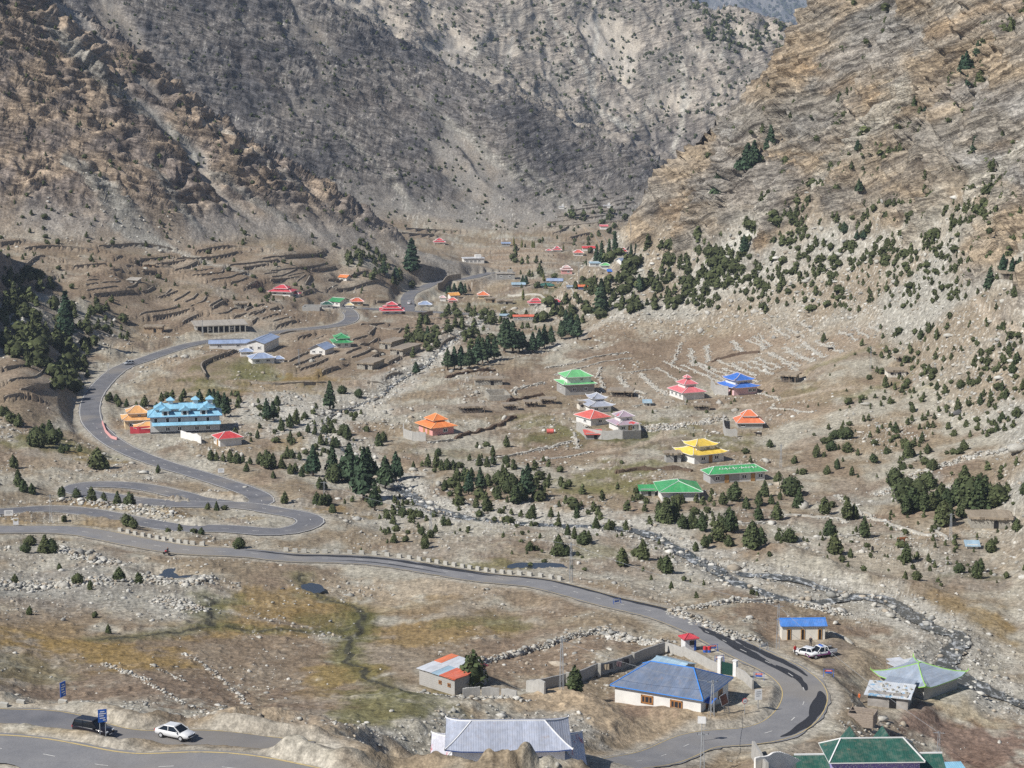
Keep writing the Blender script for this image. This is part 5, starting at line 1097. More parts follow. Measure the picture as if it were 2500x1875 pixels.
        for f in (-.20, .16, .37):
            x = f * L; zc = z2 + rise * .72
            cu_ = MB().box((x, .3, zc), (1.5, 1.5, 1.7)).build('cupola', MT_['w_white'], root)
            mb, ln, ev = hip(1.5, 1.5, zc + .8, 1.0, 0.05, .5); mb.v = [(a + x, b + .3, c) for a, b, c in mb.v]; mb.build('cupola_roof', rm, cu_)
        for i, f in enumerate((-.42, -.25, -.08, .16, .33)): opening(root, 'f', f, L, W, H * .78, 1.25, 1.6, MT_['t_white'], M_DARK, mull=0)
        for i, f in enumerate((-.25, -.08, .17, .33)): opening(root, 'f', f, L, W, H * .27, 1.5, 1.45, MT_['t_white'], M_DARK, mull=1)
        MB().box((0, -W / 2 - .05, .35), (L, .1, .25)).build('plinth', M_DARK, root)
    wl_ = ex.get('win')
    if wl_ is None and style not in ('hotel',) and L / k > 19 and not near: wl_ = [('f', -.25, 1), ('f', .22, 1)] if L / k > 30 else [('f', .15, 1)]
    hw = min(H * .5, 1.25)
    for side, f, ml in wl_ or []:
        opening(root, side, f, L, W, H * .56 if near else H * .52, 1.9 if near and ml > 1 else .6 if style == 'mono' else min(1.5, .18 * L + .3), .55 if style == 'mono' else hw, M_WOOD if near else MT_['t_white'], M_GLASS, mull=ml)
    for side, f in ex.get('door', []):
        opening(root, side, f, L, W, min(H * .42, 1.0), ex.get('doorw', 0) * L or 1.1, min(H * .84, 2.0), M_DOOR, M_DARK if near else M_DOOR, 'door', .08, 0)
    return root
HROOT = {}
for h in HOUSES: HROOT[h[0]] = house(h)

def hut(row):
    label, u, v, L, W, H, rot, roof, wall = row
    p, k = house_pos(u, v); L *= k; W *= k; H *= k
    root = empty('hut', (p[0], p[1], p[2]), R(rot), label, 'hut', 'flat-roofed huts and sheds'); wm_ = MT_['w_' + wall]; rs = random.Random(int(u * 7 + v))
    ruin = 'roofless' in label
    if wall == 'timber':
        MB().box((0, W * .25, H * .45 - .3), (L * .94, W * .45, H * .9 + .6)).build('back_wall', MT_['w_rubble'], root)
        MB().box((0, .02, H * .34), (L * .55, .1, H * .5)).build('dark_opening', M_DARK, root)
        n = max(3, int(L / 2.2))
        for i in range(n + 1): MB().bar((-L / 2 + L * i / n, -W * .46, -.5), (-L / 2 + L * i / n + rs.uniform(-.1, .1), -W * .46, H * .95), .12).build('post', MT_['w_timber'], root)
        for i in range(3): MB().bar((-L / 2, -W * .46 - .08, H * (.12 + .2 * i)), (L / 2 * rs.uniform(.4, 1), -W * .46 - .08, H * (.14 + .2 * i)), .07).build('rail', M_PLANK, root)
    else:
        if ruin:
            t = .6
            for c, s in (((0, -W / 2, H * .4), (L, t, H)), ((0, W / 2, H * .5), (L, t, H * 1.1)), ((-L / 2, 0, H * .42), (t, W - t, H * .95)), ((L / 2, 0, H * .4), (t, W - t, H * .9))): MB().box(c, s).build('wall', wm_, root)
        else:
            MB().box((0, 0, H / 2 - .6), (L, W, H + 1.2)).build('wall', wm_, root)
            MB().box((L * .12, -W / 2 - .04, H * .4), (min(1.0, L * .2), .1, H * .75)).build('doorway', M_DARK, root)
            if wall == 'limewash': MB().box((-L * .3, -W / 2 - .04, H * .62), (L * .16, .1, H * .3)).build('window', M_DARK, root)
    if not ruin:
        mud = roof == 'mud'; t = .45 if mud else .14; ov = .45 if mud else .5
        n = 8; V = []
        a, b = L / 2 + ov, W / 2 + ov
        ring = []
        for i in range(n): ring.append((-a + 2 * a * i / n, -b))
        for i in range(n): ring.append((a, -b + 2 * b * i / n))
        for i in range(n): ring.append((a - 2 * a * i / n, b))
        for i in range(n): ring.append((-a, b - 2 * b * i / n))
        j = .28 if mud else .04; ring = [(x + rs.uniform(-j, j), y + rs.uniform(-j, j)) for x, y in ring]; zz = [rs.uniform(-.08, .1) * (1 if mud else .3) for _ in ring]
        tilt = 0 if mud else .35
        V = [(x, y, H - .02 + tilt * (y / b)) for x, y in ring] + [(x, y, H + t + z + tilt * (y / b)) for (x, y), z in zip(ring, zz)]; m_ = len(ring)
        MB().add(V, [tuple(range(m_ - 1, -1, -1)), tuple(range(m_, 2 * m_))] + [(i, (i + 1) % m_, m_ + (i + 1) % m_, m_ + i) for i in range(m_)]).build('roof', MT_[roof], root)
        if mud and H / k > 9:
            for i in range(int(L / .9)):
                x = -L / 2 + .3 + i * .9; MB().bar((x, -b - .25, H - .08), (x, -b + .6, H - .08), .09).build('roof_beam', MT_['w_timber'], root)
        if roof == 'plastic':
            for i in range(22):
                x, y = rs.uniform(-a, a) * .9, rs.uniform(-b, b) * .9
                MB().box((x, y, H + t + .10 + tilt * y / b), (rs.uniform(.25, .5), rs.uniform(.2, .4), .22), rs.uniform(0, 3)).build('roof_stone', M_STONE, root)
    return root
for h in HUTS: hut(h)
print('houses', round(time.time() - T0, 1))

# ---------------------------------------------------------------- walls on the land
def ordinal(n):
    w = ['nearest', 'second nearest', 'third nearest', 'fourth nearest', 'fifth nearest', 'sixth nearest', 'seventh nearest', 'eighth nearest', 'ninth nearest', 'tenth nearest', 'eleventh nearest', 'twelfth nearest', 'thirteenth nearest', 'fourteenth nearest', 'fifteenth nearest', 'sixteenth nearest', 'seventeenth nearest', 'eighteenth nearest', 'nineteenth nearest', 'twentieth nearest']
    return w[n] if n < 20 else str(n + 1) + ('st' if (n + 1) % 10 == 1 and (n + 1) % 100 != 11 else 'nd' if (n + 1) % 10 == 2 and (n + 1) % 100 != 12 else 'rd' if (n + 1) % 10 == 3 and (n + 1) % 100 != 13 else 'th') + ' nearest'
LANDMARKS = [('the sky-blue hotel', 452, 1050), ('the red-roofed cottage', 556, 1084), ('the three-tier crimson pagoda', 957, 764), ('the emerald pagoda', 834, 846), ('the tall lavender hall', 642, 852), ('the long flat-roofed building', 540, 806),
 ('the spread crimson house', 690, 718), ('the orange and pink house', 1065, 1055), ('the light green house', 1405, 958), ('the coral red roof', 1447, 1032), ('the pink-roofed house', 1677, 969), ('the vivid blue pagoda', 1803, 958),
 ('the orange roof on the slope', 1828, 1040), ('the yellow pagoda', 1710, 1122), ('the lettered green school', 1792, 1172), ('the wide green roof', 1655, 1212), ('the blue-roofed washroom', 1957, 1556), ('the slate-blue bungalow', 1640, 1716),
 ('the patchwork-roofed shed', 1106, 1672), ('the white sedan', 425, 1803), ('the road culvert pool', 430, 1393), ('the right hairpin bend', 765, 1275), ('the left hairpin bend', 165, 1192), ('the flat stone house', 2415, 1282),
 ('the white-fronted hillside hut', 2186, 918), ('the long orange-red shed', 1282, 781), ('the stream fork', 1720, 1372), ('the gravel plain stream', 800, 1040), ('the motorcycle', 407, 1350), ('the silver car on the bend', 315, 890),
 ('the right-edge pines', 2460, 690), ('the orange pyramid roof', 1180, 728), ('the two meadow-side barns', 990, 862), ('the stream elbow', 985, 1195), ('the white road notice board', 540, 1160), ('the cliff-foot blue shed', 1497, 671)]
LMP = np.array([hit(u, v) for _, u, v in LANDMARKS])
def number_labels(objs, noun, per=None):            # a label that singles out each of many alike: how near it stands to which landmark
    C = np.array([o['_at'] for o in objs]); d = np.hypot(C[:, None, 0] - LMP[None, :, 0], (C[:, None, 1] - LMP[None, :, 1]) * .6); near_ = d.argmin(1)
    for j in range(len(LANDMARKS)):
        I = [i for i in range(len(objs)) if near_[i] == j]; I.sort(key=lambda i: d[i, j])
        for n, i in enumerate(I):
            o = objs[i]; o['label'] = f"{o['_look']}, {ordinal(n)} {noun} to {LANDMARKS[j][0]}"
    for o in objs: del o['_at']; del o['_look']

def wall_line(name, P, h, th, m, jag=.18, step=1.2, parent=None, sink=.6, level=False, **kw):
    P = dens(P, step); n = len(P)
    if jag > .3: P[:, 0] += .9 * noise(np.arange(n) * .21, np.full(n, P[0, 1]), 25); P[:, 1] += 1.4 * noise(np.arange(n) * .17, np.full(n, P[0, 0]), 26)
    z = land(P[:, 0], P[:, 1]); z = smooth(z, 4)
    if level: z = np.linspace(z[0], z[-1], n)
    s = np.arange(n) + P[0, 0]
    top = z + h * (1 + jag * noise(s * .23, s * 0, 21) + jag * noise(s * .83, s * 0, 22)); ed = np.minimum(np.arange(n), np.arange(n)[::-1]); top = np.where(ed == 0, z + h * .55, top) if jag > .05 else top
    T = np.gradient(P[:, :2], axis=0); T /= np.linalg.norm(T, axis=1)[:, None] + 1e-9; N = np.stack([T[:, 1], -T[:, 0]], 1)
    V = []
    for f, zz in ((-.62, z - sink), (-.42, top), (.42, top - .03), (.62, z - sink)):
        q = P[:, :2] + N * (th * f * (1 + jag * .6 * noise(s * .9 + f, s * 0 + 3, 23)))[:, None]; V.append(np.column_stack([q, zz]))
    V = np.stack(V, 1).reshape(-1, 3); i = np.arange(n * 4).reshape(n, 4)
    F = [tuple(r) for r in np.stack([i[:-1, :-1], i[1:, :-1], i[1:, 1:], i[:-1, 1:]], -1).reshape(-1, 4)] + [(0, 1, 2, 3), tuple(i[-1][::-1])]
    mb = MB(); mb.add(V, F); o = mb.build(name, m, parent, **kw); o['_at'] = (float(P[n // 2, 0]), float(P[n // 2, 1])); return o
# loose stones: one shape deformed many ways
def rock_shapes(n=7, seed=5):
    S = []
    for k in range(n):
        bm = bmesh.new(); bmesh.ops.create_icosphere(bm, subdivisions=1, radius=1.0); r = np.random.RandomState(seed + k)
        V = np.array([v.co[:] for v in bm.verts]); F = np.array([[v.index for v in f.verts] for f in bm.faces]); bm.free()
        for _ in range(5):
            d = r.randn(3); d /= np.linalg.norm(d); c = r.uniform(.35, .75); t = V @ d; V -= np.outer(np.maximum(t - c, 0), d)
        V *= r.uniform(.75, 1.25, 3) * np.array([1.15, 1, .72]); S.append((V, F))
    return S
ROCKS = rock_shapes()
def rock_cloud(P, size, seed=1, tint=None):
    r = np.random.RandomState(seed); VV = []; FF = []; CC = []; base_ = 0; kinds = r.randint(0, len(ROCKS), len(P))
    for k, (V, F) in enumerate(ROCKS):
        I = np.nonzero(kinds == k)[0]
        if not len(I): continue
        a = r.uniform(0, 6.28, len(I)); ca, sa = np.cos(a), np.sin(a); s = size[I]; sc_ = r.uniform(.75, 1.3, (len(I), 3))
        W = V[None] * sc_[:, None] * s[:, None, None]
        X = W[..., 0] * ca[:, None] - W[..., 1] * sa[:, None]; Y = W[..., 0] * sa[:, None] + W[..., 1] * ca[:, None]
        Q = np.stack([X, Y, W[..., 2]], -1) + P[I][:, None]
        VV.append(Q.reshape(-1, 3)); FF.append((F[None] + (np.arange(len(I)) * len(V))[:, None, None]).reshape(-1, 3) + base_); base_ += len(I) * len(V)
        c = np.array([(.43, .415, .37), (.50, .48, .43), (.34, .335, .31), (.40, .35, .28), (.56, .545, .50)])[r.randint(0, 5, len(I))] * r.uniform(.8, 1.15, (len(I), 1)); CC.append(np.repeat(c, len(V), 0))
    return np.concatenate(VV), np.concatenate(FF), np.concatenate(CC)
nr = Nodes('loose_stone', .95, .12); ar = nr.n('ShaderNodeVertexColor'); ar.layer_name = 'tint'; g_ = nr.noise(nr.coord(), 2.0, 4, .65)
nr.base(nr.mixc(1.0, ar.outputs[0], nr.ramp(g_, .3, .7, (.75, .75, .75), (1.2, 1.2, 1.2)), 'MULTIPLY')); nr.bump(g_, .5, .12); M_ROCK = nr.m
def stones_obj(name, P, size, seed, parent=None, **kw):
    V, F, C = rock_cloud(P, size, seed); me = mesh_np(name, V, F, C); me.materials.append(M_ROCK); return link(name, me, parent, **kw)
TW = []
for P, h, sg, N in TERR:
    n = len(P); lo_ = P[:, :2] - N * (sg * .9); hi_ = P[:, :2] + N * (sg * .35)
    zl = smooth(land(lo_[:, 0], lo_[:, 1]), 2); zh = smooth(land(hi_[:, 0], hi_[:, 1]), 2); s_ = np.arange(n) + P[0, 0]
    top = np.maximum(zh, zl + .5 * h) + .12 + .10 * noise(s_ * .9, s_ * 0, 22); top[0] -= .4; top[-1] -= .4
    V = np.stack([np.column_stack([P[:, :2] - N * (sg * .30), zl - .5]), np.column_stack([P[:, :2] - N * (sg * .12) * (1 + .8 * noise(s_ * .7, s_ * 0 + 5, 23))[:, None], top]), np.column_stack([P[:, :2] + N * (sg * .38), top - .05]), np.column_stack([P[:, :2] + N * (sg * .45), zh - .8])], 1).reshape(-1, 3)
    i = np.arange(n * 4).reshape(n, 4); F = [tuple(r) for r in np.stack([i[:-1, :-1], i[1:, :-1], i[1:, 1:], i[:-1, 1:]], -1).reshape(-1, 4)] + [(0, 1, 2, 3), tuple(i[-1][::-1])]
    o = MB().add(V, F).build('terrace_wall', M_DSTONE, None, cat='wall', group='dark terrace walls on the left slope'); o['_at'] = (float(P[n // 2, 0]), float(P[n // 2, 1])); TW.append(o)
for o in TW: o['_look'] = 'dark dry-stone terrace wall'; o['kind'] = 'thing'
number_labels(TW, 'terrace wall')
LW = []
for L in Z3: LW.append(wall_line('field_wall', hits(zpt((1600, 740), 1.954, L)), .32, .5, M_STONE, .5, 1.2, cat='wall', group='pale field walls on the right terraces'))
for L in Z7: LW.append(wall_line('field_wall', hits(zpt((1270, 806), 1.735, L)), .34, .5, M_STONE, .5, 1.2, cat='wall', group='pale field walls on the right terraces'))
Z5 = [[(1750,790),(1800,850),(1900,890)],[(1880,770),(1960,850),(2030,890)],[(1640,730),(1620,790)],[(1130,850),(1120,900)],[(900,1300),(1140,1250),(1450,1180)],[(1480,1130),(1500,1220)],[(1100,870),(1290,820)],[(1300,730),(1540,690),(1800,640)],[(1560,1090),(1480,1060)],[(620,1190),(760,1160)]]
for L in Z5: LW.append(wall_line('field_wall', hits(zpt((800, 600), 2.458, L)), .45, .55, M_STONE, .5, 1.2, cat='wall', group='pale field walls on the right terraces'))
Z9 = [[(180,720),(430,670),(700,660)],[(1240,130),(1480,220),(1700,280)],[(680,150),(990,160),(1150,190)],[(830,285),(1030,290),(1240,270)],[(480,200),(700,185)],[(1640,225),(1750,300)],[(1090,40),(1240,140)],[(860,660),(1010,710)],[(1060,880),(1180,920)]]
for L in Z9: LW.append(wall_line('field_wall', hits(zpt((1600, 1200), 2.458, L)), .45, .6, M_STONE, .5, 1.0, cat='wall', group='pale field walls on the right terraces'))
for k, o in enumerate(LW):                          # tumbled stones along each field wall
    W_ = np.array([v.co[:] for v in o.data.vertices]); r = np.random.RandomState(200 + k); i = r.randint(0, len(W_), max(20, int(len(W_) * 1.4))); off = r.normal(0, .5, (len(i), 2)); x = W_[i, 0] + off[:, 0]; y = W_[i, 1] + off[:, 1]
    stones_obj('stones', np.stack([x, y, land(x, y) + .08], 1), np.exp(r.normal(-1.45, .4, len(i))), 300 + k, o, kind='stuff')
for o in LW: o['_look'] = 'low pale rubble field wall'; o['kind'] = 'thing'
number_labels(LW, 'field wall')

M_BRUSH = mat('dead_brushwood', (.13, .095, .07), .95, .4, 3, .1, None, 0, .5)
for lb, L in (('dark brushwood hedge across the upper right terraces', [(1735,885),(1790,868),(1850,862)]), ('tangled brushwood hedge below the yellow pagoda', [(1500,1158),(1570,1150),(1640,1148),(1690,1152)]), ('brushwood hedge beside the timber sheds', [(1240,985),(1290,975),(1330,972)]), ('dark brushwood fence climbing past the orange and pink house', [(1110,1070),(1160,1055),(1220,1035),(1260,1020)]), ('brush-topped bank above the two barns field', [(1090,925),(1150,912),(1210,905)])):
    o = wall_line('brushwood_hedge', hits(L), .8, 1.0, M_BRUSH, .6, .8, cat='hedge', group='brushwood hedges', kind='thing', label=lb); del o['_at']
# stones spread over the stony ground in view
u_, v_ = px_of(VX, VY, VZ); vis_ = (VY < 950) & (u_ > -60) & (u_ < 2560) & (v_ < 1930) & (ROADD > 1.2) & (CALM < .85)
wt = np.where(vis_, np.clip(STONY, .03, 1) ** 1.3 * np.clip(VY / 300, .5, 2.2), 0.0)
wt[MT > .5] *= .6; wt /= wt.sum()
I = rng.choice(len(VX), 15000, p=wt); jx = rng.uniform(-.4, .4, len(I)) * VY[I] / 400; jy = rng.uniform(-.8, .8, len(I)) * VY[I] / 400
sz = np.exp(rng.normal(-1.55, .55, len(I))) * np.clip(VY[I] / 420, .75, 1.7); sz = np.clip(sz, .10, 1.5)
X_ = VX[I] + jx; Y_ = VY[I] + jy; Zs = land(X_, Y_) + sz * .12
stones_obj('loose_stones', np.stack([X_, Y_, Zs], 1), sz, 3, kind='stuff', label='loose pale stones strewn over the valley ground', cat='stones')
# rubble belts: (px line, half width m, how many, mean size)
def belt(name, L, wd, n, s, seed, hh=0.0, **kw):
    P = dens(hits(L), .5); r = np.random.RandomState(seed); k = r.randint(0, len(P), n); off = r.normal(0, wd, (n, 2)); x = P[k, 0] + off[:, 0]; y = P[k, 1] + off[:, 1]
    z = land(x, y) + r.uniform(0, 1, n) * hh * np.exp(-(np.hypot(off[:, 0], off[:, 1]) / (wd * 1.4)) ** 2); q = np.exp(r.normal(math.log(s), .4, n)); return stones_obj(name, np.stack([x, y, z], 1), q, seed, **kw)
def stone_wall(label, L, wd, n, s, hh, seed):
    o = empty('stone_wall', hits(L[:1])[0], 0, label, 'wall', 'rubble stone walls'); o['kind'] = 'thing'; b = belt('stones', L, wd, n, s, seed, hh, kind='stuff'); b.parent = o; b.matrix_parent_inverse = Matrix.Translation(-o.location); return o
stone_wall('long grey dry-stone wall running from patchwork-roofed shed up to the road', [(1165,1622),(1268,1597),(1370,1568),(1467,1541)], .32, 900, .22, 1.1, 31)
stone_wall('sloping rubble stone bank between brown yard and main road', [(1467,1541),(1520,1556),(1573,1566),(1622,1574)], .9, 750, .24, .8, 32)
stone_wall('pale rubble wall along the road above the ploughed field', [(1640,1500),(1720,1522),(1790,1545),(1850,1560)], .8, 620, .24, .9, 33)
stone_wall('rubble wall at the back of the ploughed field', [(1690,1490),(1780,1472),(1880,1468)], .7, 420, .25, .7, 34)
stone_wall('stone pile wall between the two ploughed fields and stream', [(1955,1478),(2010,1490),(2050,1500)], .9, 320, .26, .8, 35)
stone_wall('line of pale stones crossing the near brown meadow, longest of three', [(255,1620),(310,1645),(350,1665),(400,1690),(440,1715),(480,1732)], .35, 260, .17, .25, 36)
stone_wall('short stone line in the near brown meadow, between the other two', [(370,1625),(400,1640),(450,1665)], .25, 90, .16, .2, 37)
stone_wall('dark-edged stone line right of the others in the near brown meadow', [(450,1595),(500,1625),(545,1660),(575,1690),(600,1715)], .28, 170, .17, .25, 38)
stone_wall('heap of grey stones in the meadow beside a rill', [(410,1465),(440,1478),(480,1490)], 1.6, 420, .26, .5, 39)
stone_wall('grey stone heap around the culvert pool', [(370,1405),(400,1420),(460,1425),(500,1412)], 1.3, 420, .30, .5, 40)
stone_wall('stone mounds beside the vivid orange-roofed slope house', [(1640,1048),(1690,1035),(1760,1022)], 1.6, 420, .32, .5, 41)
stone_wall('white stone heap right of the faded lilac roof', [(1575,1045),(1600,1050),(1625,1040)], 2.2, 420, .34, .6, 42)
stone_wall('line of white stones climbing the right slope', [(2150,1205),(2270,1152),(2400,1110),(2500,1072)], 1.2, 520, .35, .6, 43)
stone_wall('rubble under the broken block wall', [(1040,1690),(1120,1708),(1200,1722),(1275,1735)], .5, 420, .20, .5, 44)
stone_wall('scattered boulders between the hairpin loops', [(120,1230),(230,1236),(330,1250),(420,1262)], 1.8, 320, .36, .4, 45)
stone_wall('dark broken rocks beside the lower road', [(150,1340),(210,1360),(260,1372)], 1.8, 360, .36, .5, 46)
stone_wall('grey rubble on the lower left bank', [(0,1430),(80,1428),(200,1425),(300,1418)], 2.5, 700, .28, .3, 47)

# parapet blocks along the main road
blk = MB().box((0, 0, .28), (1.1, .5, .75), 0, .9).mesh('parapet_block', M_CONC)
def blocks(p0, p1, off, phrase):
    P = dens(road_span('main', p0, p1), .25); L = np.concatenate([[0], np.cumsum(np.linalg.norm(np.diff(P[:, :2], axis=0), axis=1))]); s = 0; n = 0; out = []
    while s < L[-1]:
        i = int(np.argmin(np.abs(L - s))); i = min(i, len(P) - 2); t = P[i + 1] - P[i]; a = math.atan2(t[1], t[0]); nx, ny = math.sin(a), -math.cos(a)
        o = link('parapet_block', blk, None, None, f'pale concrete parapet block, number {n + 1} counted from the left in {phrase}', 'parapet block', 'concrete parapet blocks along the road')
        x, y = P[i, 0] + nx * off, P[i, 1] + ny * off; o.location = (x, y, P[i, 2] + .0); o.rotation_euler = (random.uniform(-.04, .04), random.uniform(-.04, .04), a + random.uniform(-.08, .08)); out.append(o); s += 2.25; n += 1
    k = len(out)
    for j, o in enumerate(sorted(out, key=lambda q: q.location.x / q.location.y)): o['label'] = f'parapet block, {["first","second","third","fourth","fifth","sixth","seventh","eighth","ninth","tenth","eleventh","twelfth","thirteenth","fourteenth","fifteenth","sixteenth","seventeenth","eighteenth","nineteenth","twentieth","twenty-first","twenty-second","twenty-third","twenty-fourth","twenty-fifth","twenty-sixth","twenty-seventh","twenty-eighth","twenty-ninth","thirtieth"][min(j, 29)]} from the left in the {phrase}'
side = 1
_P = ROADS['main'][1]; _i = np.argmin(np.abs(_P[:, 0] + 10)); _t = _P[_i + 1] - _P[_i]; far_side = 1 if -_t[0] > 0 else -1        # which side of the line lies away from the camera
blocks((665,1352), (1320,1428), far_side * 4.6, 'long row beside the main road'); blocks((245,1312), (450,1336), far_side * 4.6, 'short row at far left')
for i, (u, v) in enumerate(((10,1742),(52,1748),(104,1752),(155,1764))):
    p = hit(u, v - 10); o = link('parapet_block', blk, None, None, f'worn block half buried in the berm, {["first","second","third","fourth"][i]} from the left edge', 'parapet block', 'concrete parapet blocks along the road'); o.location = (p[0], p[1], land1(p[0], p[1]) - .25); o.rotation_euler = (.1, .05, -.25)

# plastered and block walls, gates
def plain_wall(name, label, L, h, th, m, pill=None, lvl=False, cat='wall'):
    root = empty(name, hits(L[:1])[0], 0, label, cat, 'compound walls'); root['kind'] = 'thing'; H_ = hits(L); o = wall_line('panel', np.concatenate([np.linspace(a_, b_, 12) for a_, b_ in zip(H_[:-1], H_[1:])] ), h, th, m, .02, 50, None, .5, lvl); del o['_at']; o.parent = root; o.matrix_parent_inverse = Matrix.Translation(-root.location)
    for u, v in pill or []:
        p = hit(u, v); z = land1(p[0], p[1]); q = MB().box((0, 0, h / 2 + .05), (.42, .42, h + .5)).build('pillar', M_CONC, root); q.location = Vector((p[0], p[1], z)) - root.location
    return root
plain_wall('plaster_wall', 'long dark plastered wall with pale pillars behind the brown yard', [(1290,1698),(1400,1664),(1510,1630),(1622,1595)], 1.75, .25, MT_['w_cement'], [(1385,1671),(1463,1647),(1545,1622)])
plain_wall('block_wall', 'pale block wall between bungalow yard and road, ending at the gate', [(1624,1590),(1670,1606),(1715,1622),(1756,1640)], 1.5, .25, M_CBLOCK)
plain_wall('block_wall', 'short block wall right of the green gate', [(1795,1648),(1815,1660),(1838,1678)], 1.5, .25, M_CBLOCK)
plain_wall('block_wall', 'stub of pale block wall at the corner of the dark plastered wall', [(1286,1700),(1310,1708),(1330,1716)], 1.75, .25, M_CBLOCK)
for i, (a, b) in enumerate((((1130,1704),(1172,1711)), ((1176,1712),(1219,1719)), ((1224,1720),(1262,1728)))):
    plain_wall('block_wall', f'broken block wall panel below the shed, {["left", "middle", "right"][i]} of three', [a, ((a[0] + b[0]) / 2, (a[1] + b[1]) / 2), b], 1.5 - .15 * i, .22, M_CBLOCK)
plain_wall('block_wall', 'grey yard wall left of the orange and pink house', [(985,1052),(986,1068),(1008,1078),(1040,1080)], 2.6, .25, M_CBLOCK)
plain_wall('block_wall', 'grey compound wall below the coral red roof', [(1408,1052),(1430,1068),(1470,1072),(1520,1072),(1564,1066),(1560,1050)], 2.6, .3, M_CBLOCK)
plain_wall('block_wall', 'tall grey yard wall left of the vivid blue pagoda', [(1736,946),(1745,966),(1778,968)], 3.0, .3, M_CBLOCK)
plain_wall('block_wall', 'grey yard wall around the orange roof on the slope', [(1766,1028),(1766,1050),(1770,1066),(1800,1066)], 2.2, .3, M_CBLOCK)
plain_wall('block_wall', 'white yard wall between the hotel and red cottage', [(442,1068),(465,1075),(492,1086)], 2.0, .25, MT_['w_white'])
plain_wall('block_wall', 'low red wall in front of the orange porch', [(318,1062),(340,1060),(366,1056)], 2.0, .25, MT_['w_red'])
plain_wall('block_wall', 'low pink kerb wall along the road bend', [(250,1038),(258,1058),(272,1072),(286,1076)], .9, .3, MT_['w_rosewall'])
plain_wall('block_wall', 'stone retaining wall below the far road by dark trees', [(1068,712),(1095,700),(1125,686)], 3.2, .5, M_DSTONE)
plain_wall('block_wall', 'retaining wall with white parapet beside the crimson pagoda', [(990,769),(1020,770),(1056,769)], 1.8, .5, M_DSTONE)
plain_wall('block_wall', 'white boundary wall left of the dark green hotel roof', [(1842,1900),(1905,1880),(1960,1872)], 2.4, .3, MT_['w_white'])
plain_wall('block_wall', 'sloping pale wall end at the bottom beside the white boundary wall', [(1872,1905),(1855,1880),(1838,1850)], 2.2, .4, M_CBLOCK)
plain_wall('block_wall', 'far pale wall along the valley fields', [(1240,722),(1320,724),(1400,727)], .9, .5, M_CONC)
plain_wall('block_wall', 'dark far yard wall beside the radio mast', [(1390,690),(1430,688),(1470,678)], 1.2, .4, M_DSTONE)
g = hit(1776, 1648); gz_ = land1(g[0], g[1]); gate = empty('yard_gate', (g[0], g[1], gz_), R(-38), 'dark green metal gate between two white pillars', 'gate')
for s in (-1, 1):
    MB().box((s * 1.35, 0, 1.1), (.55, .55, 2.7)).build('pillar', M_WHITE, gate); MB().box((s * 1.35, 0, 2.5), (.7, .7, .15)).build('pillar_cap', M_WHITE, gate)
MB().box((0, 0, .95), (2.1, .08, 1.9)).build('gate_leaf', mat('dark_green_paint', (.012, .05, .04), .5), gate)
print('walls', round(time.time() - T0, 1))

for k, (w, P) in enumerate(STREAMS):                # boulders breaking the water
    r = np.random.RandomState(60 + k); n = int(len(P) * (3.2 if w > 1 else 1.6)); i = r.randint(0, len(P), n); o_ = r.normal(0, w * 1.1, (n, 2)); x = P[i, 0] + o_[:, 0]; y = P[i, 1] + o_[:, 1]; q = np.exp(r.normal(-1.05, .45, n))
    stones_obj('stream_stones', np.stack([x, y, P[i, 2] - .32 + q * .15], 1), q, 70 + k, kind='stuff', label=('pale stones in the thin gravel plain stream', 'stones breaking the dark middle stream', 'stones in the side branch of the stream', 'stones in the lower right stream', 'stones in the upper stream past the pine grove')[k], cat='stones')

# ---------------------------------------------------------------- trees
def leaf_mat(name, c0, c1):
    m = Nodes(name, .85, .15); at_ = m.n('ShaderNodeVertexColor'); at_.layer_name = 'tint'; oi = m.n('ShaderNodeObjectInfo')
    k = m.mixc(oi.outputs['Random'], c0, c1); k = m.mixc(1.0, k, at_.outputs[0], 'MULTIPLY'); m.base(k); return m.m
M_JUN = leaf_mat('juniper_foliage', (.056, .078, .035), (.092, .106, .046)); M_PINE = leaf_mat('pine_foliage', (.040, .070, .042), (.058, .084, .044)); M_POP = leaf_mat('poplar_foliage', (.15, .17, .06), (.19, .19, .07))
M_BARK = mat('tree_bark', (.20, .15, .11), .95, .3, 3)
def leaves(C, N, size, r, up=.35):
    n = len(C); N = N + np.array([0, 0, up]) + r.normal(0, .45, (n, 3)); N /= np.linalg.norm(N, axis=1)[:, None]
    T = np.cross(N, r.normal(0, 1, (n, 3))); T /= np.linalg.norm(T, axis=1)[:, None] + 1e-9; B = np.cross(N, T); s = size * r.uniform(.6, 1.35, n)
    V = np.stack([C + T * s[:, None], C + B * (s * .7)[:, None] + np.array([0, 0, .25]) * s[:, None], C - T * s[:, None], C - B * (s * .7)[:, None]], 1)
    return V.reshape(-1, 3), np.arange(n * 4).reshape(n, 4)
def prof(kind, t):
    if kind == 0: return np.sin(np.clip(t, 0, 1) ** .62 * math.pi) ** .75 * (1 - .35 * t)          # flame
    if kind == 1: return np.clip(1 - t, 0, 1) ** .75 * np.clip(t * 9, 0, 1) ** .5                      # cone
    if kind == 2: return np.sin(np.clip(t, 0, 1) * math.pi) ** .55                                    # round bush
    return np.clip(1 - t, 0, 1) ** .9 * (.55 + .45 * np.abs(np.sin(t * 19))) * np.clip(t * 8, 0, 1)      # layered
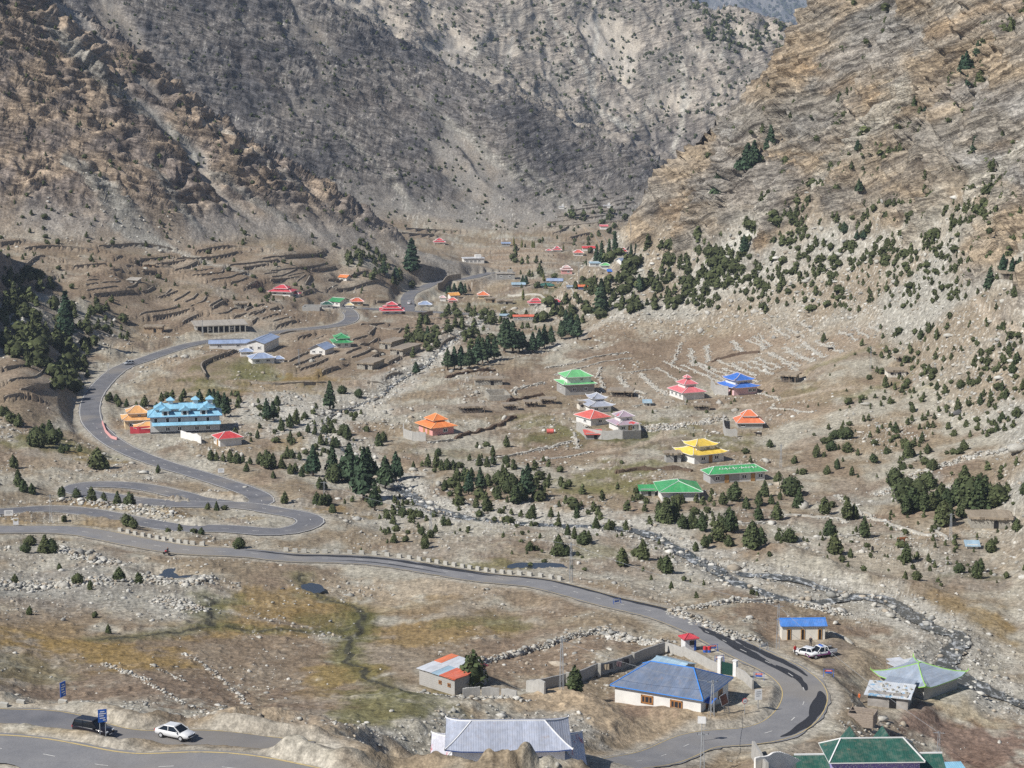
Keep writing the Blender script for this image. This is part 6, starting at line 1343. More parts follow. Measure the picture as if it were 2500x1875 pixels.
def crown_np(kind, lobes, w, n, size, seed, z0=.04, core=True):
    """unit-high crown: several upright lobes, leaf faces on their skin, a ragged core inside"""
    r = np.random.RandomState(seed); VV = []; FF = []; CC = []; b = 0
    L = [(0, 0, 1.0, w)] + [(math.cos(a) * w * .55 * r.uniform(.7, 1.2), math.sin(a) * w * .55 * r.uniform(.7, 1.2), r.uniform(.5, .86), w * r.uniform(.5, .75)) for a in r.uniform(0, 6.28, lobes - 1)]
    tot = sum(l[2] * l[3] for l in L)
    for lx, ly, lh, lw in L:
        if core:
            ns, nt = 7, 6; tt_ = np.linspace(0, 1, nt); R_ = .80 * lw * prof(kind, tt_); rings = []
            for i, t in enumerate(tt_):
                a = np.linspace(0, 6.28, ns, endpoint=False); q = R_[i] * r.uniform(.8, 1.15, ns); rings.append(np.column_stack([lx + np.cos(a) * q, ly + np.sin(a) * q, np.full(ns, z0 + (lh - z0) * t * .97)]))
            V = np.concatenate(rings); i_ = np.arange(ns * nt).reshape(nt, ns); F = np.stack([i_[:-1], np.roll(i_[:-1], -1, 1), np.roll(i_[1:], -1, 1), i_[1:]], -1).reshape(-1, 4)
            VV.append(V); FF.append(F + b); b += len(V); CC.append(np.full((len(V), 3), .72) * r.uniform(.85, 1.1, (len(V), 1)))
        m = int(n * lh * lw / tot); t = r.beta(1.15, 1.5, m); a = r.uniform(0, 6.28, m); q = lw * prof(kind, t) * r.uniform(.78, 1.12, m)
        C = np.column_stack([lx + np.cos(a) * q, ly + np.sin(a) * q, z0 + (lh - z0) * t]); N = np.column_stack([np.cos(a), np.sin(a), np.full(m, .3)])
        V, F = leaves(C, N, size, r); VV.append(V); FF.append(F + b); b += len(V)
        cl = 1 + .28 * np.sin(a * 3 + lx * 40 + 5 * t) + r.normal(0, .16, m); CC.append(np.repeat(np.clip(cl, .5, 1.6)[:, None] * np.array([[1, 1, 1]]), 4, 0))
    return np.concatenate(VV), np.concatenate(FF), np.concatenate(CC)
def crown_mesh(name, m, *a, **k):
    V, F, C = crown_np(*a, **k); me = mesh_np(name, V, F, C); me.materials.append(m); return me
JUN = [crown_mesh('crown', M_JUN, kd_, lb, w, 420, .060, 11 + i) for i, (kd_, lb, w) in enumerate(((0, 3, .26), (1, 3, .30), (0, 2, .24), (2, 5, .42), (0, 4, .32), (1, 2, .27), (0, 5, .34), (2, 4, .36)))]
PINE = [crown_mesh('crown', M_PINE, 3, 3, w, 520, .062, 41 + i, z0=.16) for i, w in enumerate((.30, .26, .34, .28))]
SPRUCE = [crown_mesh('crown', M_PINE, 3, 1, w, 420, .055, 51 + i, z0=.05) for i, w in enumerate((.24, .20))]
CYP = [crown_mesh('crown', M_PINE, 0, 2, .13, 300, .04, 61 + i) for i in range(2)]
POP = [crown_mesh('crown', M_POP, 0, 2, .15, 260, .05, 71)]
tk = MB(); tk.bar((0, 0, -.10), (.01, .005, .35), .035, .024, 7).bar((.01, .005, .35), (-.005, .01, .75), .024, .010, 6).bar((.005, 0, .30), (.10, .04, .5), .014, .006, 5).bar((.0, 0, .36), (-.09, .05, .56), .013, .006, 5); TRUNK = tk.mesh('trunk', M_BARK)
def tree(name, look, u, v, hp, crowns, wf=1.0, group=None, cat='tree', label=None, ymin=0):
    p = hit(u, v, ymin); k = p[1] / F_PX * math.hypot(1, p[2] / p[1]); h = hp * k * 1.14; z = land1(p[0], p[1])
    o = empty(name, (p[0], p[1], z - .05), random.uniform(0, 6.28), label, cat, group); w = wf * random.uniform(.85, 1.18); o.scale = (h * w, h * w, h)
    link('trunk', TRUNK, o); link('crown', random.choice(crowns), o); o['_at'] = (float(p[0]), float(p[1])); o['_look'] = look; o['_h'] = hp; return o
TJ = []
def jl(off, sc, L):
    for q in L: TJ.append((off[0] + q[0] / sc, off[1] + q[1] / sc, max(q[2] / sc, 8)))
jl((700,1050), 2.117, [(20,45,35),(35,68,30),(10,68,30),(65,38,30),(85,55,16),(475,85,65),(500,62,50),(205,82,36),(255,82,52),(150,102,36),(190,112,26),(30,142,46),(65,146,40),(20,232,50),(45,226,46),(90,226,40),(110,232,36),(170,302,62),(195,300,52),(250,272,90),(300,262,60),(330,272,70),(235,428,46),(150,384,46),(180,388,56),(215,384,50),(300,378,26),(340,373,30),(550,482,50),(600,442,46),(640,442,40),(690,452,40),(760,452,36),(810,492,50),(835,492,40),(640,478,34),(680,502,34),(545,402,26),(600,392,36),(650,382,30),(770,522,40),(700,547,40),(715,582,50),(705,612,30),(510,542,26),(555,584,46),(520,588,22),(730,192,60),(775,192,70),(700,187,30),(785,142,42),(655,197,40),(800,207,50),(830,207,56),(860,202,40),(890,202,36),(945,167,36),(985,87,32),(1030,77,32),(1135,87,56),(1065,132,52),(1135,187,46),(995,192,56),(1035,202,50),(1065,192,46),(765,217,26),(880,262,62),(920,262,66),(955,252,56),(815,312,56),(890,312,46),(1000,302,72),(1040,284,62),(1095,272,72),(1130,292,90),(1160,292,70),(1090,362,72),(1140,332,62),(1180,384,92),(1210,374,82),(1260,324,62),(980,402,52),(1035,412,66),(995,440,36),(1210,442,36),(1245,452,36),(1268,452,50),(1120,558,32),(1258,624,50),(365,252,60)])
jl((0,600), 2.458, [(80,1340,76),(110,1445,98),(140,1478,72),(190,1488,62),(205,1220,105),(225,1220,112),(260,1145,70),(300,1155,92),(322,1205,92),(355,1165,62),(370,1252,50),(405,1247,42),(115,1085,72),(60,1065,62),(12,1025,62),(40,1025,52),(480,1247,42),(585,1342,118),(640,1347,56),(950,1365,46),(375,1508,62),(460,1508,52),(550,1545,84),(625,1548,68),(705,1548,78),(778,1558,88),(870,968,62),(940,985,46),(970,937,50),(1087,942,46),(1105,912,46),(700,942,50),(760,957,46),(820,1005,60),(850,1000,50),(1435,942,50),(1550,948,30),(1665,962,56),(2050,892,50),(2155,912,46),(1780,1032,52),(1695,1107,62),(1740,1087,72),(1770,1072,62),(1830,1032,42),(1545,1152,50),(1660,1187,40),(1735,1187,36),(1760,1187,32),(1410,1152,56),(1265,1288,62),(1300,1288,52),(1340,1292,46),(1380,1294,72),(1420,1302,62),(1460,1302,42),(1500,1312,42),(1560,1312,72),(1600,1332,92),(1640,1332,82),(1690,1332,62),(1480,1362,52),(1640,1397,42),(1840,1362,62),(1925,1202,62),(2000,1202,62),(2080,1162,82),(2060,1132,62),(1810,1387,52),(1740,1372,52),(1850,1122,52),(1890,1122,42),(1950,1112,52),(1990,1112,62),(1300,1587,54),(1250,1582,42),(1350,1587,32),(1710,1547,68),(1900,1547,62),(1950,1557,72),(2000,1607,52),(385,1662,42)])
jl((1600,600), 2.458, [(1010,578,52),(1240,602,42),(1380,858,66),(1160,952,42),(1590,572,66),(1640,532,62),(1690,562,62),(1460,532,42),(1440,642,32),(1535,622,42),(2080,497,46),(2045,387,42),(2150,342,62),(2120,662,72),(2170,707,62),(2080,677,42),(2140,772,62),(2060,752,42),(1670,772,42),(1880,822,46),(1940,832,46),(2080,872,56),(2010,892,36),(2100,937,56),(1950,952,62),(1815,992,56),(2170,1037,62),(2080,1052,62),(2025,1072,36),(2050,1112,52),(1990,1142,42),(1700,1002,36),(1610,922,36),(1540,1002,56),(1690,862,46),(1745,892,46),(1830,862,52),(1905,847,42),(1480,887,42),(1250,1047,42),(1280,1042,42),(1120,1112,52),(1080,1157,52),(1150,1167,72),(1410,1087,42),(1440,1122,62),(1540,1052,42),(685,1202,46),(970,1262,76),(1060,1232,56),(1150,1242,62),(1215,1252,42),(1300,1302,46),(1385,1247,42),(1090,1347,62),(1030,1372,52),(1180,1382,52),(1500,1202,52),(1520,1272,82),(1550,1262,42),(1635,1242,42),(1490,1357,46),(1800,1137,42),(1850,1227,56),(1600,1172,56),(1665,1352,62),(540,1252,42),(570,1302,42),(835,1302,46),(885,1372,42),(740,1422,62),(810,1495,112),(480,1525,112),(405,1562,72),(545,1577,66),(620,1552,82),(655,1502,92),(695,1547,56),(750,1522,46),(860,1574,112),(615,1644,86),(730,1644,96),(1010,1617,96),(1150,1644,122),(1190,1638,82),(2205,870,60)])
jl((2100,1050), 2.38, [(75,197,50),(225,202,32),(275,167,80),(150,137,42),(390,137,52),(600,117,62),(425,242,62),(200,332,112),(175,312,72),(270,362,92),(240,432,132),(265,497,112),(300,482,132),(340,402,112),(375,332,92),(400,332,92),(370,477,112),(410,472,102),(440,452,92),(470,402,96),(505,442,102),(555,437,142),(600,432,200),(640,462,172),(680,472,182),(720,442,162),(790,452,126),(590,512,102),(480,560,142),(520,532,102),(270,777,106),(395,772,42),(325,882,56),(260,917,52),(580,827,56),(670,862,92),(700,817,76),(760,712,76),(910,592,66),(945,382,62)])
jl((1600,1200), 2.458, [(1045,282,102),(1250,282,112),(1075,382,122),(1120,432,42),(1170,402,52),(740,287,52),(800,297,82),(755,372,32),(580,362,152),(630,332,102),(240,352,56),(295,327,72),(325,302,52),(370,292,112),(440,252,132),(400,252,92),(280,242,102),(215,217,92),(160,222,82),(440,322,66),(65,502,96),(30,472,62),(95,582,46),(245,637,42),(290,572,36),(580,617,32),(610,622,32),(60,184,142),(110,174,122),(30,174,92),(20,134,82)])
jl((0,1200), 2.458, [(185,315,62),(150,374,56),(270,374,98),(310,372,82),(355,472,46),(470,558,66),(545,592,56),(715,543,82),(830,553,66),(90,543,52),(180,740,52),(570,758,38),(650,848,52),(1440,353,66),(1005,222,36),(1080,248,42),(760,234,72),(800,243,62),(1160,234,42),(1210,243,46)])
jl((800,1200), 2.458, [(200,367,32),(1215,354,52),(1250,353,36),(1385,374,116),(1430,372,62),(1440,278,62),(1480,294,66),(1540,314,82),(1565,303,62),(1765,454,106),(1850,403,52),(1890,418,112),(2030,503,102),(1990,483,52),(1610,223,76),(1690,233,62),(1790,223,62),(1495,148,72),(1340,143,56),(1225,153,76),(1160,143,42),(950,113,82),(910,143,46),(580,333,82)])
TJ.sort(key=lambda q: -q[2])
SHAPES = ['dark green flame-shaped juniper', 'dark green pointed juniper', 'bushy dark green juniper']
jun = []
for i, (u, v, h) in enumerate(TJ[:295]):
    b = random.random() < .22; o = tree('juniper_tree', 'bushy dark green juniper' if b else 'dark green pointed juniper', u, v, h, [JUN[3], JUN[7], JUN[6]] if b else [JUN[0], JUN[1], JUN[2], JUN[4], JUN[5], JUN[6]], 1.15 if b else 1.22, 'junipers scattered over the valley'); jun.append(o)
number_labels(jun, 'juniper')
TP = []
def pl(off, sc, L, look, crowns, name, group, wf=1.0):
    for q in L: TP.append(tree(name, look, off[0] + q[0] / sc, off[1] + q[1] / sc, q[2] / sc, crowns, wf, group))
pl((700,1050), 2.117, [(137,245,138),(237,250,152),(325,275,188),(400,355,244),(460,235,78),(510,304,152),(565,254,134),(455,415,136),(940,345,104),(1245,364,164),(1000,305,104),(420,270,160),(285,270,120)], 'tall dark pine', PINE, 'pine_tree', 'pines along the stream')
pl((0,600), 2.458, [(1200,965,92),(1260,965,98),(1310,990,116),(1350,1030,130),(1285,980,110),(1980,975,154),(1600,1055,124),(1640,1045,104),(1880,1392,168),(550,1545,60)], 'dark spreading pine', PINE, 'pine_tree', 'pines along the stream')
pl((800,600), 2.458, [(720,752,112),(760,745,118),(800,742,124),(850,745,124),(900,724,144),(930,705,140),(960,695,144),(1000,682,114),(1060,644,176),(1110,644,164),(1080,604,154),(1150,630,120),(1170,622,104),(1230,642,114),(1270,620,110),(1300,614,122),(1340,594,102),(1430,532,132),(1460,545,134),(1500,565,134),(1400,560,100),(530,765,70),(600,580,84),(1870,282,100),(340,180,90),(410,215,75),(1190,235,60),(1170,228,50),(760,295,70),(800,292,72),(730,298,60),(825,292,60)], 'dark green pine', PINE, 'pine_tree', 'pine grove at the foot of the right spur', 1.1)
pl((1600,600), 2.458, [(2085,168,100),(2140,190,112),(2185,130,110),(2005,300,134)], 'broad pine', PINE, 'pine_tree', 'pines on the right slope', 1.2)
pl((800,600), 2.458, [(1640,415,190),(505,170,180)], 'lone tall spruce', SPRUCE, 'spruce_tree', 'tall single spruces', 1.25)
pl((0,600), 2.458, [(400,565,255)], 'very tall dark spruce', SPRUCE, 'spruce_tree', 'tall single spruces', 1.3)
pl((980,540), 3.568, [(1700,352,172),(1745,348,206),(1810,346,206),(1860,342,186),(2000,305,134),(2045,240,94),(1610,390,60)], 'tall narrow dark conifer', CYP, 'conifer_tree', 'narrow conifers in the far village', 1.0)
pl((980,540), 3.568, [(1060,690,90),(980,220,70),(1140,240,60),(1155,240,58),(1050,240,60),(1410,260,50),(1240,530,70)], 'slim yellow-green poplar', POP, 'poplar_tree', 'poplars in the far village', 1.1)
pl((1600,0), 2.458, [(550,1100,165),(590,1060,140),(370,1250,170),(690,960,150),(1860,560,130),(1900,540,120),(1950,520,110),(1930,400,90),(1105,660,60),(1340,690,100),(1220,650,45),(1540,640,100),(1550,720,90),(1640,700,90),(1210,990,75),(1220,1175,80),(1930,1030,110),(210,1410,110),(1130,1420,70),(1210,1440,55),(1250,1440,55),(530,1540,110),(2130,300,80),(2080,320,80)], 'dark conifer clinging to the right cliff', PINE + JUN[:2], 'pine_tree', 'conifers on the right cliff', 1.15)
number_labels(TP, 'tree')
q = tree('pollard_tree', '', 1155, 1686, 82, [JUN[4]], 1.15, None, 'tree', 'dark bushy tree with bare trunk growing through the patchwork-roofed shed'); q.children[1].scale.z = .78; q.children[1].location.z = .22
q2 = tree('pollard_tree', '', 1402, 1692, 62, [JUN[0]], 1.05, None, 'tree', 'ragged dark tree in front of the long plastered wall'); q2.children[1].scale.z = .8; q2.children[1].location.z = .2
for o in (q, q2): del o['_at']; del o['_look']
for o in jun + TP + [q, q2]: del o['_h']
# the rest of the scrub as one mass: simple bushes
def lite(kind, w, n, size, seed):
    return crown_np(kind, 2, w, n, size, seed)
LITE = [lite(0, .30, 46, .13, 91), lite(1, .34, 46, .13, 92), lite(2, .46, 46, .15, 93)]
FARB = [crown_np(1, 1, .40, 8, .2, 95), crown_np(2, 1, .5, 8, .2, 96)]
def mass(P, H, shapes, seed, name, label, wmul=1.0):
    r = np.random.RandomState(seed); VV, FF, CC = [], [], []; b = 0; kk = r.randint(0, len(shapes), len(P))
    for k, (V, F, C) in enumerate(shapes):
        I = np.nonzero(kk == k)[0]
        if not len(I): continue
        a = r.uniform(0, 6.28, len(I)); ca, sa = np.cos(a)[:, None], np.sin(a)[:, None]; h = H[I][:, None]; w = h * r.uniform(.85, 1.25, len(I))[:, None] * wmul
        X = (V[None, :, 0] * ca - V[None, :, 1] * sa) * w + P[I, 0:1]; Y = (V[None, :, 0] * sa + V[None, :, 1] * ca) * w + P[I, 1:2]; Z = V[None, :, 2] * h + P[I, 2:3] - .06 * h
        VV.append(np.stack([X, Y, Z], -1).reshape(-1, 3)); FF.append((F[None] + (np.arange(len(I)) * len(V))[:, None, None]).reshape(-1, 4) + b); b += len(I) * len(V)
        CC.append((C[None] * r.uniform(.75, 1.2, (len(I), 1, 1))).reshape(-1, 3))
    me = mesh_np(name, np.concatenate(VV), np.concatenate(FF), np.concatenate(CC)); me.materials.append(M_JUN); return link(name, me, None, 'stuff', label, 'shrubs')
def scatter(poly, n, hmin, hmax, seed, ymin=0):       # pixels inside a polygon -> places on the land, with their size
    r = np.random.RandomState(seed); poly = np.array(poly, float); lo, hi = poly.min(0), poly.max(0); out = []
    while len(out) < n:
        c = r.uniform(lo, hi, (n * 3, 2)); ins = np.zeros(len(c), bool); j = len(poly) - 1
        for i in range(len(poly)):
            xi, yi = poly[i]; xj, yj = poly[j]; ins ^= ((yi > c[:, 1]) != (yj > c[:, 1])) & (c[:, 0] < (xj - xi) * (c[:, 1] - yi) / (yj - yi + 1e-12) + xi); j = i
        c = c[ins]; cl = noise(c[:, 0] / 70, c[:, 1] / 50, seed) + .6 * noise(c[:, 0] / 25, c[:, 1] / 18, seed + 1); c = c[r.rand(len(c)) < np.clip(.5 + .9 * cl, .06, 1)]; out += list(c)
    out = np.array(out[:n]); h = np.exp(r.uniform(math.log(hmin), math.log(hmax), n)); return [(a, b, hh, ymin) for (a, b), hh in zip(out, h)]
ML = [(u, v, h, 0) for u, v, h in TJ[295:]]
ML += scatter([(1330,760),(1420,690),(1560,600),(1700,600),(1850,640),(1800,700),(1640,760),(1500,770),(1380,800)], 230, 12, 30, 301)
ML += scatter([(1850,560),(2050,520),(2300,430),(2500,330),(2500,520),(2200,640),(1900,720),(1700,740)], 330, 9, 24, 302)
ML += scatter([(1600,700),(2000,650),(2450,600),(2480,720),(2300,760),(1950,760),(1700,760)], 150, 7, 16, 303)
ML += scatter([(2150,800),(2500,760),(2500,1080),(2250,1130),(2000,1130),(1950,1060),(2100,980)], 120, 7, 18, 304)
ML += scatter([(1000,800),(1100,760),(1300,770),(1430,740),(1350,800),(1150,850),(1020,880),(980,870)], 110, 12, 26, 305)
ML += scatter([(0,780),(60,800),(180,880),(190,950),(120,960),(40,880),(0,860)], 70, 22, 44, 306, 500)
ML += scatter([(0,640),(80,720),(190,860),(215,920),(100,880),(0,800)], 60, 16, 34, 308, 500)
ML += scatter([(240,720),(330,790),(300,850),(200,800)], 25, 12, 22, 309)
ML += scatter([(580,1000),(900,990),(900,1130),(620,1120)], 70, 8, 18, 307)
ML += scatter([(1700,1330),(2450,1240),(2450,1450),(2000,1420)], 45, 7, 16, 310)
ML += scatter([(1480,900),(2100,860),(2150,1000),(1500,1150)], 30, 5, 10, 311)
ML += scatter([(1000,1290),(1600,1280),(1700,1430),(1250,1380)], 40, 6, 14, 312)
ML += scatter([(200,980),(620,960),(600,1000),(250,1000)], 24, 10, 22, 313)
ML += scatter([(880,600),(1000,680),(1080,700),(900,690),(820,640)], 60, 9, 22, 314, 850)
ML += scatter([(1950,0),(2500,0),(2500,330),(2200,420),(1700,520),(1620,560),(1720,400)], 170, 6, 22, 315, 500)
ML += scatter([(0,0),(130,10),(640,380),(900,540),(1000,640),(800,620),(400,600),(0,590)], 330, 4.5, 13, 316, 780)
ML += scatter([(0,590),(900,620),(900,740),(300,790),(0,680)], 110, 6, 14, 317, 600)
ML += scatter([(1560,700),(1640,640),(1900,500),(2200,260),(2290,200),(2330,260),(2150,420),(1900,560),(1700,690)], 130, 9, 28, 320, 500)
ML += scatter([(2180,560),(2380,470),(2500,420),(2500,480),(2300,580),(2150,640)], 60, 10, 26, 321, 480)
ML += scatter([(2330,60),(2500,20),(2500,250),(2300,230)], 60, 8, 26, 322, 480)
ML += scatter([(30,650),(150,720),(230,820),(240,880),(150,860),(0,800)], 60, 16, 34, 323, 400)
ML += scatter([(1240,600),(1560,560),(1560,690),(1440,720),(1240,700)], 46, 9, 20, 324, 900)
ML += scatter([(1900,1150),(2500,1000),(2500,1420),(2200,1400),(1900,1300)], 90, 8, 22, 325)
ML += scatter([(2100,830),(2500,780),(2500,1050),(2150,1100)], 130, 8, 20, 326)
ML += scatter([(1080,1120),(1350,1120),(1420,1230),(1300,1290),(1100,1250)], 60, 12, 30, 327)
ML += scatter([(1300,1180),(1750,1200),(1800,1300),(1350,1290)], 60, 12, 28, 328)
ML += scatter([(1650,720),(1950,640),(2300,540),(2500,500),(2500,700),(2200,760),(1800,770)], 240, 8, 20, 329, 450)
ML += scatter([(880,1150),(1000,1230),(1080,1310),(980,1330),(900,1280)], 40, 10, 22, 330)
def mass_px(L, shapes, name, label, seed, wmul=1.0):
    P = []; H = []
    for u, v, h, ym in L:
        p = hit(u, v, ym); P.append(p); H.append(1.12 * h * p[1] / F_PX)
    P = np.array(P); P[:, 2] = land(P[:, 0], P[:, 1]); d = np.full(len(P), 1e9)
    for w, R_ in ROADS.values(): dd, _, _ = line_dist(P[:, 0], P[:, 1], R_, w + 4); d = np.minimum(d, dd - w)
    ok = d > 1.2
    for px, py, pz, pr in PADS: ok &= np.hypot(P[:, 0] - px, P[:, 1] - py) > pr * .8
    return mass(P[ok], np.array(H)[ok], shapes, seed, name, label, wmul)
mass_px(ML, LITE, 'juniper_scrub', 'dark juniper scrub dotted over the rocky slopes', 5, 1.1)
MF = scatter([(150,0),(780,10),(1130,190),(1700,440),(1560,520),(1400,580),(1000,580),(900,520),(640,370),(300,100)], 820, 4, 9, 401, 1120)
MF += scatter([(790,0),(1700,0),(1950,95),(1900,200),(1640,440),(1480,360),(1130,170)], 800, 4.5, 9.5, 402, 1600)
MF += scatter([(1640,0),(1960,95),(1930,160),(1750,150)], 160, 6, 14, 403, 1600)
MF += scatter([(1700,0),(2000,0),(1980,90),(1850,60)], 120, 5, 10, 404, 7000)
MF += scatter([(1300,540),(1520,520),(1560,560),(1400,600)], 40, 8, 20, 405, 1000)
mass_px(MF, FARB, 'mountain_scrub', 'tiny dark shrubs covering the distant mountainsides', 6, 1.0)
print('trees', round(time.time() - T0, 1))

# ---------------------------------------------------------------- vehicles
def car_paint(name, c): m = Nodes(name, .28, .5); m.base(c); m.b.inputs['Coat Weight'].default_value = .6; return m.m
M_CW = car_paint('white_car_paint', (.74, .75, .76)); M_CB = car_paint('black_car_paint', (.012, .010, .014)); M_CS = car_paint('silver_car_paint', (.50, .53, .57)); M_CG = Nodes('car_glass', .05, .6); M_CG.base((.012, .015, .02)); M_CG = M_CG.m
M_TYRE = mat('tyre', (.018, .018, .018), .85); M_RIM = mat('alloy_rim', (.42, .43, .45), .35, .1, 4, .5); M_LAMP = mat('headlamp_glass', (.70, .72, .74), .15); M_TAIL = mat('tail_lamp', (.45, .02, .02), .25); M_PURP = mat('magenta_stripe', (.28, .04, .24), .4)
def loft(st, hw_scale=1.0):
    """stations (x, z bottom, z shoulder, half width): rounded lower body"""
    mb = MB(); V = []; n = 10
    for x, zb, zs, hw in st:
        ring = [(-.82, zb), (-.97, zb + (zs - zb) * .22), (-1, zb + (zs - zb) * .55), (-.96, zb + (zs - zb) * .86), (-.84, zs), (.84, zs), (.96, zb + (zs - zb) * .86), (1, zb + (zs - zb) * .55), (.97, zb + (zs - zb) * .22), (.82, zb)]
        V += [(x, r * hw, z) for r, z in ring]
    F = [(i * n + j, i * n + (j + 1) % n, (i + 1) * n + (j + 1) % n, (i + 1) * n + j) for i in range(len(st) - 1) for j in range(n)] + [tuple(range(n - 1, -1, -1)), tuple(range((len(st) - 1) * n, len(st) * n))]
    return mb.add(V, F)
def car(name, label, u, v, ang, paintm, kind, cat='car', group=None, on_road=None):
    p = hit(u, v); z = land1(p[0], p[1])
    if on_road: w, P = ROADS[on_road]; i = np.argmin(np.hypot(P[:, 0] - p[0], P[:, 1] - p[1])); z = P[i, 2] + .05
    root = empty(name, (p[0], p[1], z), R(ang), label, cat, group)
    if kind == 'sedan': L, Hw, st, gh = 4.55, .88, [(-2.27, .42, .82, .74), (-2.15, .28, .95, .82), (-1.5, .24, 1.0, .88), (0, .22, .95, .89), (1.1, .22, .92, .88), (1.75, .25, .84, .86), (2.15, .30, .72, .78), (2.28, .40, .60, .66)], [(-1.75, .97), (-1.05, 1.42), (.35, 1.46), (1.25, .90)]
    elif kind == 'suv': L, Hw, st, gh = 4.7, .93, [(-2.3, .45, 1.05, .82), (-2.2, .35, 1.12, .90), (-1.3, .32, 1.15, .94), (0, .30, 1.12, .94), (1.1, .30, 1.08, .93), (1.8, .33, 1.0, .90), (2.2, .38, .88, .84), (2.32, .48, .74, .74)], [(-2.2, 1.1), (-1.95, 1.78), (.35, 1.80), (1.15, 1.06)]
    elif kind == 'hatch': L, Hw, st, gh = 3.7, .80, [(-1.82, .40, .95, .70), (-1.74, .28, 1.02, .78), (-1.0, .25, 1.04, .81), (0, .24, 1.0, .81), (.9, .24, .96, .80), (1.45, .28, .84, .76), (1.8, .38, .66, .66)], [(-1.72, 1.0), (-1.35, 1.50), (.15, 1.52), (1.05, .95)]
    else: L, Hw, st, gh = 5.2, .93, [(-2.58, .55, 1.05, .86), (-2.5, .48, 1.12, .92), (-1.2, .42, 1.13, .93), (0, .40, 1.12, .93), (1.2, .40, 1.10, .92), (2.0, .44, 1.02, .88), (2.45, .50, .88, .80), (2.58, .58, .74, .70)], [(-.95, 1.1), (-.75, 1.75), (.45, 1.78), (1.25, 1.06)]
    loft(st).build('body', paintm, root, True)
    (x0, z0), (x1, z1), (x2, z2), (x3, z3) = gh; wb, wt = Hw * .95, Hw * .74
    V = []
    for w_, s in ((-1, -1), (1, 1)): pass
    V = [(x0, -wb, z0), (x1, -wt, z1), (x2, -wt, z2), (x3, -wb, z3), (x0, wb, z0), (x1, wt, z1), (x2, wt, z2), (x3, wb, z3)]
    MB().add(V, [(0, 1, 2, 3), (7, 6, 5, 4), (0, 4, 5, 1), (1, 5, 6, 2), (2, 6, 7, 3)]).build('glass', M_CG, root)
    rf = MB().add([(x1 - .08, -wt - .03, z1 - .02), (x2 + .1, -wt - .03, z2 - .03), (x2 + .1, wt + .03, z2 - .03), (x1 - .08, wt + .03, z1 - .02), (x1, -wt + .05, z1 + .06), (x2, -wt + .05, z2 + .06), (x2, wt - .05, z2 + .06), (x1, wt - .05, z1 + .06)], [(0, 3, 2, 1), (4, 5, 6, 7), (0, 1, 5, 4), (1, 2, 6, 5), (2, 3, 7, 6), (3, 0, 4, 7)]).build('roof', paintm, root)
    for s in (-1, 1):
        for a, b in (((x0, z0), (x1, z1)), ((x2, z2), (x3, z3)), (((x1 + x2) / 2 - .1, z1), ((x1 + x2) / 2, z0 - .02))):
            MB().bar((a[0], s * ((wt if a[1] > z0 + .2 else wb) + .015), a[1]), (b[0], s * ((wt if b[1] > z0 + .2 else wb) + .015), b[1]), .055).build('pillar', paintm, root)
        MB().box((x3 - .35, s * (Hw + .1), z3 + .05), (.16, .2, .14)).build('mirror', paintm, root)
        MB().box((L / 2 - .12, s * Hw * .62, st[-2][2] - .09), (.22, .36, .15)).build('headlight', M_LAMP, root); MB().box((-L / 2 + .05, s * Hw * .72, st[1][2] - .2), (.14, .26, .24)).build('tail_light', M_TAIL, root)
    r = .31 if kind in ('sedan', 'hatch') else .38; ax = L * .295
    for sx_ in (-1, 1):
        for s in (-1, 1):
            wh = MB().bar((0, -.11, 0), (0, .11, 0), r, r, 16).build('wheel', M_TYRE, root); wh.location = (sx_ * ax + .02, s * (Hw - .08), r)
            MB().bar((0, -.125, 0), (0, .125, 0), r * .62, r * .62, 12).build('rim', M_RIM, wh)
    MB().box((L / 2 - .05, 0, st[-1][1] + .12), (.12, Hw * 1.3, .16)).build('grille', M_BLACK, root); MB().box((L / 2 - .0, 0, st[-1][1] + .0), (.06, .5, .11)).build('number_plate', M_WHITE, root)
    if kind == 'pickup':
        MB().box((-1.75, 0, 1.13), (1.45, Hw * 1.6, .03)).build('bed_floor', M_BLACK, root)
        for s in (-1, 1): MB().box((-1.75, s * Hw * .93, 1.18), (1.6, .09, .18)).build('bed_rail', paintm, root); MB().box((.1, s * (Hw + .012), .62), (3.9, .02, .16)).build('magenta_stripe', M_PURP, root); MB().bar((-.9, s * (Hw + .012), .9), (-.9, s * (Hw + .03), .9), .22, .22, 10).build('door_emblem', M_PURP, root)
        MB().bar((-1.0, -Hw * .8, 1.15), (-1.0, -Hw * .8, 1.75), .05).bar((-1.0, Hw * .8, 1.15), (-1.0, Hw * .8, 1.75), .05).bar((-1.0, -Hw * .8, 1.75), (-1.0, Hw * .8, 1.75), .05).build('roll_bar', M_BLACK, root)
        MB().box((2.42, 0, .55), (.3, Hw * 1.5, .2)).build('bumper', M_PURP, root); MB().box((0, 0, 1.88), (.3, 1.1, .12)).build('beacon_bar', M_BLUE, root)
    return root
car('white_sedan', 'white sedan driving right along the near asphalt lane', 428, 1806, -27, M_CW, 'sedan', group='vehicles on the road', on_road='lane')
car('black_wagon', 'black sport utility car behind the blue road sign', 228, 1783, -25, M_CB, 'suv', group='vehicles on the road', on_road='lane')
car('white_hatchback', 'small white hatchback parked behind the pickup', 1966, 1590, 142, M_CW, 'hatch', group='parked cars')
car('pickup_truck', 'white patrol pickup with magenta stripe parked beside a hatchback', 2004, 1600, 205, M_CW, 'pickup', 'pickup', group='parked cars')
car('silver_hatchback', 'small silver car on the road bend beside the shaded spur', 315, 890, 215, M_CS, 'hatch', group='vehicles on the road', on_road='loop')
car('white_hatchback', 'white car parked where the far road branches by the blue roof', 1000, 744, 80, M_CW, 'hatch', group='vehicles on the road', on_road='far_branch')

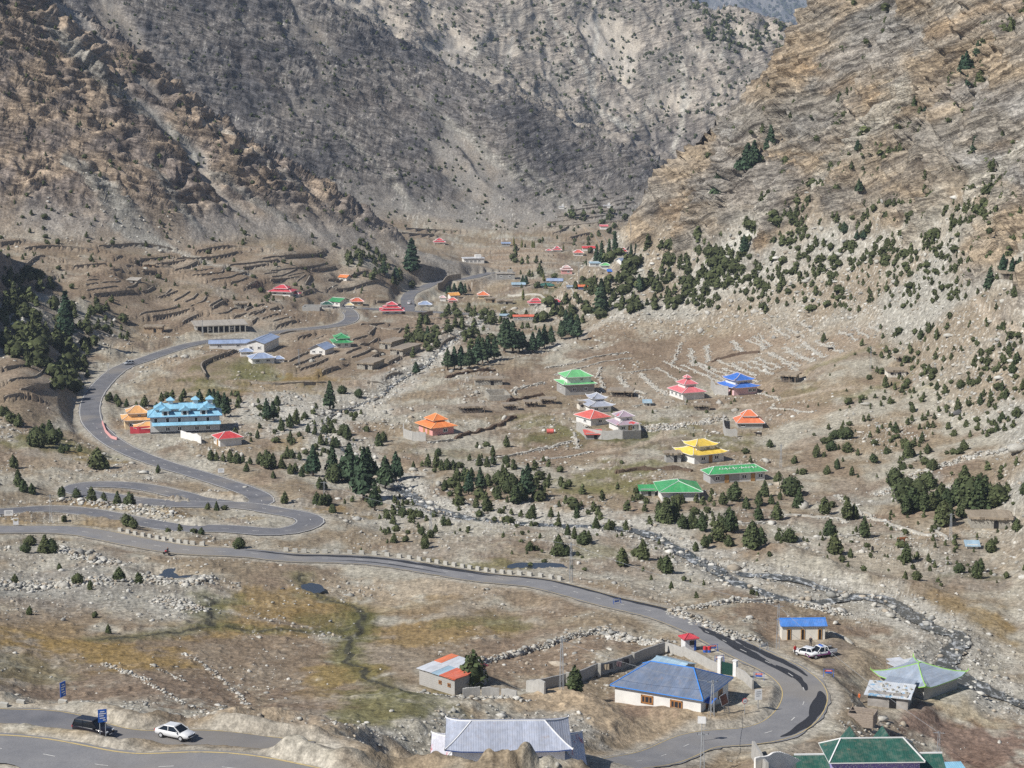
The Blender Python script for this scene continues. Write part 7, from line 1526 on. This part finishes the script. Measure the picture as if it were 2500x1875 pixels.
# ---------------------------------------------------------------- people, animals: one skinned body each
M_SKIN = mat('skin', (.42, .25, .17), .6); M_HAIR = mat('hair', (.02, .016, .014), .7)
def skinned(name, J, E, Rr, mats, pick, parent=None, **kw):
    me = bpy.data.meshes.new(name); me.from_pydata(J, E, []); o = link(name, me, parent, **kw)
    md = o.modifiers.new('skin', 'SKIN'); md.use_smooth_shade = True
    for v, r in zip(me.skin_vertices[0].data, Rr): v.radius = (r, r)
    me.skin_vertices[0].data[0].use_root = True
    o.modifiers.new('sub', 'SUBSURF').levels = 1; o.modifiers['sub'].render_levels = 1
    dg = bpy.context.evaluated_depsgraph_get(); nme = bpy.data.meshes.new_from_object(o.evaluated_get(dg)); o.modifiers.clear(); o.data = nme; bpy.data.meshes.remove(me); nme.name = name
    nme.materials.clear()
    for m in mats: nme.materials.append(m)
    for f in nme.polygons: f.material_index = pick(f.center); f.use_smooth = True
    return o
def person(label, u, v, ang, shirt, trousers, sit=False, group='people by the road', loc=None):
    if loc is None: p = hit(u, v); loc = (p[0], p[1], land1(p[0], p[1]) + .02)
    if sit: J = [(0, 0, .95), (-.02, 0, 1.2), (0, 0, 1.42), (.02, 0, 1.52), (.04, 0, 1.64), (.06, 0, 1.74), (0, -.19, 1.40), (.2, -.22, 1.2), (.45, -.2, 1.08), (0, .19, 1.40), (.2, .22, 1.2), (.45, .2, 1.08), (.05, -.1, .92), (.42, -.2, .88), (.40, -.2, .42), (.52, -.2, .36), (.05, .1, .92), (.42, .2, .88), (.40, .2, .42), (.52, .2, .36)]
    else: J = [(0, 0, .92), (0, 0, 1.15), (0, 0, 1.40), (0, 0, 1.50), (.01, 0, 1.60), (.01, 0, 1.71), (0, -.20, 1.40), (.02, -.25, 1.12), (.08, -.25, .88), (0, .20, 1.40), (.02, .25, 1.12), (.10, .24, .88), (0, -.10, .88), (.03, -.12, .48), (-.02, -.13, .07), (.12, -.14, .04), (0, .10, .88), (.05, .12, .48), (.06, .13, .07), (.18, .14, .04)]
    E = [(0, 1), (1, 2), (2, 3), (3, 4), (4, 5), (2, 6), (6, 7), (7, 8), (2, 9), (9, 10), (10, 11), (0, 12), (12, 13), (13, 14), (14, 15), (0, 16), (16, 17), (17, 18), (18, 19)]
    Rr = [.15, .14, .15, .06, .10, .085, .075, .055, .045, .075, .055, .045, .095, .075, .05, .04, .095, .075, .05, .04]
    ms = [mat('cloth', shirt, .9), mat('cloth', trousers, .9), M_SKIN, M_HAIR]
    o = skinned('person', J, E, Rr, ms, lambda c: 3 if c.z > 1.70 else 2 if c.z > 1.49 or (abs(c.y) > .2 and .82 < c.z < .93 and not sit) else 0 if c.z > .93 else 1, None, label=label, cat='person', group=group); o.location = loc; o.rotation_euler = (0, 0, R(ang)); return o
person('person in orange standing beside the patchwork shack', 2098, 1699, 200, (.62, .16, .05), (.10, .09, .08))
person('person in red jacket behind the white hatchback', 1941, 1583, 300, (.5, .04, .04), (.05, .05, .06))
person('person in dark clothes between the two parked cars', 1979, 1578, 250, (.06, .06, .07), (.05, .05, .06))
w_, P_ = ROADS['main']; mp = hit(407, 1346); mi = np.argmin(np.hypot(P_[:, 0] - mp[0], P_[:, 1] - mp[1])); mz = P_[mi, 2] + .05
mc = empty('motorcycle', (mp[0], mp[1], mz), R(150), 'dark motorcycle being ridden along the main road', 'motorcycle', 'vehicles on the road')
for x in (-.65, .68): MB().bar((x, -.06, .3), (x, .06, .3), .3, .3, 14).build('wheel', M_TYRE, mc)
MB().box((0, 0, .55), (.7, .26, .35)).build('engine', M_BLACK, mc); MB().box((.15, 0, .82), (.5, .28, .22)).build('fuel_tank', M_RED, mc); MB().box((-.42, 0, .82), (.75, .26, .12)).build('seat', M_BLACK, mc); MB().bar((.68, 0, .3), (.45, 0, 1.0), .05).build('fork', M_STEEL, mc); MB().bar((.45, -.35, 1.02), (.45, .35, 1.02), .03).build('handlebar', M_STEEL, mc)
person('rider in dark clothes on the motorcycle', 407, 1346, 150, (.05, .04, .05), (.04, .04, .05), True, None, (mp[0] + .25, mp[1] - .1, mz - .05))
def cow(label, u, v, ang, c, s=1.0):
    p = hit(u, v); J = [(0, 0, 1.0), (.45, 0, 1.02), (.8, 0, 1.1), (1.05, 0, 1.25), (1.30, 0, 1.18), (1.48, 0, 1.0), (-.45, 0, 1.02), (-.8, 0, 1.05), (-.92, 0, .75), (-.93, 0, .5)] + [q for sx_, sy in ((.7, .2), (.7, -.2), (-.65, .2), (-.65, -.2)) for q in ((sx_, sy, .8), (sx_ + (.03 if sx_ > 0 else -.08), sy, .45), (sx_, sy, .05))]
    E = [(0, 1), (1, 2), (2, 3), (3, 4), (4, 5), (0, 6), (6, 7), (7, 8), (8, 9)]; E += [(1, 10), (10, 11), (11, 12), (1, 13), (13, 14), (14, 15), (6, 16), (16, 17), (17, 18), (6, 19), (19, 20), (20, 21)]
    Rr = [.34, .34, .26, .17, .15, .09, .32, .24, .03, .04] + [.14, .08, .06] * 4
    o = skinned('cow', J, E, Rr, [mat('hide', c, .9)], lambda c_: 0, None, label=label, cat='cow', group='grazing cattle'); o.location = (p[0], p[1], land1(p[0], p[1])); o.rotation_euler = (0, 0, R(ang)); o.scale = (s, s, s)
cow('black cow grazing on the upper right terrace field', 2028, 857, 190, (.02, .018, .017)); cow('reddish brown cow lying below the juniper clump field', 2200, 1324, 10, (.22, .09, .04)); cow('dark cow on the slope beside the orange-roofed slope house', 1852, 1066, 160, (.03, .025, .022)); cow('small black cow beside a pale boulder at right of stream', 2130, 1352, 80, (.02, .018, .017), .8)

# ---------------------------------------------------------------- signs, barriers, posts
def spot(u, v): p = hit(u, v); return (p[0], p[1], land1(p[0], p[1]))
def board(name, label, u, v, ang, w, h, z, m, posts=2, lines=None, tilt=0, frame=None, cat='sign'):
    root = empty(name, spot(u, v), R(ang), label, cat, 'roadside signs'); root.rotation_euler = (0, R(tilt), R(ang))
    for s in ((-1, 1) if posts == 2 else (0,)): MB().bar((s * w * .32, .06, -.4), (s * w * .32, .06, z + h * .9), .05, .05, 6).build('post', M_STEEL, root)
    b = MB().box((0, 0, z + h / 2), (w, .06, h)).build('board', m, root)
    if frame: MB().box((0, .01, z + h / 2), (w + .16, .05, h + .16)).build('frame', frame, root)
    for i, (x, y, l, mm) in enumerate(lines or []): MB().box((x * w, -.04, z + y * h), (l * w, .02, h * .07)).build('lettering', mm, b)
    return root
TX = [(0, .82, .5, M_WHITE), (0, .66, .75, M_WHITE), (-.1, .5, .5, M_WHITE), (0, .32, .6, M_WHITE), (.2, .16, .3, M_WHITE)]; TD = [(0, .8, .6, M_STEEL), (0, .6, .7, M_STEEL), (-.1, .4, .5, M_STEEL)]
board('road_sign', 'blue road sign with white lettering on two posts beside the black car', 252, 1802, 18, .95, 1.45, 1.9, M_BLUE, 2, TX)
board('road_sign', 'narrow blue sign seen edge-on above the roadside berm', 155, 1722, 62, 1.0, 1.9, 1.0, M_BLUE, 1, TX)
board('notice_board', 'white notice board on one post inside the road bend', 1851, 1728, 12, 1.05, 1.55, 1.3, M_WHITE, 1, TD)
board('notice_board', 'brown faced leaning board with white frame beside the bungalow', 1776, 1762, 30, 1.1, 1.5, 1.4, mat('rusty_brown', (.16, .08, .06), .8), 2, None, -18, M_WHITE)
board('notice_board', 'blank white board on a steel post below the bungalow', 1712, 1842, -10, 1.1, 1.0, 2.6, M_WHITE, 1)
board('notice_board', 'blank white board beside yellow warning sign at the left edge', 22, 1272, 8, 1.9, 1.2, .9, M_WHITE, 2, TD)
board('warning_sign', 'yellow and white roadside warning sign at the left edge', 39, 1284, 8, 1.1, 1.5, .4, M_WHITE, 2, [(0, .85, .8, M_YLINE), (0, .75, .8, M_YLINE), (0, .66, .8, M_YLINE), (0, .56, .5, M_BLACK)])
board('notice_board', 'small white board on posts beside the hairpin road', 540, 1162, 6, 1.6, 1.1, 1.0, M_WHITE, 2, TD)
def round_sign(label, u, v, ang, r, z):
    root = empty('round_sign', spot(u, v), R(ang), label, 'sign', 'roadside signs'); MB().bar((0, .05, -.3), (0, .05, z), .04, .04, 6).build('post', M_STEEL, root)
    d = MB().bar((0, -.02, z), (0, .02, z), r, r, 24).build('red_rim', M_RED, root); MB().bar((0, -.035, z), (0, -.025, z), r * .82, r * .82, 24).build('white_disc', M_WHITE, d); MB().box((0, -.045, z), (r * .9, .01, r * .28)).build('marking', M_STEEL, d)
round_sign('round white traffic sign with red rim beside the bungalow', 1818, 1748, 20, .42, 1.9); round_sign('round white traffic sign with red rim at the bottom near green hotel', 2291, 1925, 5, .5, 2.6)
def barrier(label, u, v, ang, ca=M_RED, cb=M_BLUE):
    root = empty('road_barrier', spot(u, v), R(ang), label, 'barrier', 'red and blue road barriers')
    for s in (-1, 1): MB().bar((s * .75, 0, 0), (s * .75, 0, 1.15), .035).bar((s * .75, -.4, .02), (s * .75, .4, .02), .03).bar((s * .75, -.35, 0), (s * .75, 0, .9), .025).build('leg', cb, root)
    MB().box((0, -.03, .88), (1.0, .05, .24)).build('red_panel', ca, root); MB().box((0, -.03, .60), (1.0, .05, .24)).build('blue_panel', cb, root); MB().bar((-.75, 0, 1.12), (.75, 0, 1.12), .03).build('top_rail', cb, root); MB().box((0, -.062, .9), (.7, .02, .06)).build('lettering', M_WHITE, root)
barrier('red and blue barrier by the guard booth', 1741, 1584, 20); barrier('red and blue barrier on the road beside gate wall', 1853, 1644, -8); barrier('red and blue barrier at the outside of the bend', 2022, 1678, -4); barrier('barrier half hidden behind the white gate pillar', 1756, 1612, 20); barrier('empty dark steel barrier left of the parked cars', 1864, 1584, 24, M_STEEL, M_STEEL); barrier('lone dark barrier at the road edge far from the gate', 1506, 1468, 30, M_STEEL, M_BLUE)
for i, (u, v) in enumerate(((1721, 1590), (1731, 1588))):
    root = empty('steel_drum', spot(u, v), 0, f'red and blue steel drum by the guard booth, {["left", "right"][i]} of two', 'drum', 'steel drums'); MB().bar((0, 0, 0), (0, 0, .45), .3, .3, 16).build('blue_half', M_BLUE, root); MB().bar((0, 0, .45), (0, 0, .92), .3, .3, 16).build('red_half', M_RED, root); MB().bar((0, 0, .92), (0, 0, .96), .26, .26, 16).build('lid', M_RED, root)
bo = empty('guard_booth', spot(1681, 1590), R(20), 'tiny guard booth with crimson hip roof and blue and white walls', 'booth')
MB().box((0, 0, 1.0), (1.9, 1.6, 2.2)).build('wall', M_WHITE, bo); MB().box((.955, 0, 1.0), (.04, 1.5, 2.1)).build('blue_side', M_BLUE, bo); MB().box((.2, -.82, 1.35), (.8, .04, .7)).build('window', M_GLASS, bo); MB().box((.75, -.82, .85), (.35, .04, 1.7)).build('blue_panel', M_BLUE, bo); put_roof(bo, 'roof', (1.9, 1.6, 2.1, .55, .1, .35), MT_['crimson'], MT_['crimson'], .02)
def pylon(label, u, v, hp, lattice=True, group='power poles'):
    p = spot(u, v); h = hp * p[1] / F_PX; root = empty('power_pole', p, random.uniform(-.3, .3), label, 'pole', group); w0, w1 = .28, .10; n = max(5, int(h / 1.0)); mb = MB()
    for sx_, sy in ((-1, -1), (1, -1), (1, 1), (-1, 1)): mb.bar((sx_ * w0, sy * w0, -.3), (sx_ * w1, sy * w1, h), .035)
    mb.build('mast', M_STEEL, root)
    lb = MB()
    for i in range(n):
        a = i / n; b = (i + 1) / n; wa, wb = mix(w0, w1, a), mix(w0, w1, b); s = 1 if i % 2 else -1
        lb.bar((-wa * s, -wa, h * a), (wb * s, -wb, h * b), .02).bar((-wa * s, wa, h * a), (wb * s, wb, h * b), .02)
    o = lb.build('bracing', M_STEEL, root); o['kind'] = 'stuff'
    MB().bar((-.8, 0, h * .95), (.8, 0, h * .95), .05).build('cross_arm', M_STEEL, root)
    for x in (-.7, 0, .7): MB().bar((x, 0, h * .95), (x, 0, h * .95 + .25), .05, .03, 6).build('insulator', M_DARK, root)
    return root, p[0], p[1], p[2] + h * .95
PY = [pylon('tall lattice pole beside the blue-roofed washroom', 1899, 1572, 130), pylon('lattice pole in front of the plastered yard wall', 1371, 1696, 140), pylon('lattice pole beside the bungalow corner', 1738, 1782, 95), pylon('lattice pole standing at the bottom road edge', 1714, 1905, 100), pylon('lattice pole on the red-brown field at bottom right', 2290, 1866, 90), pylon('lattice pole between the lower road loops', 125, 1278, 76), pylon('lattice pole above the parapet blocks', 1394, 1424, 104), pylon('lattice pole in the scrub by the stream', 1052, 1304, 60), pylon('lattice pole on the upper right slope', 2125, 905, 62), pylon('lattice pole beside the field below the juniper clump', 2320, 1325, 72), pylon('lattice pole near hairpin scrub', 792, 1232, 60), pylon('pole beside the bend of the upper road', 265, 925, 40), pylon('pole by the unfinished flat-roofed building', 495, 824, 40), pylon('pole in the terraces near the lavender chalet', 730, 896, 40), pylon('pole on the slope above the yellow pagoda', 1906, 1140, 60)]
rm_ = pylon('tall far radio mast beside the orange-roofed hut', 1413, 708, 66, group=None)
for a, b in ((5, 10), (10, 7), (7, 6), (6, 0), (0, 4), (1, 2), (2, 3)):
    A_, B_ = PY[a][1:], PY[b][1:]; q = MB(); prev = None
    for i in range(13):
        t = i / 12; c = (mix(A_[0], B_[0], t), mix(A_[1], B_[1], t), mix(A_[2], B_[2], t) - 4 * .8 * t * (1 - t))
        if prev: q.bar(prev, c, .022)
        prev = c
    q.build('power_cable', M_STEEL, None, label=f'thin power cable strung from the {PY[a][0]["label"]}'[:150], cat='cable', group='power cables')
# plank pen, lean-to roofs, tents, washing, tank
pn = empty('plank_pen', spot(2105, 1775), R(-22), 'roofless weathered plank pen at the outside of the bend', 'pen')
for (x, y, l, r_) in ((0, -1.5, 3.6, 0), (0, 1.5, 3.6, 0), (-1.8, 0, 3.0, 90), (1.8, 0, 3.0, 90)):
    for i in range(7): MB().box((x, y, .12 + i * .27), (l if r_ == 0 else .10, .10 if r_ == 0 else l, .25)).build('plank', M_PLANK, pn)
for x in (-1.75, 1.75):
    for y in (-1.45, 1.45): MB().bar((x, y, -.3), (x, y, 2.3), .09).build('post', MT_['w_timber'], pn)
MB().bar((-1.7, -.4, 1.9), (1.7, .4, 1.95), .07).build('beam', M_PLANK, pn)
def canopy(name, label, u, v, ang, w, d, z, tilt, m, posts=True):
    root = empty(name, spot(u, v), R(ang), label, 'canopy', 'sheet metal canopies'); MB().add([(-w / 2, -d / 2, z), (w / 2, -d / 2, z), (w / 2, d / 2, z + tilt), (-w / 2, d / 2, z + tilt), (-w / 2, -d / 2, z + .07), (w / 2, -d / 2, z + .07), (w / 2, d / 2, z + tilt + .07), (-w / 2, d / 2, z + tilt + .07)], [(0, 3, 2, 1), (4, 5, 6, 7), (0, 1, 5, 4), (1, 2, 6, 5), (2, 3, 7, 6), (3, 0, 4, 7)]).build('sheet', m, root)
    for sx_ in (-1, 1):
        for sy in (-1, 1): MB().bar((sx_ * w * .46, sy * d * .44, -.3), (sx_ * w * .46, sy * d * .44, z + (tilt if sy > 0 else 0)), .05).build('post', M_STEEL, root)
    return root
canopy('white_canopy', 'white sheet canopy behind the lime-edged pavilion', 2216, 1650, 30, 5.6, 3.6, 2.1, .2, MT_['patch']); canopy('grey_canopy', 'grey lean-to sheet roof in front of the lime-edged pavilion', 2196, 1700, -30, 4.6, 3.0, 1.9, .3, MT_['tin']); canopy('blue_canopy', 'low vivid blue canopy at the bungalow corner', 1722, 1768, -28, 2.6, 1.8, 1.1, .25, MT_['cobalt']); canopy('blue_canopy', 'sky-blue sheet canopy at the bottom right of the green hotel', 2318, 1925, 5, 3.6, 2.5, 3.2, .2, MT_['skyblue'])
canopy('white_sheet', 'flat white sheet lying on posts beside the stream', 2185, 1622, 20, 2.6, 1.4, .9, .1, MT_['patch'])
for i, (u, v, c) in enumerate(((1480, 1634, (.40, .33, .24)), (1489, 1632, (.03, .03, .035)), (1511, 1626, (.16, .11, .12)), (1529, 1621, (.02, .02, .025)))):
    p = hit(u, v + 8); z = land1(p[0], p[1]); g = MB(); n = 6; w = .8; rs = random.Random(i); V = []; 
    for k in range(n): x = -w / 2 + w * k / (n - 1); V += [(x, -.03 + .03 * math.sin(k * 2), 1.75), (x, -.12 + .05 * math.sin(k * 2.4 + i), 1.0 - .15 * rs.random()), (x, -.10 + .05 * math.sin(k * 2.4 + i), 1.0 - .15 * rs.random())]
    F = [(3 * k, 3 * k + 1, 3 * k + 4, 3 * k + 3) for k in range(n - 1)] + [(3 * k + 3, 3 * k + 5, 3 * k + 2, 3 * k) for k in range(n - 1)]
    o = g.add(V, F).build('laundry', mat('laundry_cloth', c, .95), None, label=f'{["tan", "black", "dull pink", "small dark"][i]} garment hanging on the plastered yard wall', cat='laundry', group='washing on the wall'); o.location = (p[0], p[1] - .16, z); o.rotation_euler = (0, 0, R(18))
tk_ = empty('water_tank', spot(1343, 1062), 0, 'small red tank lying in the grass left of the coral roof', 'tank'); MB().bar((-1.0, 0, .7), (1.0, 0, .7), .7, .7, 14).build('drum', MT_['coral'], tk_); MB().bar((1.0, 0, .7), (1.5, 0, .7), .5, .5, 12).build('end_cap', M_WHITE, tk_)
# larger boulders, each its own thing
BO = [(2115,988,34,'wide grey slab boulder beside the vivid blue pagoda slope'),(1905,1188,40,'flat pale boulder beside the lettered school'),(1960,1240,56,'long flat boulder on the brown terraces above the stream'),(2480,1110,70,'great rounded boulder at the right edge'),(1160,1540,8,'small white boulder on the near mauve meadow'),(2440,1813,22,'pale boulder on the red-brown field'),(2168,1798,24,'flat tan boulder behind the dark green roof'),(470,1810,14,'dark pointed rock at the lane edge beside the white sedan'),(380,1815,14,'grey rock between the lane and near road'),(1160,1436,12,'white boulder on the road bank, left one'),(1180,1441,12,'grey boulder on the road bank, right one'),(957,1742,16,'grey boulder in the meadow below the shed'),(1118,1740,16,'white boulder under the shed rubble'),(1065,1742,12,'pale boulder in the wet grass'),(1720,1108,34,'pale boulder beside the yellow pagoda'),(1870,1130,30,'big pale rock right of the yellow pagoda'),(1590,1465,16,'split white boulder by the upper road edge'),(1240,1852,12,'angular tan rock standing on the dirt mound'),(1190,1856,14,'dark round rock on the dirt mound'),(2340,1010,34,'dark overhanging rock on the right slope'),(1005,1005,26,'tan earth boulder left of the timber shed'),(690,1440,14,'dark angular rock at the pool below the road bank'),(300,1240,14,'pale block rock between the hairpins'),(175,1240,16,'white boulder at the left hairpin'),(600,1190,16,'tan boulder above the hairpin heap')]
for i, (u, v, w, lb) in enumerate(BO):
    p = spot(u, v); s = w * p[1] / F_PX / 2; V, F = ROCKS[i % len(ROCKS)]; r = np.random.RandomState(i); V2 = V * np.array([1.0, .8, .75]) * s
    c = np.tile(np.array([[(.44, .425, .38), (.40, .35, .28), (.52, .50, .45)][i % 3]]), (len(V2), 1)) if 'dark' not in lb else np.full((len(V2), 3), .12)
    bm = bmesh.new(); me = mesh_np('boulder', V2, F, c); me.materials.append(M_ROCK); o = link('boulder', me, None, 'thing', lb, 'boulder', 'larger boulders', (p[0], p[1], p[2] + s * .2)); o.rotation_euler = (0, 0, r.uniform(0, 6)); bm.free()

# ---------------------------------------------------------------- air
lo_z, hi_z = float(VZ.min()) - 3, max(float(VZ.max()), 5) + 6
hz = MB().box((0, 6300, (lo_z + hi_z) / 2), (11000, 12800, hi_z - lo_z)).build('haze', M_WHITE, None, kind='stuff', label='thin blue air haze filling the valley', cat='haze')
hm = bpy.data.materials.new('valley_haze'); hm.use_nodes = True; t = hm.node_tree; t.nodes.remove(t.nodes['Principled BSDF']); pv = t.nodes.new('ShaderNodeVolumePrincipled')
pv.inputs['Color'].default_value = (.66, .78, 1.0, 1); pv.inputs['Density'].default_value = HAZE; pv.inputs['Anisotropy'].default_value = .1
t.links.new(pv.outputs[0], t.nodes['Material Output'].inputs['Volume']); hz.data.materials.clear(); hz.data.materials.append(hm)
for o in SC.objects:
    for k in ('_at', '_look', '_h'):
        if k in o: del o[k]
print('done', round(time.time() - T0, 1), len(SC.objects))
